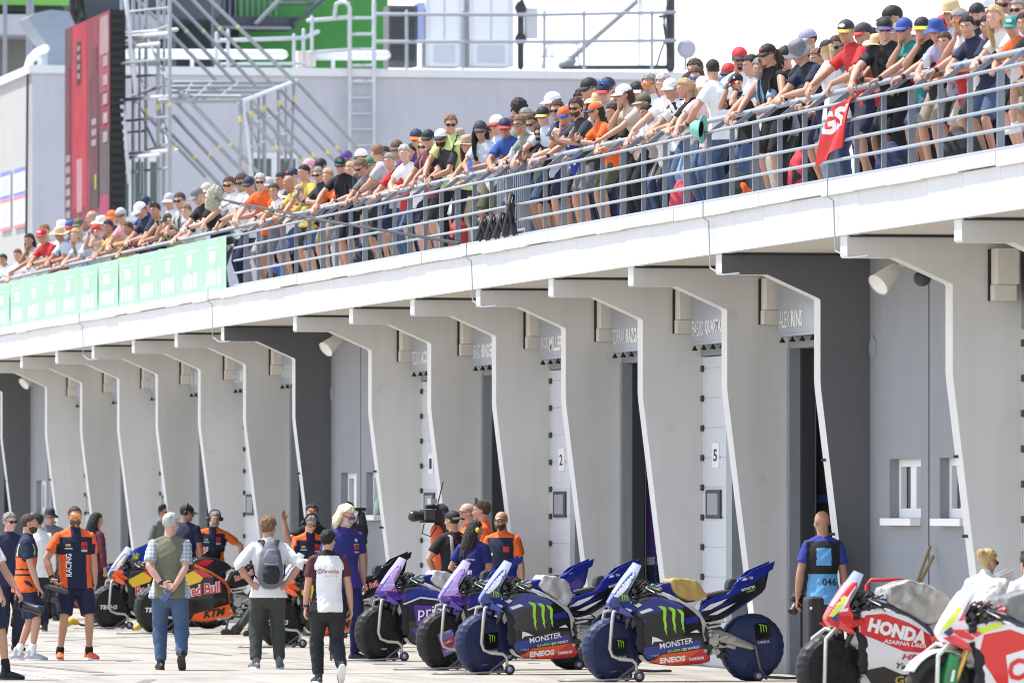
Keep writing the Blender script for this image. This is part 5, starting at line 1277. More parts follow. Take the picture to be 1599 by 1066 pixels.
641|224|2|U0|-|short:hdark|-|tee:navy|long:navy|skin1|dark haired spectator in navy tee behind the white haired woman
661|214|2|U1f|-|long:hblond|s|tee:white|long:denim|skin3|woman with long blond hair and sunglasses left of the maroon tee
716|200|2|U1|bucket:khaki|short:hgrey|-|tee:lightgrey|long:khaki|skin1|spectator in khaki bucket hat behind the checked shirt
762|196|2|U1|-|short:hblack|-|tee:pink|long:navy|skin2|black haired spectator in pink tee behind the charcoal cap woman
800|180|2|U1|cap:maroon:maroon|short:hdark|-|tee:white|long:navy|skin1|spectator in maroon cap left of the messy dark hair
820|168|2|U1|-|short:hgrey|x|tee:paleblue|long:denim|skin3|grey haired man in glasses right of the messy dark hair
855|166|2|U1f|-|bun:hdark|-|tee:red|long:black|skin1|woman with dark bun and red tee behind the pale blue polo
889|160|2|U0|cap:grey:black|short:hdark|-|tee:offwhite|long:grey|skin1|spectator in grey cap with black peak between orange cap and bearded man
906|140|3|U1|-|short:hdark|s|tee:white|long:navy|skin2|dark haired man in sunglasses left of the plain black cap
934|143|2|U1|straw:straw:navy|short:hgrey|-|tee:paleblue|long:navy|skin1|spectator in straw hat with navy band behind the orange capped girl
962|141|3|U1|-|short:hbrown|-|tee:grey|long:navy|skin1|brown haired man behind the woman in the white cap
983|140|2|U1|cap:red:white|short:hgrey|-|tee:lightgrey|long:navy|skin1|spectator in red cap with white peak behind the white capped woman
1023|118|3|U1|cap:navy:navy|short:hdark|s|tee:black|long:black|skin2|man in navy cap and sunglasses left of the thick white hair
1056|131|2|U1|cap:orange:black|short:hdark|-|tee:navy|long:navy|skin1|spectator in orange cap with black peak behind the blond ponytail
1076|112|2|U0|-|curly:hdark|-|tee:white|long:denim|skin2|curly dark haired man behind the blond ponytail woman
1125|107|2|U1|cap:white:blue|short:hdark|s|tee:paleblue|long:denim|skin1|man in white cap with blue peak and sunglasses behind the cropped hair man
1163|92|3|U1|-|short:hgrey|-|tee:navy|long:navy|skin3|grey haired man behind the moustache man
1211|82|2|U1|-|messy:hblack|s|tee:grey|long:black|skin2|man with messy black hair right of the black tank top
1226|70|3|U1|cap:black:grey|short:hdark|-|tee:charcoal|long:black|skin1|man in black cap with grey peak left of the grey bucket hat
1274|75|2|U0|-|short:hlight|-|tee:charcoal|long:black|skin1|light haired man in charcoal tee left of the blond ponytail in white
1306|55|2|U1f|-|long:hbrown|s|tee:navy|long:denim|skin1|woman with long brown hair and sunglasses behind the red polo
1358|42|3|U1|-|short:hdark|s|tee:grey|long:black|skin2|dark haired man in sunglasses behind the straw hat with black band
1400|36|2|U0|-|short:hgrey|-|tee:offwhite|long:black|skin1|grey haired man in off white tee behind the teal tee
1425|33|3|U1|cap:white:white|short:hdark|s|tee:navy|long:black|skin1|man in white cap and sunglasses behind the neon peaked cap
1450|32|2|U1|-|short:hdark|-|tee:red|long:black|skin2|dark haired man in red tee between neon peak and blue bucket hat
1472|22|3|U1|cap:red:red|short:hdark|-|tee:charcoal|long:black|skin1|man in red cap behind the blue bucket hat
1517|16|3|U1|-|short:hbrown|s|tee:lightgrey|long:black|skin1|brown haired man in sunglasses left of the backwards cap
1540|24|2|U1|-|short:hblack|-|tee:navy|long:black|skin1|black haired man in navy tee left of the blond woman
1565|22|2|U1f|straw:beige:white|long:hdark|s|tee:white|long:black|skin1|woman in beige sun hat left of the teal capped youngster
'''
BEARDS = {688, 843, 898, 1185, 1525}; GOAT = {1155, 1013}
DELTA = {704: 42, 531: 40, 650: 40, 750: 38, 631: 36, 588: -25, 809: -30, 1112: -40, 1290: -35, 1320: 12, 1097: 42, 848: 36, 1155: 44, 406: 38, 788: 34, 1381: 40, 943: 20}
SPECT = {}
for ln in TABLE.strip().split('\n'):
    c = ln.split('|'); px = int(c[0])
    SPECT[px] = spectator(px, int(c[1]), int(c[2]), c[3], c[4], c[5], c[6], c[7], c[8], c[9], c[10], DELTA.get(px), True if px in BEARDS else 'goatee' if px in GOAT else None)
# ================================================================== people on the pit lane
def region_mats(me, mats, fn):
    me.materials.clear()
    for m in mats: me.materials.append(m)
    c = centers(me); me.polygons.foreach_set('material_index', np.array([fn(p) for p in c], dtype=np.int32)); me.update()
VN = .0085
def lane_person(px, pfoot, ptop, rz, label, pose, shirt, pants, shoes='black', group=None, sock=None, L=None, fn=None, legfn=None, scale=None, **head):
    """stands where the photo puts the feet; shirt/pants = (kind, colour or [colours])"""
    B = Body(**pose)
    if L is None: loc = ground_at(px, pfoot)
    else: loc = Vector((L, y_at(px, L), 0))
    F = loc.y * CT + loc.x * ST
    zt = EYE + (HY - ptop) * F / FPX; top = (B.H @ V((0, .01, .120))).z
    s = scale or zt / top
    e = empty('person', loc, R(rz), label, 'person', group); e.scale = (s, s, s)
    skin = head.get('skin', 'skin1')
    attach('body', body_mesh(B, VN, 2), e, [mat(skin, .5, 'skin'), mat(LIPS[skin], .5)])
    def cm(c): return patterned(c) if isinstance(c, str) and c in PATT else mat(c, .85, 'cloth') if not hasattr(c, 'node_tree') else c
    sm = shirt_mesh(B, shirt[0], .011, .015, int(px)); cs = shirt[1] if isinstance(shirt[1], list) else [shirt[1]]
    if fn: region_mats(sm, [cm(c) for c in cs], fn)
    else: sm.materials.clear(); sm.materials.append(cm(cs[0]))
    so_ = link('shirt', sm, e)
    pm = pants_mesh(B, pants[0], .012, .016, int(px)); pm.materials.clear(); pm.materials.append(cm(pants[1]))
    if legfn: region_mats(pm, [cm(pants[1]), cm(pants[2])], legfn)
    link('trousers' if pants[0] == 'long' else 'shorts', pm, e)
    for q in 'RL':
        a, b = B.shoe(q); me = remesh(a, .007, 2, .5, 'shoe'); me.materials.append(mat(shoes, .6)); o = link('shoe', me, e); o2 = link('sole', b.mesh('sole', [mat('white' if shoes != 'black' else 'charcoal', .7)]), o)
        if sock:
            m = MB(); n = (B.kn[q] - B.an[q]).normalized(); m.tube([B.an[q] - n * .02, B.an[q] + n * (sock[1])], .047, 12); m.build('sock', mat(sock[0], .9, 'cloth'), e, True)
    dress_head(e, B, head.get('hat'), head.get('hair', 'short'), head.get('hc', 'hdark'), head.get('gl'), head.get('beard'), skin, True, head.get('phones'))
    e['_s'] = s
    del e['_s']
    return e, B, so_, s
def front(u, v): return (u, -1.0, v)
def back(u, v): return (-u, 1.0, v)
FD, BD = (0, 1, 0), (0, -1, 0)
LANE = 'team members and photographers on the pit lane'
wht = mat('white', .6)
# --- team polo patterns
def ktm_fn(p):
    x, y, z = abs(p[0]), p[1], p[2]
    if z > 1.405 and x > .06: return 1
    if x > .19 and z > 1.12: return 1 if (y < .01 and x > .23) or z > 1.33 else 0
    if x > .115 and .0 < z < 1.20 and x < .19: return 1
    return 0
KTMC = ['darknavy', 'orange']
def chest_badges(o, T, s_=1):
    decal('badge', [(.05, 1.27), (.125, 1.27), (.125, 1.35), (.05, 1.35)], front, mat('red', .6), o, T, FD)
    decal('badge', [(.05, 1.235), (.125, 1.235), (.125, 1.262), (.05, 1.262)], front, mat((.45, .48, .52), .6), o, T, FD)
    text_flat('lettering', 'KTM', front, .06, 1.28, .055, .028, mat('black', .6), o, .01, .2, 0, T, 0, FD)
    decal('badge', [(-.13, 1.30), (-.075, 1.30), (-.075, 1.325), (-.13, 1.325)], front, mat('yellow', .6), o, T, FD)
    decal('badge', [(-.14, 1.265), (-.055, 1.265), (-.055, 1.283), (-.14, 1.283)], front, mat('lightblue', .6), o, T, FD)
# A: bearded man in orange and navy team kit, shorts
e, B, o, s = lane_person(116, 1029, 789, 6, 'bearded man in orange and navy team polo, navy shorts and orange shoes', dict(hip=(0, 0, .925), lean=1, head=(-4, 2, 0), hands={'R': (-.285, -.10, .92), 'L': (.235, -.03, .85)}, elbows={'R': (-1, .5, -.2), 'L': (1, .5, -.2)}, palm={'R': (.5, -.3, .5)}, handdir={'R': (.5, -.5, -.5), 'L': (-.15, -.1, -1)}, feet={'R': (-.17, 0, .085, -14, 0), 'L': (.17, -.02, .085, 18, 0)}, wide=1.06, belly=.012),
    ('polo', KTMC), ('shorts', 'darknavy'), 'orange', LANE, ('black', .05), None, ktm_fn, hair='buzz', hc='hbrown', beard=(.13, .065, .03), gl=('visor', (.85, .28, .02)))
T = bvh(o.data); chest_badges(o, T)
text_flat('lettering', 'RACING', front, -.065, .955, .26, .062, wht, o, .02, 0, PI / 2, T, 0, FD)
m = MB(); m.tube([B.wr['R'].lerp(B.el['R'], .10) - V((.0, 0, 0)), B.wr['R'].lerp(B.el['R'], .16)], .034, 10); m.build('wristwatch', mat('black', .4), e, True)
# B: photographer in orange vest with tattooed arm
def vest_fn(p):
    x, y, z = p[0], p[1], p[2]
    if abs(x) > .175 and z > 1.13: return 0
    if z > 1.40: return 0
    if abs(abs(x) - .12) < .016 and z > 1.25: return 3
    return 2 if (z < 1.02) or (1.10 < z < 1.24 and y < .12) or (abs(z - 1.06) < .02) else 1
e, B, o, s = lane_person(40, 1030, 801, 78, 'photographer in orange and black vest with tattooed arm, seen in profile', dict(hip=(0, 0, .93), lean=3, head=(4, 3, 0), hands={'R': (-.22, -.18, .84), 'L': (.24, .0, .86)}, palm={'R': (0, -.3, -1)}, handdir={'R': (.1, -.6, -.8)}, feet={'R': (-.10, -.08, .085, -8, 0), 'L': (.10, .10, .085, 10, 0)}),
    ('polo', ['navy', 'black', 'orange', 'lightgrey']), ('shorts', 'navy'), 'lightgrey', LANE, ('white', .10), None, vest_fn, hair='buzz', hc='hbrown', beard='hbrown', gl=None, skin='skin1')
CAMPOS = []
def photo_camera(wp_, d, label, lens=.16, mic=False, strap=True):
    """camera body at a world point, lens along world direction d"""
    e = empty('camera', wp_, 0, label, 'camera', 'cameras carried on the pit lane'); q = V(d).normalized().to_track_quat('Z', 'Y').to_matrix()
    def g(x, y, z): return q @ V((x, y, z))
    m = MB(); m.box((0, 0, 0), (.15, .11, .075), q); m.box(g(0, .065, .0), (.06, .04, .06), q); m.box(g(.065, -.01, .03), (.03, .10, .045), q); o = m.build('camera_body', mat('black', .5), e); md = o.modifiers.new('b', 'BEVEL'); md.width = .008; md.segments = 2
    m = MB(); m.lathe([(.0, .03), (.038, .03), (.040, .06), (.043, .08), (.043, .03 + lens * .7), (.050, .03 + lens * .75), (.052, .03 + lens), (.046, .03 + lens), (.040, lens)], (0, 0, 0), q, 20); m.build('lens', mat((.03, .03, .033), .35), e, True)
    if mic: m = MB(); m.tube([g(0, .12, -.02), g(0, .12, .10), g(0, .115, .22)], [.032, .036, .030], 12); m.build('microphone', mat((.07, .07, .075), .95, 'hair'), e, True)
    if strap: m = MB(); m.tube([g(.08, .04, 0), g(.10, -.06, -.05), g(.06, -.20, -.03), g(-.02, -.25, 0), g(-.06, -.14, .02), g(-.08, .03, 0)], [(.014, .004)] * 6, 6); m.build('strap', mat('black', .8), e)
    return e
def w_of(e, p): return Matrix.LocRotScale(e.location, e.rotation_euler, e.scale) @ V(p)
photo_camera(w_of(e, B.wr['R'] + V((-.02, -.10, -.12))), (1, -.15, -.25), 'black video camera with furry microphone held by the orange vest photographer', .12, True)
# C: photographer mostly outside the left edge: arm, camera and shoe
e, B, o, s = lane_person(-24, 1060, 800, 60, 'photographer cut by the left edge, only arm and black shoe showing', dict(hip=(0, 0, .93), head=(0, 5, 0), hands={'R': (-.16, -.26, .90), 'L': (.16, -.34, .88)}, palm={'R': (0, 0, -1), 'L': (0, 0, -1)}, feet={'R': (-.10, .18, .085, -8, 0), 'L': (.12, -.20, .085, 10, 0)}), ('polo', 'white'), ('shorts', 'navy'), 'black', LANE, ('black', .12), hair='short', hc='hbrown')
photo_camera(w_of(e, (.20, -.30, .80)), (1, -.3, -.3), 'black camera with long lens hood at the left photo edge', .24)
# D: older man behind the vest photographer
lane_person(13, 1015, 799, 15, 'grey haired man in sunglasses and navy polo behind the orange vest photographer', dict(hip=(0, 0, .93), head=(8, 5, 0)), ('polo', 'navy'), ('long', 'darknavy'), 'black', LANE, None, None, None, None, hair='short', hc='hgrey', gl='shades', skin='skin3')
# E: white shirt, dark trousers
lane_person(60, 985, 800, 200, 'man in white shirt and dark trousers standing behind the vest photographer', dict(hip=(0, 0, .93), head=(30, 5, 0)), ('long', 'white'), ('long', 'darknavy'), 'charcoal', LANE, hair='short', hc='hdark')
# F: bucket hat
lane_person(77, 968, 793, 5, 'distant man in dark bucket hat and grey tee', dict(hip=(0, 0, .93), head=(-5, 5, 0)), ('tee', 'grey'), ('long', 'charcoal'), 'black', LANE, hair='short', hc='hdark', hat=('bucket', 'charcoal'))
# G: dark long hair, far
lane_person(146, 972, 800, 120, 'distant woman with long dark hair and maroon top right of the bearded man', dict(hip=(0, 0, .93), female=True, head=(-20, 15, 0)), ('long', 'maroon'), ('long', 'black'), 'black', LANE, hair='long', hc='hblack')
# H: older man from behind, vest, checked shirt, jeans
def oldvest(p): return 1 if abs(p[0]) > .172 else 0
e, B, o, s = lane_person(265, 1045, 800, 172, 'white haired man in olive waistcoat and jeans with hands behind his back', dict(hip=(0, 0, .925), lean=3, head=(-38, 8, 0), hands={'R': (-.05, .175, .93), 'L': (.09, .20, .96)}, elbows={'R': (-1, .4, -.2), 'L': (1, .4, -.2)}, handdir={'R': (.7, .15, -.5), 'L': (-.9, .1, -.25)}, palm={'R': (0, 1, .2), 'L': (0, 1, .2)}, feet={'R': (-.13, .30, .17, -6, 48), 'L': (.10, -.06, .085, 10, 0)}, knees={'R': (-.1, -1, .2)}, belly=.035, wide=1.05),
    ('vest', ['sage', 'bluecheck']), ('long', 'denim'), 'black', LANE, None, None, oldvest, hair='short', hc='hwhite', gl='specs', skin='skin3')
o.data.materials[0] = mat((.15, .15, .095), .85, 'cloth')
sl_ = MB()
for q in 'RL': B.arm(sl_, q, .020, .80)
me = remesh(sl_, .012, 3, .5, 'sleeves'); 
me.materials.append(patterned('bluecheck')); link('shirt_sleeves', me, e)
m = MB(); m.tube([B.wr['L'].lerp(B.el['L'], .05), B.wr['L'].lerp(B.el['L'], .11)], .033, 10); m.build('wristwatch', mat('black', .4), e, True)
ph = MB(); ph.box((0, 0, 0), (.075, .012, .15), Rz(10) @ Ry(35)); po = ph.build('phone', mat((.10, .16, .35), .25), None, False, w_of(e, B.wr['R'] + V((.09, .05, -.09)))); tag(po, 'blue phone held behind the back of the waistcoat man', 'phone')
# I: mechanic with headphones
e, B, o, s = lane_person(331, 975, 797, -4, 'mechanic in orange and navy polo with headphones leaning on a motorbike', dict(hip=(0, 0, .92), lean=6, side=4, head=(3, 8, 0), hands={'R': (-.25, -.14, .90), 'L': (.44, -.12, .98)}, elbows={'R': (-1, .5, -.3), 'L': (1, .4, .1)}, feet={'R': (-.14, 0, .085, -12, 0), 'L': (.14, 0, .085, 12, 0)}, wide=1.05), ('polo', KTMC), ('shorts', 'darknavy'), 'black', LANE, ('black', .08), None, ktm_fn, hair='buzz', hc='hgrey', beard='hgrey', phones='charcoal')
T = bvh(o.data); chest_badges(o, T); text_flat('lettering', 'RACING', front, -.07, .96, .24, .06, wht, o, .02, 0, PI / 2, T, 0, FD)
# J: navy tee, black helmet like cap, behind the waistcoat man
lane_person(288, 978, 787, 150, 'man in navy tee and black cap behind the waistcoat man', dict(hip=(0, 0, .93), lean=3, head=(-75, 10, 0), hands={'L': (.27, -.05, .80), 'R': (-.27, -.02, .80)}), ('tee', 'navy'), ('long', 'darknavy'), 'black', LANE, hair='short', hc='hdark', hat=('cap', 'black', 'black'), phones='black', skin='skin2')
# K: sunglasses, grey shirt
lane_person(254, 965, 787, 25, 'dark haired man in sunglasses and grey shirt left of the waistcoat man', dict(hip=(0, 0, .93), head=(10, 5, 0)), ('polo', 'greygreen'), ('long', 'charcoal'), 'black', LANE, hair='short', hc='hblack', gl='shades', skin='skin2')
# L: backpack man
e, B, o, s = lane_person(419, 1043, 806, 178, 'man in white shirt with grey backpack, hands on his hips', dict(hip=(0, 0, .925), lean=3, head=(-32, 6, 0), hands={'R': (-.205, .07, .99), 'L': (.205, .07, .99)}, elbows={'R': (-1, .25, 0), 'L': (1, .25, 0)}, handdir={'R': (.75, .45, -.45), 'L': (-.75, .45, -.45)}, palm={'R': (.2, -1, -.2), 'L': (-.2, -1, -.2)}, feet={'R': (-.13, 0, .085, -14, 0), 'L': (.15, .02, .085, 14, 0)}), ('roll', 'white'), ('long', (.042, .048, .042)), (.16, .18, .24) if False else 'grey', LANE, hair='messy', hc='hlight')
bp = empty('backpack', w_of(e, (0, .145, 1.20)), R(178), 'grey and black backpack on the white shirted man', 'backpack')
def bpart(name, mb, mt, vox=.01):
    me = remesh(mb, vox, 3, .5, name); wrinkle(me, .006, 14, 4); me.materials.append(mt); return link(name, me, bp)
m = MB(); m.tube([(0, .02, .23), (0, .04, .15), (0, .055, 0), (0, .05, -.16), (0, .035, -.215)], [(.075, .045), (.115, .075), (.145, .09), (.150, .085), (.13, .06)], 16, ref=(0, 1, 0)); bpart('bag', m, mat((.13, .135, .16), .7, 'cloth'))
m = MB(); m.tube([(0, .115, -.02), (0, .128, -.09), (0, .115, -.185)], [(.085, .035), (.105, .045), (.095, .035)], 14, ref=(0, 1, 0)); bpart('front_pocket', m, mat((.022, .022, .026), .8, 'cloth'))
m = MB(); m.tube([(0, .105, .16), (0, .125, .08), (0, .12, .02)], [(.07, .03), (.095, .035), (.09, .03)], 14, ref=(0, 1, 0)); bpart('top_pocket', m, mat((.19, .195, .22), .7, 'cloth'))
m = MB(); m.tube([(-.08, .150, .015), (0, .163, .012), (.08, .150, .015)], .006, 6); m.build('zip', mat('lightgrey', .4), bp, True)
for sg in (-1, 1):
    m = MB(); m.tube([(sg * .06, .04, .22), (sg * .085, -.03, .285), (sg * .10, -.12, .28), (sg * .12, -.21, .20)], [(.028, .009)] * 4, 8, ref=(0, .5, 1)); m.tube([(sg * .14, .03, -.16), (sg * .17, -.05, -.12), (sg * .185, -.10, .0)], .010, 6); m.build('shoulder_strap', mat('black', .8, 'cloth'), bp, True)
# M: man behind raising his arm
e, B, o, s = lane_person(488, 972, 786, 20, 'man in black shirt raising one open hand', dict(hip=(0, 0, .93), side=-4, head=(-22, -2, 6), hands={'R': (-.50, -.12, 1.53), 'L': (.26, -.05, .82)}, elbows={'R': (-.3, -.2, -1)}, handdir={'R': (-.25, -.1, 1)}, palm={'R': (.3, -1, 0)}, curl=(10, 30)), ('tee', 'black'), ('long', 'black'), 'black', LANE, hair='short', hc='hdark', skin='skin2', L=18.55)
# N: mechanic with headphones and glasses looking down
e, B, o, s = lane_person(482, 1006, 803, 2, 'mechanic in orange and navy polo, headset and orange shoes looking down', dict(hip=(0, 0, .925), lean=8, head=(8, 24, 0), hands={'R': (-.05, -.30, 1.12), 'L': (.10, -.30, 1.10)}, handdir={'R': (.8, -.4, .3), 'L': (-.8, -.4, .2)}, palm={'R': (0, .3, 1), 'L': (0, .3, 1)}, elbows={'R': (-.6, .3, -1), 'L': (.6, .3, -1)}, feet={'R': (-.19, -.04, .085, -18, 0), 'L': (.10, 0, .085, 12, 0)}), ('polo', KTMC), ('shorts', 'darknavy'), 'orange', LANE, ('black', .04), None, ktm_fn, hair='short', hc='hgrey', gl='specs', phones='black', skin='skin3')
T = bvh(o.data); chest_badges(o, T)
# O: blond man in blue and purple polo
def prima_fn(p):
    x, y, z = p[0], p[1], p[2]; t = z + .10 * noise.noise(V(p) * 9)
    if abs(x) > .19 and z > 1.1: return 0
    return 1 if t < 1.09 or z > 1.43 else 0
e, B, o, s = lane_person(536, 1030, 789, 18, 'man with long blond hair, beard and sunglasses in blue purple polo', dict(hip=(0, 0, .925), lean=3, head=(20, 20, 0), hands={'L': (.27, .02, .83), 'R': (-.24, -.12, .90)}, feet={'R': (-.12, 0, .085, -12, 0), 'L': (.15, .0, .085, 16, 0)}, wide=1.05), ('polo', [(.018, .022, .16), (.05, .03, .20)]), ('long', (.014, .016, .10)), 'black', LANE, None, None, prima_fn, hair='blondbig', hc=(.72, .60, .40), beard='hwhite', gl=('shades', (.10, .09, .35)), skin='skin3')
T = bvh(o.data)
ring = [(.10 + .022 * math.cos(a), 1.36 + .020 * math.sin(a)) for a in [2 * PI * i / 12 for i in range(12)]]
decal('badge', ring, front, wht, o, T, FD); decal('badge', [(.06, 1.255), (.15, 1.255), (.15, 1.295), (.06, 1.295)], front, mat('red', .6), o, T, FD); text_flat('lettering', 'prima', front, .06, 1.30, .085, .022, wht, o, .01, 0, 0, T, 0, FD); text_flat('lettering', 'YAMAHA', front, .06, 1.215, .09, .022, wht, o, .01, 0, 0, T, 0, FD)
# P: man walking away, white shirt with maroon sleeves
def brembo_fn(p):
    x, z, y = abs(p[0]), p[2], p[1]
    if z > 1.465: return 2
    if x > .168 and z > 1.12: return 1
    if x + .55 * (z - 1.40) > .150 and z > 1.30: return 1
    if x > .150 and z < 1.30: return 2
    return 0
e, B, o, s = lane_person(512, 1066, 826, 183, 'man walking away in white shirt with maroon sleeves and dark trousers', dict(hip=(0, 0, .93), lean=3, head=(-42, 3, 0), hands={'L': (.255, -.06, .82), 'R': (-.27, .05, .82)}, feet={'R': (-.10, .26, .20, -4, 58), 'L': (.09, -.10, .085, 6, 0)}, knees={'R': (-.1, -1, .2)}),
    ('polo', ['white', (.085, .018, .028), 'black']), ('long', (.016, .017, .020)), 'charcoal', LANE, None, None, brembo_fn, hair='short', hc='hblack', gl='shades')
T = bvh(o.data); mr = mat((.35, .03, .05), .6)
text_flat('lettering', 'brembo', back, -.075, 1.265, .185, .052, mr, o, .012, 0, 0, T, -.03, BD); text_flat('lettering', 'RACING', back, -.06, 1.228, .15, .017, mr, o, .0, 0, 0, T, -.03, BD, spacing=1.8)
for rad in (.030, .017):
    for i in range(18):
        a0, a1 = 2 * PI * i / 18, 2 * PI * (i + .8) / 18
        decal('emblem', [(-.112 + rad * math.cos(a0), 1.288 + rad * math.sin(a0)), (-.112 + rad * math.cos(a1), 1.288 + rad * math.sin(a1)), (-.112 + (rad - .008) * math.cos(a1), 1.288 + (rad - .008) * math.sin(a1)), (-.112 + (rad - .008) * math.cos(a0), 1.288 + (rad - .008) * math.sin(a0))], back, mr, o, T, BD) if i == 0 else None
m = MB(); m.tube([(-.112 * -1 + .027 * math.cos(a), .30, 1.286 + .027 * math.sin(a)) for a in [2 * PI * i / 20 for i in range(20)]], .004, 5, closed=True)
m.tube([(.112 + .013 * math.cos(a), .30, 1.286 + .013 * math.sin(a)) for a in [2 * PI * i / 14 for i in range(14)]], .0035, 5, closed=True)
me = m.mesh('emblem', [mr]); a = coords(me)
for i, p in enumerate(a):
    h = T.ray_cast(V((p[0], 1, p[2])), V(BD))
    if h[0] is not None: a[i, 1] = h[0].y + .002
set_coords(me, a); link('emblem', me, o)
m = MB(); m.tube([B.wr['L'].lerp(B.el['L'], .06), B.wr['L'].lerp(B.el['L'], .14)], .033, 10); m.build('wristwatch', mat('charcoal', .4), e, True)
# Q: dark haired head behind the blond man
lane_person(545, 985, 783, 200, 'dark haired man in dark shirt mostly hidden behind the blond man', dict(hip=(0, 0, .93)), ('tee', 'charcoal'), ('long', 'black'), 'black', LANE, hair='short', hc='hblack', skin='skin2', L=18.7)
# R: broadcast camera operator
e, B, o, s = lane_person(709, 1018, 797, 195, 'camera operator in black tee and black cap with grey harness', dict(hip=(0, 0, .93), lean=2, head=(25, 4, 0), hands={'R': (-.20, -.32, 1.30), 'L': (.18, -.20, 1.02)}, elbows={'R': (-.7, .2, -.7), 'L': (1, .4, -.3)}), ('tee', 'black'), ('long', 'black'), 'black', LANE, hair='short', hc='hdark', hat=('capback', 'black', 'charcoal', ))
for sg in (-1, 1):
    m = MB(); pts = [(sg * .10, .17, 1.10), (sg * .10, .165, 1.28), (sg * .09, .11, 1.44), (sg * .09, .0, 1.475), (sg * .10, -.10, 1.40), (sg * .10, -.17, 1.2)]; m.tube(pts, [(.024, .008)] * 6, 8, ref=(0, 1, .3)); m.build('harness_strap', mat((.28, .28, .30), .6, 'cloth'), e, True)
# S: woman with yellow ear defenders
e, B, o, s = lane_person(738, 1028, 812, 150, 'woman with long dark hair, yellow ear defenders and purple team polo', dict(hip=(0, 0, .93), female=True, lean=3, head=(-50, 14, 0), hands={'R': (-.24, -.03, .84), 'L': (.16, -.22, 1.12)}), ('polo', [(.018, .022, .16), (.05, .03, .20)]), ('long', 'darknavy'), 'black', LANE, None, None, prima_fn, hair='long', hc='hdark', phones=(.85, .50, .02))
T = bvh(o.data); text_flat('lettering', 'prima', back, -.06, 1.24, .13, .045, wht, o, .01, 0, 0, T, 0, BD); decal('badge', [(-.03, 1.08), (.03, 1.08), (.03, 1.13), (-.03, 1.13)], back, wht, o, T, BD)
# T,U,V: three men in orange by the garage
def orange_fn(p): return 1 if (abs(p[0]) < .11 and p[1] < 0 and p[2] < 1.40) else 0
lane_person(734, 1016, 784, 262, 'bald man in glasses and orange shirt, left of three by the garage', dict(hip=(0, 0, .93), lean=2, head=(10, 4, 0)), ('polo', 'orange'), ('long', 'darknavy'), 'black', LANE, hair='ring', hc='hgrey', gl='specs', skin='skin3')
e, B, o, s = lane_person(757, 1018, 780, 255, 'brown haired man in orange shirt with sunglasses on his head', dict(hip=(0, 0, .93), lean=2, head=(-8, 6, 0), wide=1.05), ('polo', ['orange', 'darknavy']), ('long', 'darknavy'), 'black', LANE, None, None, orange_fn, hair='short', hc='hbrown', gl=('shades', (.02, .02, .02), 'up'))
e, B, o, s = lane_person(785, 1022, 797, -28, 'bald bearded man in glasses and navy polo with orange sleeves', dict(hip=(0, 0, .93), lean=3, head=(-14, 6, 0), belly=.02), ('polo', KTMC), ('long', 'darknavy'), 'black', LANE, None, None, lambda p: 1 if abs(p[0]) > .165 or p[2] > 1.44 or (abs(p[0]) > .11 and p[2] < 1.12) else 0, hair='bald', hc='hbrown', beard=True, gl='specs')
T = bvh(o.data); decal('badge', [(.05, 1.26), (.12, 1.26), (.12, 1.33), (.05, 1.33)], front, mat('red', .6), o, T, FD); decal('badge', [(-.11, 1.22), (-.085, 1.22), (-.085, 1.25), (-.11, 1.25)], front, mat('neon', .6), o, T, FD)
# W: man in blue photographer vest seen from behind
def bvest(p):
    x, z, y = abs(p[0]), p[2], p[1]
    if x > .175 or z > 1.45: return 0
    if y > 0 and x < .075 and 1.20 < z < 1.38: return 2
    return 2 if z < 1.12 else 1
e, B, o, s = lane_person(1285, 1064, 796, 172, 'bald photographer in black and light blue vest standing at the garage mouth', dict(hip=(0, 0, .93), lean=2, head=(22, 4, 0), hands={'R': (-.24, -.06, .86), 'L': (.26, .02, .88)}, belly=.01, wide=.87), ('tee', ['royal', 'black', (.12, .34, .62)]), ('long', 'charcoal'), 'black', LANE, None, 18.75, bvest, hair='bald', hc='hdark', skin='skin2')
T = bvh(o.data); text_flat('lettering', '046', back, -.02, 1.00, .15, .075, mat('black', .6), o, .015, 0, 0, T, 0, BD)
photo_camera(w_of(e, (.24, -.10, .86)), (-.5, -.3, -.9), 'black camera hanging beside the blue vest photographer', .14, False)
# X: woman with blond bun behind the nearest motorbike
e, B, o, s = lane_person(1540, 1040, 857, 165, 'woman with blond bun in white and red team shirt, bending at the nearest motorbikes', dict(hip=(0, .15, .78), lean=26, female=True, head=(-42, 14, 0), hands={'R': (-.30, -.34, .80), 'L': (.25, -.34, .80)}, feet={'R': (-.12, .05, .085, -10, 0), 'L': (.12, .05, .085, 10, 0)}), ('roll', ['white', 'red']), ('long', 'darknavy'), 'black', LANE, None, 17.95, lambda p: 1 if abs(p[0]) > .20 and p[1] > -.12 and p[2] < 1.12 else 0, hair='bun', hc='hblond', gl='shades', skin='skin3')
T = bvh(o.data)
text_flat('lettering', 'HONDA', back, -.11, 1.02, .22, .045, mat('red', .6), o, .012, 0, 0, T, 0, BD); text_flat('lettering', 'HRC', back, -.04, .96, .10, .035, mat('darknavy', .6), o, .012, .2, 0, T, 0, BD)
# Y: right edge
lane_person(1612, 1060, 860, 190, 'person in white shirt cut by the right photo edge behind the motorbikes', dict(hip=(0, 0, .86), lean=8), ('long', 'white'), ('long', 'navy'), 'black', LANE, hair='short', hc='hdark', L=17.2)
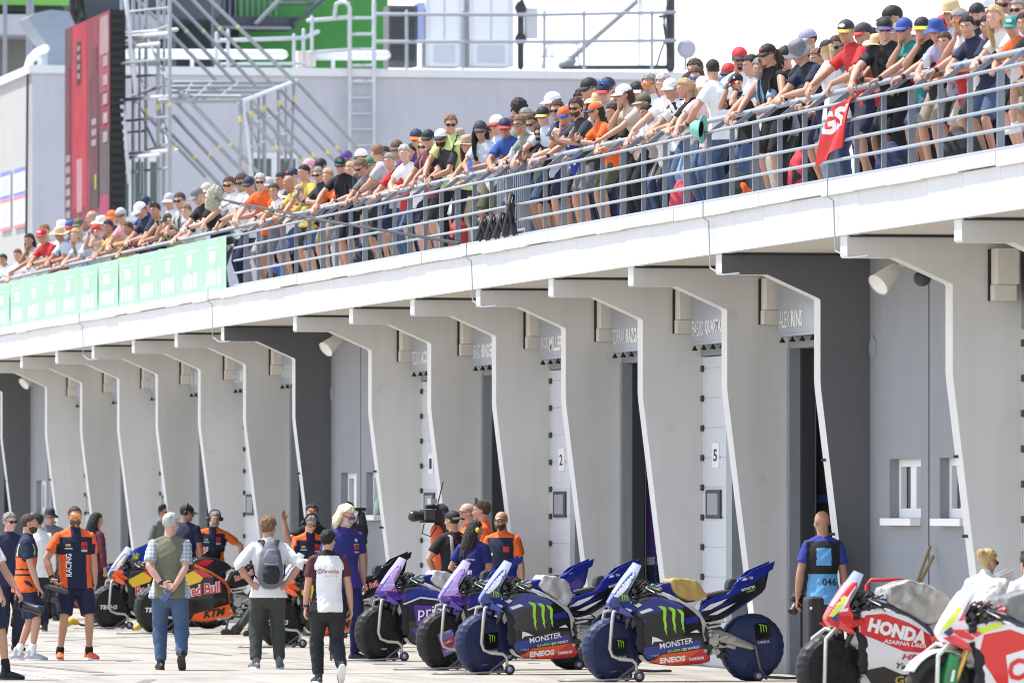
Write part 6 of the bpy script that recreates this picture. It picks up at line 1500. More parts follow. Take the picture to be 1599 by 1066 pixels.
# ================================================================== racing motorbikes (nose towards -X, left flank towards -Y)
def puff(outline, hw, taper=None, vox=.012, sm=9, name='panel'):
    m = MB(); m.prism(outline, lambda u, v, d: (u, d, v), -hw, hw)
    me = remesh(m, vox, sm, .5, name)
    if taper:
        a = coords(me); a[:, 1] *= np.array([taper(p[0], p[2]) for p in a]); set_coords(me, a)
    me.materials.append(None); return me
def rounded_poly(p, it=2):
    for _ in range(it):
        q = []
        for i in range(len(p)):
            a, b = V(p[i]), V(p[(i + 1) % len(p)]); q += [tuple(a.lerp(b, .2)), tuple(a.lerp(b, .8))]
        p = q
    return p
BG = {}
def clampf(x, a, b): return max(a, min(b, x))
def bike_geo():
    if BG: return BG
    BG['fairing'] = puff(rounded_poly([(.22, .84), (.44, .875), (.62, .82), (.80, .71), (.885, .62), (.905, .42), (1.0, .235), (.98, .185), (.62, .150), (.36, .185), (.28, .30), (.24, .56)], 1), .235, lambda x, z: clampf(.62 + .8 * (x - .22), .62, 1) * clampf(.60 + 1.3 * (z - .14), .6, 1))
    BG['nose_cowl'] = puff(rounded_poly([(-.045, .775), (.02, .70), (.13, .68), (.27, .72), (.30, .775), (.20, .805), (.150, .86), (.150, .94), (.225, 1.075), (.205, 1.105), (.12, 1.01), (.03, .885)], 1), .165, lambda x, z: clampf(.30 + 3.3 * (x + .045) - 1.1 * clampf(z - .90, 0, .3), .28, 1), .010, 6)
    BG['tank'] = puff(rounded_poly([(.42, .86), (.46, .965), (.60, .995), (.74, .985), (.88, .935), (.98, .85), (.80, .78), (.60, .80)], 1), .145, lambda x, z: 1 - .25 * clampf((x - .7) * 3, 0, 1))
    BG['tail'] = puff(rounded_poly([(.86, .64), (.93, .80), (1.06, .845), (1.20, .875), (1.27, 1.0), (1.40, 1.05), (1.64, 1.155), (1.615, 1.03), (1.585, .90), (1.42, .79), (1.28, .70), (1.05, .57)], 1), .115, lambda x, z: 1 - .35 * clampf((x - 1.2) * 2.2, 0, 1))
    BG['seat'] = puff(rounded_poly([(.95, .85), (1.0, .875), (1.20, .915), (1.245, .91), (1.21, .875), (1.02, .83)], 1), .10, None, .01, 5)
    BG['bum_pad'] = puff(rounded_poly([(1.195, .91), (1.205, 1.0), (1.245, 1.03), (1.30, 1.025), (1.29, .94), (1.25, .905)], 1), .075, None, .01, 6)
    m = MB()   # bent, tapered windscreen: a curved sheet
    vs = []; fs = []; n = 13; k = 9
    for sd in (0, 1):
        for j in range(k):
            t = j / (k - 1); x0 = .010 + .225 * t; z0 = .885 + .305 * t; wd = .115 + .030 * math.sin(PI * t) - .055 * t * t
            for i in range(n):
                a = R(-78 + 156 * i / (n - 1)); y = math.sin(a) * wd; bx = (1 - math.cos(a)) * (.135 - .05 * t)
                vs.append((x0 + bx + .004 * sd, y, z0 - bx * .12 - .03 * (1 - math.cos(a)) - .004 * sd))
    for sd in (0, 1):
        for j in range(k - 1):
            for i in range(n - 1): o = sd * n * k; fs.append((o + j * n + i, o + j * n + i + 1, o + (j + 1) * n + i + 1, o + (j + 1) * n + i))
    m.add(vs, fs); me = m.mesh('windscreen', [None], True); BG['windscreen'] = me
    m = MB()
    for sg in (-1, 1): m.tube([(.44, sg * .150, .885), (.56, sg * .195, .835), (.70, sg * .215, .755), (.84, sg * .215, .665), (.895, sg * .205, .58), (.885, sg * .195, .47), (.905, sg * .18, .40)], [(.034, .014), (.038, .014), (.042, .014), (.046, .014), (.044, .014), (.034, .014), (.045, .014)], 10, ref=(0, 1, 0))
    me = remesh(m, .009, 2, .4, 'frame'); me.materials.append(None); BG['frame'] = me
    m = MB()
    for sg in (-1, 1): m.tube([(.90, sg * .125, .43), (1.02, sg * .14, .47), (1.2, sg * .145, .42), (1.44, sg * .145, .335)], [(.045, .022), (.075, .022), (.06, .02), (.032, .02)], 10, ref=(0, 1, 0))
    m.tube([(1.0, -.14, .46), (1.0, .14, .46)], .05, 10); me = remesh(m, .01, 2, .4, 'swingarm'); me.materials.append(None); BG['swingarm'] = me
    m = MB(); m.tube([(.40, 0, .70), (.62, 0, .60), (.86, 0, .45)], [(.13, .12), (.17, .16), (.13, .15)], 12); m.tube([(.80, -.13, .30), (.98, -.15, .34), (1.05, -.15, .42)], [.04, .055, .04], 10); m.tube([(.98, .0, .62), (1.04, .0, .40)], .05, 10)
    me = remesh(m, .014, 3, .5, 'engine'); me.materials.append(None); BG['engine'] = me
    def cover(r, w, seed, deep):
        m = MB(); pr = []
        prof = [(.0, -w), (.10, -w * 1.01), (.20, -w * 1.0), (.27, -w * .96), (r - .035, -w * .84), (r - .010, -w * .55), (r, -w * .2), (r, w * .2), (r - .010, w * .55), (r - .035, w * .84), (.27, w * .96), (.20, w), (.10, w * 1.01), (.0, w)]
        fine = []
        for a_, b_ in zip(prof, prof[1:]):
            for q in range(4): fine.append((a_[0] + (b_[0] - a_[0]) * q / 4, a_[1] + (b_[1] - a_[1]) * q / 4))
        fine.append(prof[-1])
        m.lathe(fine, (0, 0, 0), Matrix.Rotation(-PI / 2, 3, 'X'), 144)
        a = []
        for x, y, z in m.v:
            rr = math.hypot(x, z); an = math.atan2(z, x); d = .006 * noise.noise(V((x * 5 + seed, y * 4, z * 5)))
            edge_ = clampf((rr - r + .05) / .04, 0, 1)
            d += deep * edge_ * (math.sin(an * 26 + 3 * noise.noise(V((x * 3, y * 3, z * 3 + seed)))) * .5 + noise.noise(V((x * 14, y * 9 + seed, z * 14))))
            f = 1 + d / max(rr, .05); a.append((x * f, y + d * .8 * (1 if y > 0 else -1), z * f - .010 * clampf((z - .1) * 3, 0, 1) + (-.008 if z < -.25 else 0)))
        m.v = a; me = m.mesh('wheel_cover', [None], True); return me
    BG['fcover'] = cover(.315, .095, 1, .005); BG['rcover'] = cover(.338, .12, 5, .005)
    m = MB(); m.lathe([(.215, -.05), (.24, -.062), (.285, -.058), (.302, -.03), (.306, 0), (.302, .03), (.285, .058), (.24, .062), (.215, .05), (.215, -.05)], (0, 0, 0), Matrix.Rotation(PI / 2, 3, 'X'), 48); BG['tyre'] = m.mesh('tyre', [None], True)
    m = MB(); m.lathe([(.0, -.05), (.045, -.055), (.05, -.03), (.06, -.02), (.2, -.012), (.215, -.052), (.219, 0), (.215, .052), (.2, .012), (.06, .02), (.05, .03), (.045, .055), (0, .05)], (0, 0, 0), Matrix.Rotation(PI / 2, 3, 'X'), 36); BG['rim'] = m.mesh('rim', [None], True)
    # cockpit clutter
    r2 = random.Random(11); cl = []
    m = MB()
    for sg in (-1, 1): m.tube([(.34, sg * .10, .93), (.36, sg * .20, .93), (.42, sg * .33, .905)], .016, 8)
    me = m.mesh('clip_on_bar', [None], True); BG['clip_on_bar'] = me
    m = MB()
    for sg in (-1, 1): m.tube([(.37, sg * .245, .927), (.425, sg * .345, .903)], .021, 10)
    BG['grip'] = m.mesh('grip', [None], True)
    m = MB()
    for sg in (-1, 1): m.tube([(.325, sg * .19, .93), (.315, sg * .26, .925), (.36, sg * .36, .89)], [.009, .008, .007], 6)
    BG['brake_lever'] = m.mesh('brake_lever', [None], True)
    m = MB()
    for i in range(34):
        c = V((r2.uniform(.17, .42), r2.uniform(-.17, .13), r2.uniform(.80, .97))); m.box(c, (r2.uniform(.02, .06), r2.uniform(.02, .07), r2.uniform(.015, .05)), Rz(r2.uniform(0, 90)) @ Rx(r2.uniform(0, 60)))
    BG['switchgear'] = m.mesh('switchgear', [None])
    m = MB()
    for i in range(24):
        a_ = V((r2.uniform(.16, .30), r2.uniform(-.17, .10), r2.uniform(.80, .94))); b_ = V((r2.uniform(.34, .50), r2.uniform(-.22, .12), r2.uniform(.80, 1.0))); c_ = (a_ + b_) / 2 + V((r2.uniform(-.05, .05), r2.uniform(-.08, .02), r2.uniform(.0, .09))); m.tube([a_, a_.lerp(c_, .6), c_, c_.lerp(b_, .5), b_], r2.uniform(.005, .010), 6)
    BG['cable_loom'] = m.mesh('cable_loom', [None], True)
    m = MB(); m.ell((.40, -.14, .955), (.026, .022, .024)); m.tube([(.30, -.17, .90), (.34, -.17, .95), (.40, -.14, .95)], .010, 6); BG['reservoir'] = m.mesh('reservoir', [None], True)
    m = MB()
    for sg in (-1, 1): m.tube([(.29, sg * .10, .90), (.17, sg * .105, .62), (.06, sg * .105, .38), (.02, sg * .10, .30)], [.026, .027, .030, .034], 10)
    BG['fork_full'] = m.mesh('fork', [None], True); m = MB()
    for sg in (-1, 1): m.tube([(.29, sg * .10, .90), (.18, sg * .095, .645), (.13, sg * .07, .53)], [.026, .027, .028], 10)
    BG['fork'] = m.mesh('fork', [None], True)
    m = MB(); m.box((.285, 0, .56), (.05, .30, .40), Ry(12)); me = m.mesh('radiator', [None]); BG['radiator'] = me
    m = MB()      # crumpled front tyre warmer / duct hanging behind the wheel
    for sg in (-1, 1):
        m.tube([(.24, sg * .10, .74), (.27, sg * .13, .62), (.285, sg * .135, .47), (.28, sg * .12, .32)], [(.040, .03), (.050, .035), (.050, .035), (.04, .03)], 12, ref=(0, 1, 0))
    me = remesh(m, .010, 1, .4, 'brake_duct'); wrinkle(me, .012, 18, 3); me.materials.append(None); BG['brake_duct'] = me
    def clothm(pts, hw, seed, amp):
        me = puff(pts, hw, None, .013, 4, 'cover_cloth'); wrinkle(me, amp, 10, seed); return me
    BG['gold_cloth'] = clothm([(.60, .92), (.585, 1.02), (.70, 1.03), (.84, 1.01), (.92, .93), (.97, .855), (.86, .80), (.76, .80), (.66, .84)], .165, 2, .018)
    BG['silver_cloth'] = clothm([(.56, .93), (.62, 1.03), (.78, 1.02), (.90, .95), (.94, .83), (.87, .72), (.83, .62), (.78, .62), (.75, .76), (.62, .86)], .175, 5, .022)
    BG['big_cloth'] = clothm([(.48, .90), (.50, 1.04), (.66, 1.10), (.84, 1.08), (1.0, 1.0), (1.12, .90), (1.16, .78), (.98, .74), (.84, .72), (.62, .84)], .185, 8, .030)
    m = MB(); m.box((.10, 0, .735), (.05, .20, .02))
    for sg in (-1, 1):
        vs = []
        m.prism([(-.03, .735), (.04, .690), (.14, .640), (.19, .645), (.16, .70), (.06, .755)], lambda u, v, d, sg=sg: (u, sg * (.12 + d + (.08 if v < .68 else .03)), v), 0, .012)
        m.prism([(.02, .80), (.10, .74), (.20, .715), (.22, .735), (.12, .80)], lambda u, v, d, sg=sg: (u, sg * (.175 + d), v), 0, .014)
    BG['winglet'] = m.mesh('winglet', [None])
    m = MB()
    for sg in (-1, 1): m.prism([(1.36, 1.03), (1.44, 1.10), (1.68, 1.20), (1.66, 1.12), (1.50, 1.02)], lambda u, v, d, sg=sg: (u, sg * (.09 + d), v), 0, .012)
    BG['tail_wing'] = m.mesh('tail_wing', [None])
    m = MB(); m.tube([(.95, .17, .24), (1.05, .19, .28), (1.16, .19, .34)], [.030, .045, .042], 12); BG['exhaust'] = m.mesh('exhaust', [None], True)
    r3 = random.Random(5); m = MB(); m2 = MB()      # foot rest, chain guard, linkages and brackets ahead of the rear wheel
    for i in range(26):
        c = V((r3.uniform(.90, 1.22), r3.uniform(-.19, -.12), r3.uniform(.26, .58))); (m if i % 2 else m2).box(c, (r3.uniform(.03, .10), .02, r3.uniform(.02, .07)), Ry(r3.uniform(-40, 40)))
    for i in range(7): a_ = V((r3.uniform(.88, 1.0), -.17, r3.uniform(.28, .6))); m.tube([a_, a_ + V((r3.uniform(.08, .2), -.01, r3.uniform(-.08, .08)))], r3.uniform(.008, .014), 6)
    m.lathe([(0, -.012), (.05, -.012), (.055, 0), (.05, .012), (0, .012)], (1.02, -.185, .40), Matrix.Rotation(PI / 2, 3, 'X'), 16); m.tube([(1.0, -.17, .43), (1.0, -.27, .44)], .012, 8)
    BG['foot_peg'] = m.mesh('foot_peg', [None]); BG['linkage'] = m2.mesh('linkage', [None]); m = MB(); m.prism([(.90, .50), (1.02, .62), (1.12, .60), (1.06, .50), (1.10, .42), (.98, .38)], lambda u, v, d: (u, d, v), -.155, -.135); BG['heel_plate'] = m.mesh('heel_plate', [None])
    m = MB()      # front mudguard arc
    vs = []; fs = []
    for i in range(13):
        a_ = R(40 + 110 * i / 12)
        for j in range(7): q = (j - 3) / 3; vs.append((-.335 * math.cos(PI - a_) * -1 * (1 - .03 * q * q) * -1, .085 * q, (.335 * math.sin(a_)) * (1 - .05 * q * q)))
    for i in range(12):
        for j in range(6): fs.append((i * 7 + j, i * 7 + j + 1, (i + 1) * 7 + j + 1, (i + 1) * 7 + j))
    m.add(vs, fs); BG['mudguard'] = solid(m.mesh('mudguard', (), True), .006); BG['mudguard'].materials.append(None)
    return BG
def gloss(c, r=.18): return mat(c, r, 'paint')
def claw(o, T, u0, v0, w, h, m_, f, d, mx=.022):
    st = [[(.0, .97), (.10, 1.0), (.26, .98), (.31, .90), (.29, .55), (.33, .30), (.30, .29), (.335, .0), (.22, .27), (.245, .32), (.19, .52), (.19, .85), (.12, .90)],
          [(.36, .97), (.48, .99), (.60, .95), (.64, .88), (.62, .52), (.66, .30), (.63, .30), (.665, .10), (.56, .30), (.58, .34), (.52, .55), (.52, .84), (.46, .88)],
          [(.68, .95), (.82, .94), (.93, .86), (.95, .78), (.93, .50), (.965, .32), (.94, .33), (.985, .16), (.88, .33), (.90, .37), (.84, .55), (.84, .78), (.78, .84)]]
    for p in st: decal('emblem', [(u0 + w * (a + .0 * b), v0 + h * (b - .10 * a)) for a, b in p], f, m_, o, T, d, mx, .0085)
LV = {}
def motorbike(kind, px, pfoot, label, yaw=4, steer=14, sc=1.05, covers=None, cloth=None):
    g = bike_geo(); loc = ground_at(px, pfoot); L = LV[kind]
    e = empty('motorbike', loc, R(yaw), label, 'motorbike', 'racing motorbikes lined up outside the garages'); e.scale = (sc, sc, sc)
    ob = {}
    def pt(name, key, m_, par=e, M=None): ob[key] = attach(name, g[key], par, [m_], M); return ob[key]
    blk = mat((.016, .016, .018), .45); mtl = mat((.34, .33, .31), .35, 'metal', .6); drk = mat((.028, .028, .03), .5, 'metal', .2)
    pt('fairing', 'fairing', gloss(L['fairing'])); pt('nose_cowl', 'nose_cowl', gloss(L['nose'])); pt('tank', 'tank', gloss(L['tank'])); pt('tail', 'tail', gloss(L['tail']))
    pt('seat', 'seat', mat('charcoal', .8)); pt('back_pad', 'bum_pad', mat('charcoal', .8)); pt('windscreen', 'windscreen', L['screen'])
    pt('frame', 'frame', mat(L.get('frame', (.50, .50, .48)), .4, 'metal', .3)); pt('swingarm', 'swingarm', mtl); pt('engine', 'engine', drk); pt('handlebar', 'clip_on_bar', blk); pt('grip', 'grip', blk); pt('brake_lever', 'brake_lever', mtl)
    pt('switchgear', 'switchgear', blk); pt('cable_loom', 'cable_loom', drk); pt('reservoir', 'reservoir', mat(L.get('res', (.10, .28, .18)), .3)); pt('radiator', 'radiator', blk); pt('brake_duct', 'brake_duct', mat((.02, .02, .022), .85, 'cloth')); pt('exhaust', 'exhaust', mtl); pt('foot_peg', 'foot_peg', mat((.50, .49, .46), .3, 'metal', .6)); pt('linkage', 'linkage', drk); pt('heel_plate', 'heel_plate', mat((.03, .03, .032), .4)); pt('winglet', 'winglet', gloss(L.get('wing', L['nose']))); pt('tail_wing', 'tail_wing', gloss(L['tail']))
    St = Matrix.Rotation(R(steer), 4, 'Z')
    pt('fork', 'fork' if covers[0] else 'fork_full', mat(L.get('fork', (.05, .05, .05)), .3, 'metal', .5), e, St)
    fm = mat(covers[0], .55, 'bag') if covers[0] else None
    Mf = St @ Matrix.Translation((0, 0, .325)); Mr = Matrix.Translation((1.46, 0, .345))
    if fm: fw = pt('tyre_cover', 'fcover', fm, e, Mf)
    else:
        fw = empty('front_wheel'); fw.parent = e; fw.matrix_local = Mf @ Matrix.Translation((0, 0, -.015)); attach('tyre', g['tyre'], fw, [mat((.020, .020, .021), .7, 'rubber')]); attach('rim', g['rim'], fw, [drk])
    rw = pt('tyre_cover', 'rcover', mat(covers[1], .55, 'bag'), e, Mr)
    for cv, w_, rr, cl in ((fw if fm else None, .097, .262, covers[0]), (rw, .122, .272, covers[1])):
        if cv is None: continue
        for rad, r_ in ((rr, .0045), (rr + .030, .0035)):
            m = MB(); m.tube([(rad * math.cos(q), -w_ * (1.0 if rad == rr else .90), rad * math.sin(q)) for q in [2 * PI * i / 40 for i in range(40)]], r_, 5, closed=True); m.build('seam', mat(tuple(v * 1.7 + .006 for v in cl), .8, 'cloth'), cv, True)
        m = MB(); m.tube([(rr * .2, -w_ * 1.05, -rr * .80), (rr * .35, -w_ * 1.06, -rr * .95), (rr * .32, -w_ * .8, -rr * 1.18)], [(.018, .004)] * 3, 6, ref=(0, 1, 0)); m.build('strap', mat((.03, .03, .033), .8, 'cloth'), cv, True)
    if cloth: pt('tank_cover', cloth[0], mat(cloth[1], cloth[2], 'foil', cloth[3]))
    f = lambda u, v: (u, -1.0, v); d = (0, 1, 0)
    if 'TT' not in LV: LV['TT'] = {k: bvh(g[k]) for k in ('fairing', 'nose_cowl', 'tank', 'tail', 'fcover', 'rcover')}
    TT = LV['TT']
    lay = {}
    def D(k, poly, col, par=None, glossy=True):
        lay[k] = lay.get(k, 0) + 1
        return decal('panel', poly, f, gloss(col) if not hasattr(col, 'node_tree') else col, par or ob[k], TT[k], d, .022, .0016 + .0007 * lay[k])
    def X(k, txt, u, v, w, h, col, rot=0, shear=0, bold=.015, sp=1.0): return text_flat('lettering', txt, f, u, v, w, h, mat(col, .4), ob[k], bold, shear, rot, TT[k], 0, d, .02, .0095, sp)
    L['paint'](D, X, lambda k, u, v, w, h, m_: claw(ob[k], TT[k], u, v, w, h, m_, f, d), ob)
    return e, ob
grn_c = (.28, .62, .02)
def paint_monster(D, X, C, ob):
    B_, W_, K = (.010, .019, .20), (.70, .72, .74), (.006, .006, .007)
    D('fairing', [(.20, .72), (.43, .86), (.60, .80), (.72, .74), (.46, .70), (.25, .66)], B_); D('fairing', [(.26, .70), (.36, .735), (.40, .715), (.28, .675)], W_); D('fairing', [(.24, .60), (.34, .62), (.30, .57), (.25, .56)], B_)
    D('fairing', [(.66, .62), (.83, .66), (.86, .60), (.72, .575)], B_); D('fairing', [(.30, .34), (.86, .42), (.90, .335), (.495, .285), (.33, .215)], (.012, .03, .22))
    D('fairing', [(.30, .195), (.42, .215), (.495, .272), (.905, .325), (.985, .235), (.96, .19), (.62, .150), (.36, .178)], (.70, .07, .015)); D('fairing', [(.70, .18), (.86, .31), (.905, .325), (.985, .235), (.96, .19), (.74, .165)], (.50, .015, .02))
    D('fairing', [(.385, .45), (.44, .435), (.50, .405), (.41, .40), (.385, .37)], W_); D('fairing', [(.76, .49), (.83, .52), (.86, .49)], W_)
    C('fairing', .44, .465, .27, .295, mat(grn_c, .35))
    X('fairing', 'MONSTER', .47, .325, .33, .058, 'white', .19, 0, .01); X('fairing', 'ENERGY', .55, .285, .20, .026, grn_c, .17, 0, .01); X('fairing', 'DP WORLD', .70, .305, .17, .026, 'white', .19, .2, .02)
    X('fairing', 'ENEOS', .475, .178, .26, .058, 'white', .11, .1, .05); X('fairing', 'YAMAHA', .765, .205, .16, .032, 'white', .12, .1, .03); X('fairing', 'Tribul', .38, .245, .08, .022, 'lightblue', .12)
    D('tail', [(.88, .66), (1.04, .735), (1.26, .86), (1.44, .965), (1.61, 1.07), (1.585, .90), (1.42, .79), (1.28, .70), (1.05, .575)], K); D('tail', [(.905, .70), (1.0, .765), (1.18, .825), (1.12, .775), (1.0, .715)], W_); D('tail', [(.985, .66), (1.10, .715), (1.27, .785), (1.18, .725), (1.07, .665)], W_); D('tail', [(.98, .70), (1.08, .745), (1.26, .815), (1.16, .755)], B_)
    X('tail', 'YAMAHA', 1.415, 1.015, .10, .028, 'white', .22); X('tail', 'MONSTER', 1.335, .895, .15, .028, 'white', .26); X('tail', 'ENERGY', 1.39, .885, .09, .014, grn_c, .26); D('tail', [(1.33, 1.0), (1.36, 1.03), (1.42, 1.04), (1.38, 1.01)], W_)
    D('tank', [(.475 + .022 * math.cos(a), .925 + .022 * math.sin(a)) for a in [2 * PI * i / 12 for i in range(12)]], (.55, .30, .06))
    D('nose_cowl', [(.0, .85), (.10, .99), (.20, 1.10), (.235, 1.085), (.145, .94), (.06, .84)], (.66, .70, .78)); D('nose_cowl', [(.02, .80), (.06, .85), (.15, .93), (.16, .84), (.12, .72), (.06, .74)], (.03, .03, .035)); C('nose_cowl', .075, .79, .065, .08, mat(grn_c, .4)); D('nose_cowl', [(.10, .68), (.17, .68), (.18, .75), (.13, .77)], W_); D('nose_cowl', [(.16, .79), (.24, .74), (.29, .77), (.2, .80)], W_); X('nose_cowl', '20', .085, .935, .06, .055, (.75, .28, .42), .75)
    for k, w, q in (('fcover', -.03, .07), ('rcover', .0, .20)):
        D(k, [(w, q + .03), (w + .165, q + .05), (w + .175, q - .11), (w + .012, q - .135)], K); C(k, w + .045, q - .065, .085, .09, mat(grn_c, .5)); X(k, 'YAMAHA', w + .03, q - .175, .13, .03, (.45, .50, .7), .10)
    X('fcover', 'R2paint', -.06, -.235, .085, .016, 'lightgrey', .15, .2, 0)
LV['monster'] = dict(fairing=(.007, .007, .008), nose=(.015, .028, .20), tank=(.009, .017, .17), tail=(.009, .017, .20), screen=mat((.60, .72, .86), .06, 'paint', 0, .42), paint=paint_monster)
def paint_prima(D, X, C, ob):
    P_, B_, W_ = (.10, .038, .28), (.018, .024, .24), (.66, .66, .72)
    D('fairing', [(.20, .72), (.43, .865), (.62, .80), (.80, .70), (.50, .74), (.26, .685)], B_); D('fairing', [(.24, .655), (.44, .735), (.80, .69), (.81, .675), (.44, .715), (.25, .64)], W_)
    D('fairing', [(.36, .64), (.84, .62), (.86, .44), (.40, .40)], P_); D('fairing', [(.34, .37), (.88, .42), (.95, .24), (.45, .22)], (.05, .04, .28)); X('fairing', 'prima', .41, .46, .40, .15, 'white', .10, .12, .005)
    D('nose_cowl', [(-.03, .80), (.05, .92), (.20, 1.10), (.235, 1.08), (.155, .95), (.155, .86), (.10, .80)], (.44, .30, .62)); X('nose_cowl', 'prima', .035, .845, .11, .034, 'white', .12, 0, .01); D('nose_cowl', [(.03, .795), (.15, .82), (.17, .79), (.05, .765)], (.62, .05, .09)); X('nose_cowl', 'PRAMAC', .05, .778, .09, .018, 'white', .15, .1); X('nose_cowl', '5', .09, .945, .045, .06, (.80, .35, .60), .6)
    D('winglet', [], P_) if False else None
    X('tail', 'ACCN', 1.40, 1.03, .15, .045, 'white', .20, .1, .02); D('tail', [(1.16, .80), (1.50, .98), (1.57, .93), (1.42, .80), (1.28, .715)], (.09, .04, .26)); X('tail', 'prima', 1.27, .83, .15, .05, 'white', .30, 0, .005)
    D('tank', [(.475 + .022 * math.cos(a), .925 + .022 * math.sin(a)) for a in [2 * PI * i / 12 for i in range(12)]], (.55, .30, .06))
LV['prima'] = dict(fairing=(.015, .014, .025), nose=(.085, .035, .30), tank=(.009, .017, .17), tail=(.011, .019, .21), screen=mat((.66, .60, .80), .06, 'paint', 0, .45), wing=(.055, .025, .27), paint=paint_prima)
def redbull(D, X, k, u, v, w, h, rot=.15):
    X(k, 'Red', u, v, w * .48, h, (.80, .76, .76), rot, .12, .09); X(k, 'Bull', u + w * .52, v + w * .52 * rot, w * .48, h, (.80, .76, .76), rot, .12, .09)
    for o in X(k, 'Red', u + .004, v + .004, w * .47, h * .95, (.56, .015, .03), rot, .12, .02), X(k, 'Bull', u + w * .52 + .004, v + w * .52 * rot + .004, w * .47, h * .95, (.56, .015, .03), rot, .12, .02):
        if o: o.data.transform(Matrix.Translation((0, -.003, 0)))
def paint_ktm(D, X, C, ob):
    O, K, Y, Rd = (.85, .12, .015), (.014, .014, .016), (.80, .50, .02), (.56, .015, .03)
    D('fairing', [(.22, .70), (.44, .82), (.60, .79), (.54, .68), (.30, .60)], Y); D('fairing', [(.44, .86), (.60, .80), (.70, .74), (.56, .74), (.48, .80)], Rd); D('fairing', [(.46, .26), (.94, .40), (.98, .24), (.60, .155), (.42, .18)], O)
    redbull(D, X, 'fairing', .34, .47, .48, .15); X('fairing', 'KTM', .58, .205, .30, .10, 'black', .16, .35, .05); X('fairing', 'MOTUL', .76, .175, .16, .03, 'white', .14, .2, .03)
    D('nose_cowl', [(.0, .84), (.10, .99), (.20, 1.10), (.235, 1.085), (.15, .95), (.07, .84)], (.70, .70, .72)); D('nose_cowl', [(.0, .76), (.08, .86), (.16, .84), (.12, .74)], O); D('nose_cowl', [(.09, .90), (.20, 1.05), (.22, 1.05), (.15, .92)], Y)
    redbull(D, X, 'tail', 1.0, .68, .26, .08, .35); D('tail', [(1.30, .86), (1.46, .94), (1.48, .88), (1.36, .80)], (.03, .04, .16)); D('tail', [(1.40, .92), (1.52, .97), (1.50, .90)], Rd); D('tail', [(1.37, .90), (1.43, .93), (1.42, .88)], Y)
    D('tank', [(.46, .90), (.60, .97), (.72, .96), (.62, .88)], Rd)
    X('fcover', 'TECH3', -.20, -.04, .27, .062, 'white', 0, .2, .04); X('rcover', 'TECH3', -.20, -.04, .27, .062, 'white', 0, .2, .04)
LV['ktm'] = dict(fairing=(.007, .007, .009), nose=(.05, .05, .10), tank=(.014, .014, .018), tail=(.007, .007, .008), screen=mat((.62, .66, .76), .08, 'paint', 0, .5), wing=(.85, .12, .015), frame=(.55, .10, .02), res=(.12, .12, .12), paint=paint_ktm)
def paint_blue(D, X, C, ob):
    Y, B_ = (.72, .80, .04), (.03, .06, .40)
    D('fairing', [(.30, .60), (.80, .66), (.82, .62), (.32, .54)], Y); D('fairing', [(.34, .40), (.86, .46), (.88, .42), (.36, .34)], Y); D('tail', [(1.2, .86), (1.42, 1.0), (1.46, .96), (1.28, .82)], Y); D('fairing', [(.36, .28), (.9, .33), (.96, .22), (.5, .17)], (.5, .03, .04)); X('tail', '46', 1.36, .96, .12, .07, Y, .3)
LV['blue'] = dict(fairing=(.015, .02, .06), nose=(.6, .6, .62), tank=(.03, .05, .35), tail=(.03, .06, .42), screen=mat((.62, .66, .76), .08, 'paint', 0, .5), paint=paint_blue)
def paint_honda1(D, X, C, ob):
    Rd, W_, K = (.62, .02, .025), (.74, .74, .75), (.014, .014, .016)
    D('fairing', [(.20, .66), (.30, .82), (.46, .815), (.66, .74), (.88, .62), (.90, .47), (.62, .49), (.36, .60)], Rd); D('fairing', [(.26, .32), (.45, .36), (.62, .29), (.90, .30), (.98, .22), (.62, .150), (.36, .185)], K); D('fairing', [(.20, .84), (.44, .875), (.54, .85), (.40, .815), (.22, .80)], W_)
    X('fairing', 'HONDA', .30, .665, .52, .125, 'white', -.24, 0, .06); X('fairing', 'ASARNA LIBER', .44, .565, .38, .035, 'white', -.13, .1, .02); X('fairing', 'HRC', .60, .42, .22, .05, (.45, .02, .04), -.05, .2, .03); X('fairing', 'Yahoo', .55, .345, .24, .05, 'black', -.12, .2, .02); X('fairing', 'GO', .56, .205, .17, .07, (.55, .40, .08), .04, 0, .02)
    D('nose_cowl', [(-.03, .80), (.03, .89), (.10, .99), (.13, .96), (.08, .86), (.02, .79)], (.66, .80, .08)); D('nose_cowl', [(.06, .83), (.13, .96), (.22, 1.09), (.235, 1.075), (.15, .94), (.13, .84)], W_); D('nose_cowl', [(.10, .86), (.17, 1.0), (.20, 1.04), (.15, .94), (.14, .87)], (.70, .05, .12)); D('nose_cowl', [(.0, .775), (.05, .82), (.08, .79), (.04, .74)], (.02, .03, .14))
    D('tank', [(.44, .88), (.52, .965), (.6, .9), (.56, .83)], (.05, .06, .35))
LV['honda1'] = dict(fairing=(.72, .72, .73), nose=(.62, .02, .025), tank=(.02, .03, .16), tail=(.66, .66, .68), screen=mat((.50, .62, .80), .06, 'paint', 0, .45), wing=(.62, .03, .03), fork=(.05, .05, .05), frame=(.06, .06, .08), res=(.1, .1, .1), paint=paint_honda1)
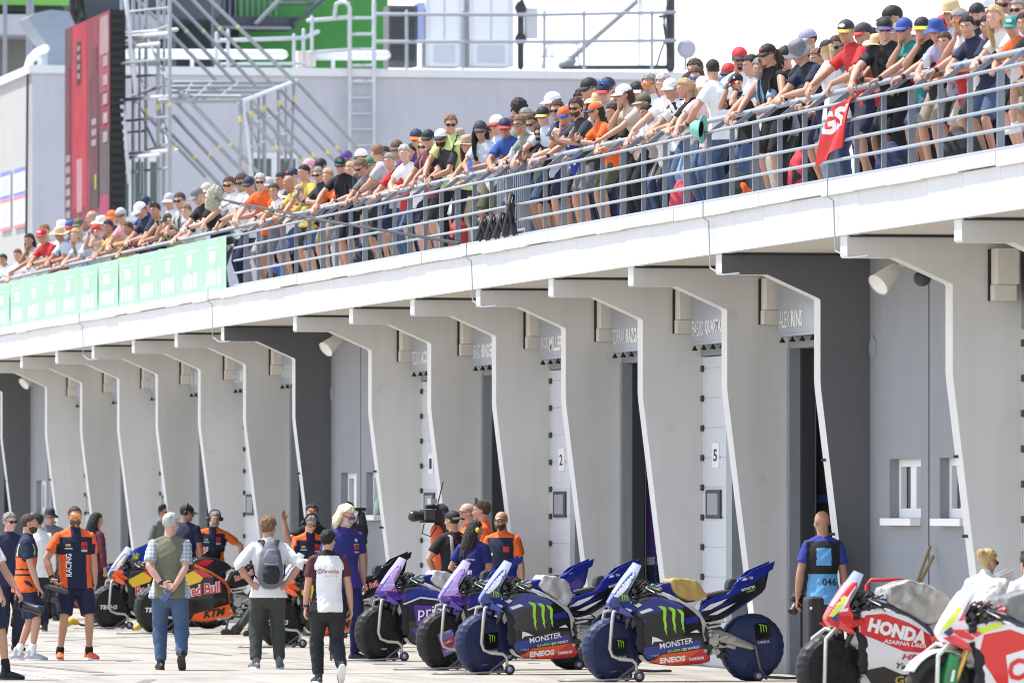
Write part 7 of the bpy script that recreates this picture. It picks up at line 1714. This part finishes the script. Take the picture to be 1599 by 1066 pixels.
def paint_honda2(D, X, C, ob):
    Rd, W_, G = (.66, .025, .02), (.74, .74, .75), (.02, .22, .06)
    D('fairing', [(.26, .60), (.30, .76), (.50, .80), (.80, .69), (.88, .60), (.89, .40), (.62, .26), (.46, .30)], Rd); D('fairing', [(.20, .80), (.44, .86), (.44, .82), (.24, .745)], (.62, .70, .05)); D('fairing', [(.47, .60), (.86, .72), (.90, .56), (.88, .42), (.50, .33)], W_)
    X('fairing', 'CAS', .50, .39, .36, .17, Rd, .22, .15, .04); D('fairing', [(.62, .35), (.88, .42), (.89, .38), (.6, .28)], G); X('fairing', 'Go', .50, .20, .10, .05, (.55, .40, .08)); X('fairing', 'Castrol', .60, .20, .2, .045, Rd, .1, .1, .02)
    D('nose_cowl', [(-.03, .80), (.03, .89), (.10, .99), (.13, .96), (.08, .86), (.02, .79)], (.66, .80, .08)); D('nose_cowl', [(.06, .83), (.13, .96), (.22, 1.09), (.235, 1.075), (.15, .94), (.13, .84)], W_); D('nose_cowl', [(.10, .86), (.17, 1.0), (.20, 1.04), (.15, .94), (.14, .87)], (.70, .05, .12)); D('nose_cowl', [(.0, .775), (.05, .82), (.08, .79), (.04, .74)], (.02, .03, .14)); D('nose_cowl', [(.14, .80), (.24, .74), (.29, .77), (.2, .80)], Rd)
LV['honda2'] = dict(fairing=(.72, .72, .73), nose=(.72, .72, .73), tank=(.66, .03, .03), tail=(.66, .66, .68), screen=mat((.50, .62, .80), .06, 'paint', 0, .45), wing=(.64, .03, .03), fork=(.62, .40, .08), frame=(.06, .06, .08), res=(.1, .1, .1), paint=paint_honda2)

def stand(bike, label, front=True, angular=False, col=(.50, .48, .42)):
    """front paddock stand: steel hoops rise each side of the wheel to the steering head"""
    e = empty('paddock_stand', bike.location, bike.rotation_euler.z, label, 'paddock stand', 'paddock stands under the motorbikes'); s = bike.scale[0]; e.scale = (s, s, s)
    tube_m = mat(col, .35, 'metal', .55); dkm = mat((.10, .10, .105), .4, 'metal', .4)
    if front:
        for sg in (-1, 1):
            y = sg * .185
            if angular: pts = [(.10, sg * .03, .66), (.02, y * .75, .685), (-.08, y, .60), (-.085, y, .50), (-.10, y * 1.05, .15), (-.06, y * 1.1, .09), (.10, y * 1.1, .075)]
            else: pts = [(.12, sg * .03, .70), (.06, y * .6, .725), (-.015, y * .95, .69), (-.03, y, .60), (-.055, y, .33), (-.03, y * 1.02, .26), (.05, y * 1.06, .225), (.17, y * 1.1, .215), (.21, y * 1.12, .18), (.215, y * 1.12, .10)]
            m = MB(); m.tube(pts, .0175, 10); m.build('hoop', tube_m, e, True)
            m = MB(); m.tube([(.20, y * 1.12, .16), (.02, y * 1.05, .022), (-.10, y * 1.0, .015)], .015, 8); m.build('strut', dkm, e, True)
            m = MB(); m.lathe([(.0, -.018), (.030, -.02), (.052, -.018), (.056, 0), (.052, .018), (.030, .02), (0, .018)], (.235, y * 1.28, .056), Matrix.Rotation(PI / 2, 3, 'X'), 20); w_ = m.build('castor', mat((.02, .02, .022), .6), e, True)
            m = MB(); m.lathe([(.0, -.024), (.026, -.024), (.028, .024), (0, .024)], (.235, y * 1.28, .056), Matrix.Rotation(PI / 2, 3, 'X'), 12); m.build('hub', mat((.25, .26, .42), .4), w_, True)
        m = MB(); m.tube([(.21, -.21, .035), (-.15, -.20, .018), (-.46, -.15, .016), (-.52, -.06, .016), (-.52, .06, .016), (-.46, .15, .016), (-.15, .20, .018), (.21, .21, .035)], [(.016, .012)] * 8, 8); m.build('base_bar', mat((.32, .31, .29), .4, 'metal', .4), e, True)
    else:
        for sg in (-1, 1):
            m = MB(); m.tube([(1.46, sg * .17, .345), (1.50, sg * .20, .12), (1.56, sg * .20, .03)], .016, 8); m.build('arm', dkm, e, True)
            m = MB(); m.lathe([(.0, -.018), (.030, -.02), (.050, -.018), (.054, 0), (.050, .018), (.030, .02), (0, .018)], (1.47, sg * .24, .054), Matrix.Rotation(PI / 2, 3, 'X'), 18); w_ = m.build('castor', mat((.02, .02, .022), .6), e, True)
            m = MB(); m.lathe([(.0, -.024), (.026, -.024), (.028, .024), (0, .024)], (1.47, sg * .24, .054), Matrix.Rotation(PI / 2, 3, 'X'), 12); m.build('hub', mat((.25, .26, .42), .4), w_, True)
        m = MB(); m.tube([(1.46, -.22, .05), (1.75, -.20, .03), (2.0, -.12, .03), (2.0, .12, .03), (1.75, .20, .03), (1.46, .22, .05)], .014, 8); m.build('base_bar', dkm, e, True)
    return e
navyc = (.007, .015, .066); blkc = (.008, .008, .009)
b, ob = motorbike('monster', 953, 1063, 'blue and black racing motorbike with gold cloth on the tank and blue wheel bags', 3, 16, 1.06, (navyc, navyc), ('gold_cloth', (.45, .30, .09), .45, .15))
stand(b, 'steel front stand under the motorbike with the gold tank cloth'); stand(b, 'rear stand under the motorbike with the gold tank cloth', False)
b, ob = motorbike('monster', 753, 1052, 'blue and black racing motorbike with silver cloth hanging from the tank', 3, 16, 1.06, (navyc, navyc), ('silver_cloth', (.46, .46, .46), .4, .35))
stand(b, 'steel front stand under the motorbike with the silver tank cloth'); stand(b, 'rear stand under the motorbike with the silver tank cloth', False)
b, ob = motorbike('prima', 690, 1045, 'purple racing motorbike with a purple and red sticker on its black wheel bag', 4, 18, 1.05, (blkc, blkc), None)
f_ = lambda u, v: (u, -1.0, v); TF = bvh(BG['fcover']); fo = ob['fcover']
decal('sticker', [(-.12, .06), (.07, .12), (.155, -.11), (-.035, -.18)], f_, mat((.22, .18, .50), .5), fo, TF, (0, 1, 0)); decal('sticker', [(-.085, -.035), (.098, .045), (.127, -.035), (-.055, -.11)], f_, mat((.60, .03, .05), .5), fo, TF, (0, 1, 0), .04, .004)
text_flat('lettering', 'prima', f_, -.085, .035, .14, .045, wht, fo, .005, 0, .30, TF, 0, (0, 1, 0), .02, .005); text_flat('lettering', 'PRAMAC', f_, -.045, -.06, .13, .032, wht, fo, .01, .2, .36, TF, 0, (0, 1, 0), .02, .006); text_flat('lettering', 'YAMAHA', f_, -.01, -.145, .13, .034, wht, fo, .01, 0, .36, TF, 0, (0, 1, 0), .02, .005)
stand(b, 'steel front stand at the sticker marked wheel bag'); stand(b, 'rear stand of the purple motorbike with the sticker', False)
b, ob = motorbike('prima', 592, 1031, 'purple racing motorbike with plain black wheel bag beside the walking man', 4, 18, 1.05, (blkc, blkc), ('silver_cloth', (.50, .50, .50), .4, .3))
text_flat('lettering', 'T-REX', f_, -.04, -.20, .09, .022, wht, ob['fcover'], .01, .2, .05, TF, 0, (0, 1, 0), .02, .004)
stand(b, 'steel front stand at the plain black wheel bag'); stand(b, 'rear stand of the purple motorbike beside the walking man', False)
b, ob = motorbike('honda1', 1293, 1104, 'white and red racing motorbike with silver sheet over its tank', 5, 14, 1.06, (blkc, blkc), ('big_cloth', (.42, .41, .38), .38, .4))
stand(b, 'angular front stand of the motorbike under the silver sheet', True, True, (.62, .61, .58))
b, ob = motorbike('honda2', 1468, 1143, 'red and white racing motorbike with bare front tyre at the right edge', 5, 10, 1.06, (None, blkc), ('big_cloth', (.20, .20, .20), .5, .2))
attach('mudguard', BG['mudguard'], b, [gloss((.72, .70, .70))], Matrix.Rotation(R(10), 4, 'Z') @ Matrix.Translation((.0, 0, .315)))
gsh = puff([(.05, .62), (.12, .60), (.10, .36), (.04, .22), (-.02, .26), (-.01, .46)], .13, None, .012, 5, 'fork_guard'); go = attach('fork_guard', gsh, b, [gloss((.02, .20, .06))], None); TG = bvh(gsh); text_flat('lettering', '1', f_, .035, .40, .035, .09, wht, go, .03, .1, -.1, TG, 0, (0, 1, 0), .02, .004)
stand(b, 'angular front stand at the bare front tyre', True, True, (.62, .61, .58))
b, ob = motorbike('ktm', 172, 981, 'black racing motorbike with yellow flank and lettered black wheel bag behind the bearded man', 4, 10, 1.05, (blkc, blkc), None); stand(b, 'bent steel front stand behind the bearded man in shorts')
b, ob = motorbike('ktm', 246, 989, 'black racing motorbike with red lettering and orange panel beside the waistcoat man', -3, 12, 1.12, (blkc, blkc), None); stand(b, 'front stand half hidden behind the waistcoat man'); stand(b, 'rear stand in front of the leaning headphone mechanic', False)
b, ob = motorbike('ktm', 437, 1010, 'black racing motorbike mostly hidden behind the backpack man', 4, 10, 1.05, (blkc, blkc), ('silver_cloth', (.5, .5, .5), .4, .3)); stand(b, 'front stand hidden behind the backpack man')
b, ob = motorbike('blue', 72, 966, 'blue and neon striped racing motorbike between the bearded man and the vest photographer', 4, 10, 1.05, (blkc, blkc), ('silver_cloth', (.6, .6, .62), .5, .1))

# ================================================================== small things
# leaf blowers standing by the backpack man
for px, pf, lab, k in ((372, 990, 'black leaf blower standing nozzle down left of the backpack man', 0), (407, 992, 'second black leaf blower partly behind the backpack man', 1)):
    p = ground_at(px, pf); e = empty('leaf_blower', p, 0, lab, 'leaf blower', 'leaf blowers by the backpack man'); bm2 = mat((.035, .04, .048), .45)
    m = MB(); m.tube([(-.03, 0, .07), (.06, 0, .17), (.22, .02, .40), (.42, .05, .72), (.50, .06, .84)], [.060, .062, .052, .046, .048], 14); m.build('tube', bm2, e, True)
    m = MB(); m.tube([(-.05, 0, .03), (-.03, 0, .07), (.02, 0, .12)], [.075, .078, .066], 14); m.build('nozzle', mat((.02, .022, .026), .5), e, True)
    m = MB(); m.tube([(-.19, -.02, .04), (-.15, -.02, .22), (-.10, -.02, .27), (.02, 0, .26), (.12, 0, .28)], [.016, .018, .018, .016, .015], 8); m.build('handle', bm2, e, True)
    m = MB(); m.box((-.17, -.02, .035), (.17, .09, .07), Ry(-6)); m.box((-.19, -.02, .075), (.10, .07, .02), Ry(-6)); o = m.build('foot', mat((.018, .018, .02), .6), e); md = o.modifiers.new('b', 'BEVEL'); md.width = .015; md.segments = 2
# broadcast camera on a stand by the white door
p = P(677, 805, 18.15); e = empty('broadcast_camera', (p.x, p.y, 0), R(20), 'large black broadcast camera with side monitor and orange cover on a stand', 'video camera'); zc = p.z
bk = mat((.016, .016, .018), .5)
m = MB(); m.box((0, 0, zc), (.34, .16, .17)); m.box((.22, 0, zc - .01), (.14, .12, .14)); m.box((-.02, 0, zc + .12), (.20, .05, .05)); o = m.build('body', bk, e); md = o.modifiers.new('b', 'BEVEL'); md.width = .012; md.segments = 2
m = MB(); m.tube([(-.17, 0, zc), (-.24, 0, zc), (-.30, 0, zc)], [.055, .065, .075], 18); m.build('lens', mat((.03, .03, .032), .3), e, True)
m = MB(); m.box((-.16, -.17, zc + .02), (.17, .035, .13), Rz(15)); m.box((-.16, -.19, zc + .02), (.15, .004, .11), Rz(15)); m.build('monitor', mat((.05, .055, .065), .3), e)
m = MB(); m.tube([(.06, 0, zc + .14), (.14, 0, zc + .44)], .008, 6); m.build('antenna', bk, e, True); m = MB(); m.box((-.02, 0, zc + .19), (.09, .09, .07)); m.build('receiver', mat('lightgrey', .5), e)
m = MB(); m.tube([(-.20, -.10, zc - .1), (-.24, -.12, zc - .22), (-.12, -.13, zc - .26), (-.02, -.1, zc - .14)], .008, 6); m.build('cable', bk, e, True)
m = MB(); m.tube([(.12, 0, zc + .10), (.14, -.02, zc - .05), (.13, -.02, zc - .30)], [(.10, .07), (.13, .09), (.08, .07)], 12); me = remesh(m, .012, 3, .5, 'rain_cover'); wrinkle(me, .012, 12, 2); me.materials.append(mat((.022, .022, .026), .8, 'bag')); link('rain_cover', me, e)
m = MB(); m.tube([(.03, -.02, zc - .18), (.06, -.02, zc - .42), (.05, -.02, zc - .70)], [(.09, .08), (.13, .10), (.11, .09)], 12); me = remesh(m, .012, 3, .5, 'orange_cover'); wrinkle(me, .012, 10, 7); me.materials.append(mat((.62, .12, .03), .8, 'cloth')); link('orange_cover', me, e)
m = MB(); m.tube([(.04, 0, zc - .1), (.04, 0, .55)], .03, 8)
for a in (90, 210, 330): m.tube([(.04, 0, .62), (.04 + .35 * math.cos(R(a)), .35 * math.sin(R(a)), .02)], .018, 8)
m.build('tripod', bk, e, True)
# boom microphone lying on the railing
a = P(334, 309, LF - .05); b = P(716, 379, LF + .12)
e = empty('boom_microphone', a, 0, 'fluffy grey microphone on a long black boom pole across the railing', 'microphone')
ax = (P(341, 284, LF - .05) - P(327, 334, LF - .05)).normalized()
m = MB(); m.tube([-ax * .22, -ax * .1, ax * .1, ax * .22], [.095, .115, .115, .09], 18); me = remesh(m, .012, 2, .4, 'windshield'); wrinkle(me, .030, 26, 3); wrinkle(me, .014, 70, 5); me.materials.append(mat((.42, .42, .33), .95, 'hair')); link('windshield', me, e)
m = MB(); c_ = V((.02, -.1, -.06)); m.tube([V((0, -.05, 0)), (b - a) * .06, (b - a) * .5 + V((-.04, 0, -.02)), b - a], [.020, .017, .018, .022], 8); m.build('pole', bk, e, True)
m = MB(); m.tube([(b - a) * .02, (b - a) * .04 + V((0, 0, -.12)), (b - a) * .08 + V((0, 0, -.02)), (b - a) * .3 + V((0, 0, -.08)), (b - a) * .5 + V((0, 0, -.05))], .008, 6); m.build('cable', bk, e, True)
for t in (.3, .52, .78): m = MB(); q = (b - a) * t; m.tube([q - (b - a).normalized() * .04, q + (b - a).normalized() * .04], .028, 8); m.build('clamp', bk, e, True)
# things on the railing and deck
yy = y_at(1306, LF + .1); zt, zb = z_at(1330, 150, LF + .1), z_at(1300, 238, LF + .1)
vs = []; fs = []; n = 9; k = 8
for sd in (0, 1):
    for j in range(k + 1):
        for i in range(n + 1):
            u, v = i / n, j / k; w_ = 1.15 if v < .5 else 1.05
            vs.append((LF + .09 + .012 * sd - .03 * math.sin(u * 7 + v * 3), yy + .22 - u * 1.05 + .62 * v, zb + (zt - zb) * (1 - v) + .14 * u * (1) - .10))
for sd in (0, 1):
    o_ = sd * (n + 1) * (k + 1)
    for j in range(k):
        for i in range(n): fs.append((o_ + j * (n + 1) + i, o_ + j * (n + 1) + i + 1, o_ + (j + 1) * (n + 1) + i + 1, o_ + (j + 1) * (n + 1) + i))
o = MB().add(vs, fs).build('flag', mat((.66, .03, .03), .8, 'cloth'), None, True); tag(o, 'red flag with white print hanging over the railing', 'flag')
TB = bvh(o.data); zm = (zt + zb) / 2
text_flat('print', 'GSI', lambda u, v: (LF - .5, yy + .46 - u - .35 * v, zm + .0 + v), 0, -.10, .86, .22, wht, o, .04, 0, .10, TB, 0, (1, 0, 0), .05, .004)
p = P(1091, 201, LF + .05); e = empty('sun_hat', p, 0, 'mint green wide brimmed hat held over the railing', 'hat'); Mq = V((-.86, .50, .10)).normalized().to_track_quat('Z', 'Y').to_matrix(); m = MB(); m.lathe([(0, .085), (.06, .08), (.085, .05), (.092, -.02), (.155, -.04), (.158, -.047), (.150, -.05), (.090, -.03), (.080, .045), (0, .07)], (0, 0, 0), Mq, 28); o = m.build('brim', mat('mint', .8, 'cloth'), e, True); m = MB(); m.lathe([(0, .062), (.055, .055), (.078, .03), (.084, -.028)], (0, 0, 0), Mq, 24); m.build('lining', mat('black', .9), e, True)
def deck_bag(px, py, lab, col, w=.3, h=.4, L=None, nm='backpack', c2=None):
    L = L or LF + .42; p = Vector((L, y_at(px, L), DECKZ)); e = empty(nm, p, R(rnd.uniform(-60, 60)), lab, nm.replace('_', ' '))
    m = MB(); m.tube([(0, 0, .03), (0, 0, h * .4), (0, .02, h * .8), (0, .02, h)], [(w * .5, w * .36), (w * .52, w * .38), (w * .42, w * .3), (w * .2, w * .15)], 14); me = remesh(m, .014, 3, .5, 'bag'); wrinkle(me, .014, 8, px); me.materials.append(mat(col, .8, 'cloth')); link('bag', me, e)
    m = MB(); m.tube([(0, -w * .3, h * .2), (0, -w * .42, h * .35), (0, -w * .3, h * .55)], [(w * .34, w * .12)] * 3, 12); m.build('pocket', mat(c2 or 'charcoal', .8, 'cloth'), e, True); m = MB(); m.tube([(-.05, .02, h * .95), (0, .02, h * 1.12), (.05, .02, h * .95)], .012, 6); m.build('handle', mat('black', .8), e, True)
for a_ in ((716, 370, 'red backpack on the deck below the yellow checked shirt', (.62, .06, .04)), (1248, 280, 'red bag at the foot of the railing under the grey bucket hat', (.6, .03, .05)), (1065, 320, 'red and blue bag on the deck under the white haired man', (.5, .05, .08), .3, .3, None, 'backpack', 'royal'), (1150, 300, 'dark bag with orange pocket on the deck', (.03, .03, .04), .3, .34, None, 'backpack', 'orange'), (570, 405, 'black bag on the deck by the curly haired man', (.02, .02, .025), .34, .26), (430, 425, 'blue bag on the deck near the banners end', (.05, .15, .4), .26, .26), (1500, 240, 'black bag on the deck under the blue bucket hat', (.02, .02, .022), .4, .30), (1395, 250, 'dark blue bag on the deck under the purple peaked cap', (.02, .03, .10), .36, .28)): deck_bag(*a_)
for k in range(4):
    L = LF + .06; p = Vector((L, y_at(752 + 14 * k, L), DECKZ)); e = empty('folding_stool', p, R(-20), ['leftmost of four black folded stools pushed against the railing', 'second from left of the black folded stools', 'third from left of the black folded stools', 'tallest rightmost black folded stool with a loop back'][k], 'folding stool', 'black folded stools at the railing')
    h = .30 if k < 3 else .50
    m = MB(); m.tube([(-.02, 0, .02), (.06, .0, h), (.06, -.22, h), (-.02, -.24, .02)], .022, 8); m.build('frame', bk, e, True); m = MB(); m.tube([(.10, 0, .02), (.0, .0, h * .9), (.0, -.22, h * .9), (.10, -.24, .02)], .020, 8); m.build('leg_frame', bk, e, True); m = MB(); m.box((.04, -.11, h * .55), (.05, .20, h * .5), Ry(12)); m.build('seat', mat((.03, .03, .033), .8, 'cloth'), e)
# crowd barrier behind the front row
L = LF + .62; e = empty('crowd_barrier', (L, y_at(826, L), DECKZ), 0, 'grey crowd control barrier with thin upright bars behind the railing', 'barrier'); W = 1.9
m = MB(); m.tube([(0, 0, .1), (0, 0, 1.02), (0, .04, 1.06), (0, W, 1.06), (0, W + .04, 1.02), (0, W + .04, .1)], .02, 8); m.tube([(0, 0, .16), (0, W, .16)], .018, 8); m.build('frame', galv, e, True)
for k in range(15): m = MB(); m.tube([(0, .1 + k * .122, .16), (0, .1 + k * .122, 1.06)], .009, 6); m.build('bar', galv, e, True)
for q in (.2, W - .2): m = MB(); m.bar((-.25, q, .02), (.25, q, .02), .05, .02); m.bar((0, q, .03), (0, q, .16), .04, .03); m.build('foot', galv, e)
# brooms by the shuttered windows, red trolley handle, black case at garage
for k, (x0, y0, x1_, y1) in enumerate(((1428, 920, 1452, 853), (1432, 920, 1457, 868))):
    a = P(x0, y0, L_WIN - .32 + .04 * k); b = P(x1_, y1, L_WIN - .06); d_ = (b - a).normalized(); base = a - d_ * (a.z / d_.z); e = empty('broom', (base.x, base.y, .0), 0, ['longer wooden broom leaning on the grey wall below the windows', 'shorter wooden broom leaning beside the longer one'][k], 'broom', 'brooms by the shuttered windows')
    m = MB(); m.tube([V((0, 0, .06)), b - base], .018, 8); m.build('handle', mat((.36, .25, .14), .7), e, True); m = MB(); m.box((0, 0, .05), (.10, .40, .09)); m.build('brush', mat((.12, .07, .04), .9, 'hair'), e)
p = P(1385, 908, 17.75); e = empty('hand_trolley', (p.x, p.y, 0), 0, 'red tubular trolley handle rising behind the silver sheet motorbike', 'trolley'); m = MB(); hz_ = p.z + .02; m.tube([(-.20, 0, .1), (-.20, 0, hz_ - .05), (-.16, 0, hz_), (.16, 0, hz_), (.20, 0, hz_ - .05), (.20, 0, .1)], .019, 8); m.build('handle', mat((.45, .02, .03), .4, 'paint'), e, True); m = MB(); m.box((0, .1, .10), (.5, .35, .06)); m.build('platform', mat((.06, .06, .065), .6), e)
for sg in (-1, 1): m = MB(); m.lathe([(0, -.02), (.06, -.02), (.065, 0), (.06, .02), (0, .02)], (sg * .26, .1, .065), Matrix.Rotation(PI / 2, 3, 'Y'), 16); m.build('castor', mat('black', .6), e, True)
p = P(1270, 930, 18.3); e = empty('equipment_case', (p.x, p.y, 0), 0, 'tall black case at the garage mouth beside the blue vest photographer', 'case'); m = MB(); m.box((0, 0, p.z / 2), (.17, .30, p.z)); o = m.build('shell', mat((.018, .018, .02), .6), e); md = o.modifiers.new('b', 'BEVEL'); md.width = .04; md.segments = 3; m = MB(); m.ell((-.06, -.155, p.z - .12), (.014, .01, .014)); m.build('latch', mat('white', .4), e)
# inside the open garages: panels and signs seen past the door frames
def garage_panel(i_px, lab, spec, cat='panel'):
    yf = [q for q in fins if q[2] == i_px][0][0]; e = None
    for (x0, y0, x1_, y1, c, tx) in spec:
        a = Q(x0, y0, yf - .05); b = Q(x1_, y1, yf - .05)
        if e is None: e = empty('garage_panel', (a.x, yf - .05, 0), 0, lab, cat)
        m = MB(); m.span((0 + a.x - e.location.x, -.03 if tx != 'low' else -.02, b.z), (b.x - e.location.x, 0, a.z)); o = m.build('board', mat(c, .6), e)
        if tx and tx != 'low':
            text_flat('lettering', tx, lambda u, v: (a.x - e.location.x + u, -.036, b.z + v), .01, .02, (b.x - a.x) - .02, (a.z - b.z) - .06, wht, o, .02, 0, 0)
garage_panel(750, 'purple and navy wall panel inside the open garage behind the second motorbike', [(1006, 757, 1050, 868, (.10, .03, .26), None), (1006, 868.5, 1050, 881, (.55, .55, .60), 'low'), (1006, 881.5, 1050, 960, (.012, .015, .06), None), (1007, 710, 1013, 745, (.04, .06, .35), 'low'), (1016, 714, 1024, 742, (.6, .10, .03), 'low')])
garage_panel(551, 'orange sign in the open garage behind the bald bearded man', [(786, 722, 810, 751, (.85, .12, .03), 'PS'), (786, 714, 810, 721, (.8, .5, .03), 'low')])
garage_panel(989, 'dark wall with blue shelf and red sign inside the garage by the blue vest photographer', [(1272, 771, 1330, 784, (.02, .03, .16), None), (1300, 772, 1312, 786, (.55, .04, .05), 'E'), (1274, 552, 1296, 557, (.75, .60, .10), 'low')])
yf = [q for q in fins if q[2] == 750][0][0]
m = MB(); pts = []
for k in range(60): t = k / 59; q = Q(1024 + 1.2 * math.sin(k * 1.9), 800 + 110 * t, yf - .12); pts.append(q + V((.0, .02 * math.cos(k * 1.9), 0)))
m.tube([Q(1021, 757, yf - .12), Q(1022, 785, yf - .12)] + pts, .012, 5); tag(m.build('air_hose', mat((.03, .10, .32), .4)), 'coiled blue air hose hanging in front of the purple garage panel', 'hose')
# braces, phones and cups
e = SPECT[704]; B = PC['U1']['B']
for sg in (-1, 1):
    m = MB(); m.tube([B.at(.08) + B.mat_at(.08) @ V((sg * .08, -.135, 0)), B.at(.28) + B.mat_at(.28) @ V((sg * .09, -.150, 0)), B.at(.42) + B.mat_at(.42) @ V((sg * .10, -.140, .0)), B.at(.50) + B.mat_at(.5) @ V((sg * .11, -.02, .075)), B.at(.42) + B.mat_at(.42) @ V((sg * .09, .13, 0)), B.at(.1) + B.mat_at(.1) @ V((sg * .06, .14, 0))], [(.018, .006)] * 6, 8, ref=(0, 1, .2)); m.build('brace', mat('black', .7), e, True)
def in_hand(px, code, lab, nm='phone'):
    e = SPECT[px]; B = PC[code]['B']; p = w_of(e, B.wr['R'].lerp(B.wr['L'], .5) + V((0, -.05, .10))); m = MB(); m.box((0, 0, 0), (.078, .010, .155), Rx(-30)); o = m.build(nm, mat((.015, .015, .018), .2), None, False, p); o.rotation_euler = e.rotation_euler; tag(o, lab, nm)
in_hand(496, 'P1', 'dark phone held up by the grey haired man in charcoal polo'); in_hand(843, 'P1', 'phone held low by the bearded man in black tee'); in_hand(898, 'P1', 'phone in the hands of the tousled bearded man'); in_hand(928, 'P0f', 'phone held by the girl in the orange cap'); in_hand(1149, 'G1', 'phone raised in front of the black and red cap'); in_hand(261, 'G1', 'small camera raised by the green capped spectator')
for px, lab in ((806, 'clear plastic bottle standing in hands at the rail by the sage tee'), (1455, 'clear plastic cup held over the rail by the blue bucket hat'), (740, 'blue plastic cup at the rail by the sun hat woman')):
    p = Vector((HANDX - .05, y_at(px, HANDX), HANDZ + .07)); m = MB(); m.lathe([(0, -.07), (.032, -.07), (.036, .02), (.034, .06), (.014, .085 if px == 806 else .062), (.014, .11 if px == 806 else .062), (0, .11 if px == 806 else .062)], (0, 0, 0), None, 14); o = m.build('bottle' if px == 806 else 'cup', mat((.70, .76, .80) if px != 740 else (.08, .2, .7), .1, 'paint', 0, .6), None, True, p); tag(o, lab, 'bottle' if px == 806 else 'cup')

# kit by the middle window bay, plugs by the wheels
p = P(562, 800, 18.9); e = empty('light_stand', (p.x, p.y, 0), 0, 'black equipment stand with straps in front of the middle window bay', 'stand')
m = MB(); m.tube([(0, 0, .5), (0, 0, p.z + .05)], .022, 8); m.build('column', bk, e, True)
for a in (90, 210, 330): m = MB(); m.tube([(0, 0, .62), (.32 * math.cos(R(a)), .32 * math.sin(R(a)), .02)], .014, 8); m.build('leg', bk, e, True)
m = MB(); m.tube([(.03, -.04, p.z - .02), (.06, -.06, p.z - .25), (.02, -.05, p.z - .55)], [(.05, .04), (.07, .05), (.05, .04)], 10); me = remesh(m, .012, 2, .5, 'hanging_bag') if False else m.mesh('hanging_bag', [], True); me.materials.append(mat('charcoal', .8, 'bag')); link('hanging_bag', me, e)
m = MB(); m.tube([(-.02, -.03, p.z), (-.10, -.05, p.z - .3), (-.04, -.04, p.z - .6)], .010, 6); m.build('strap', bk, e, True); m = MB(); m.box((0, 0, p.z + .05), (.16, .07, .05)); m.build('head_clamp', bk, e)
p = P(590, 805, L_WIN + .05); p.z = kz(1.70) + .11; m = MB(); m.lathe([(0, -.11), (.04, -.11), (.042, .04), (.03, .09), (.014, .12), (.014, .15), (0, .15)], (0, 0, 0), None, 14); tag(m.build('bottle', mat((.42, .62, .50), .15, 'paint'), None, True, p), 'pale green bottle standing on the middle window sill', 'bottle')
for px, pf, lab in ((112, 978, 'yellow and black plug left of the wheel bag behind the bearded man'), (221, 984, 'yellow and black plug left of the wheel bag beside the waistcoat man')):
    e = empty('power_plug', ground_at(px, pf), R(30), lab, 'plug')
    m = MB(); m.tube([(-.10, 0, .05), (0, 0, .10), (.10, 0, .07)], [.045, .055, .04], 10); m.build('casing', mat((.62, .40, .03), .5), e, True); m = MB(); m.tube([(.10, 0, .07), (.2, .02, .03), (.5, .1, .015), (.8, .3, .015)], .018, 8); m.tube([(-.10, .06, .04), (.02, .07, .09)], .035, 8); m.build('cable', bk, e, True)
bpy.data.scenes.remove(BENCH)
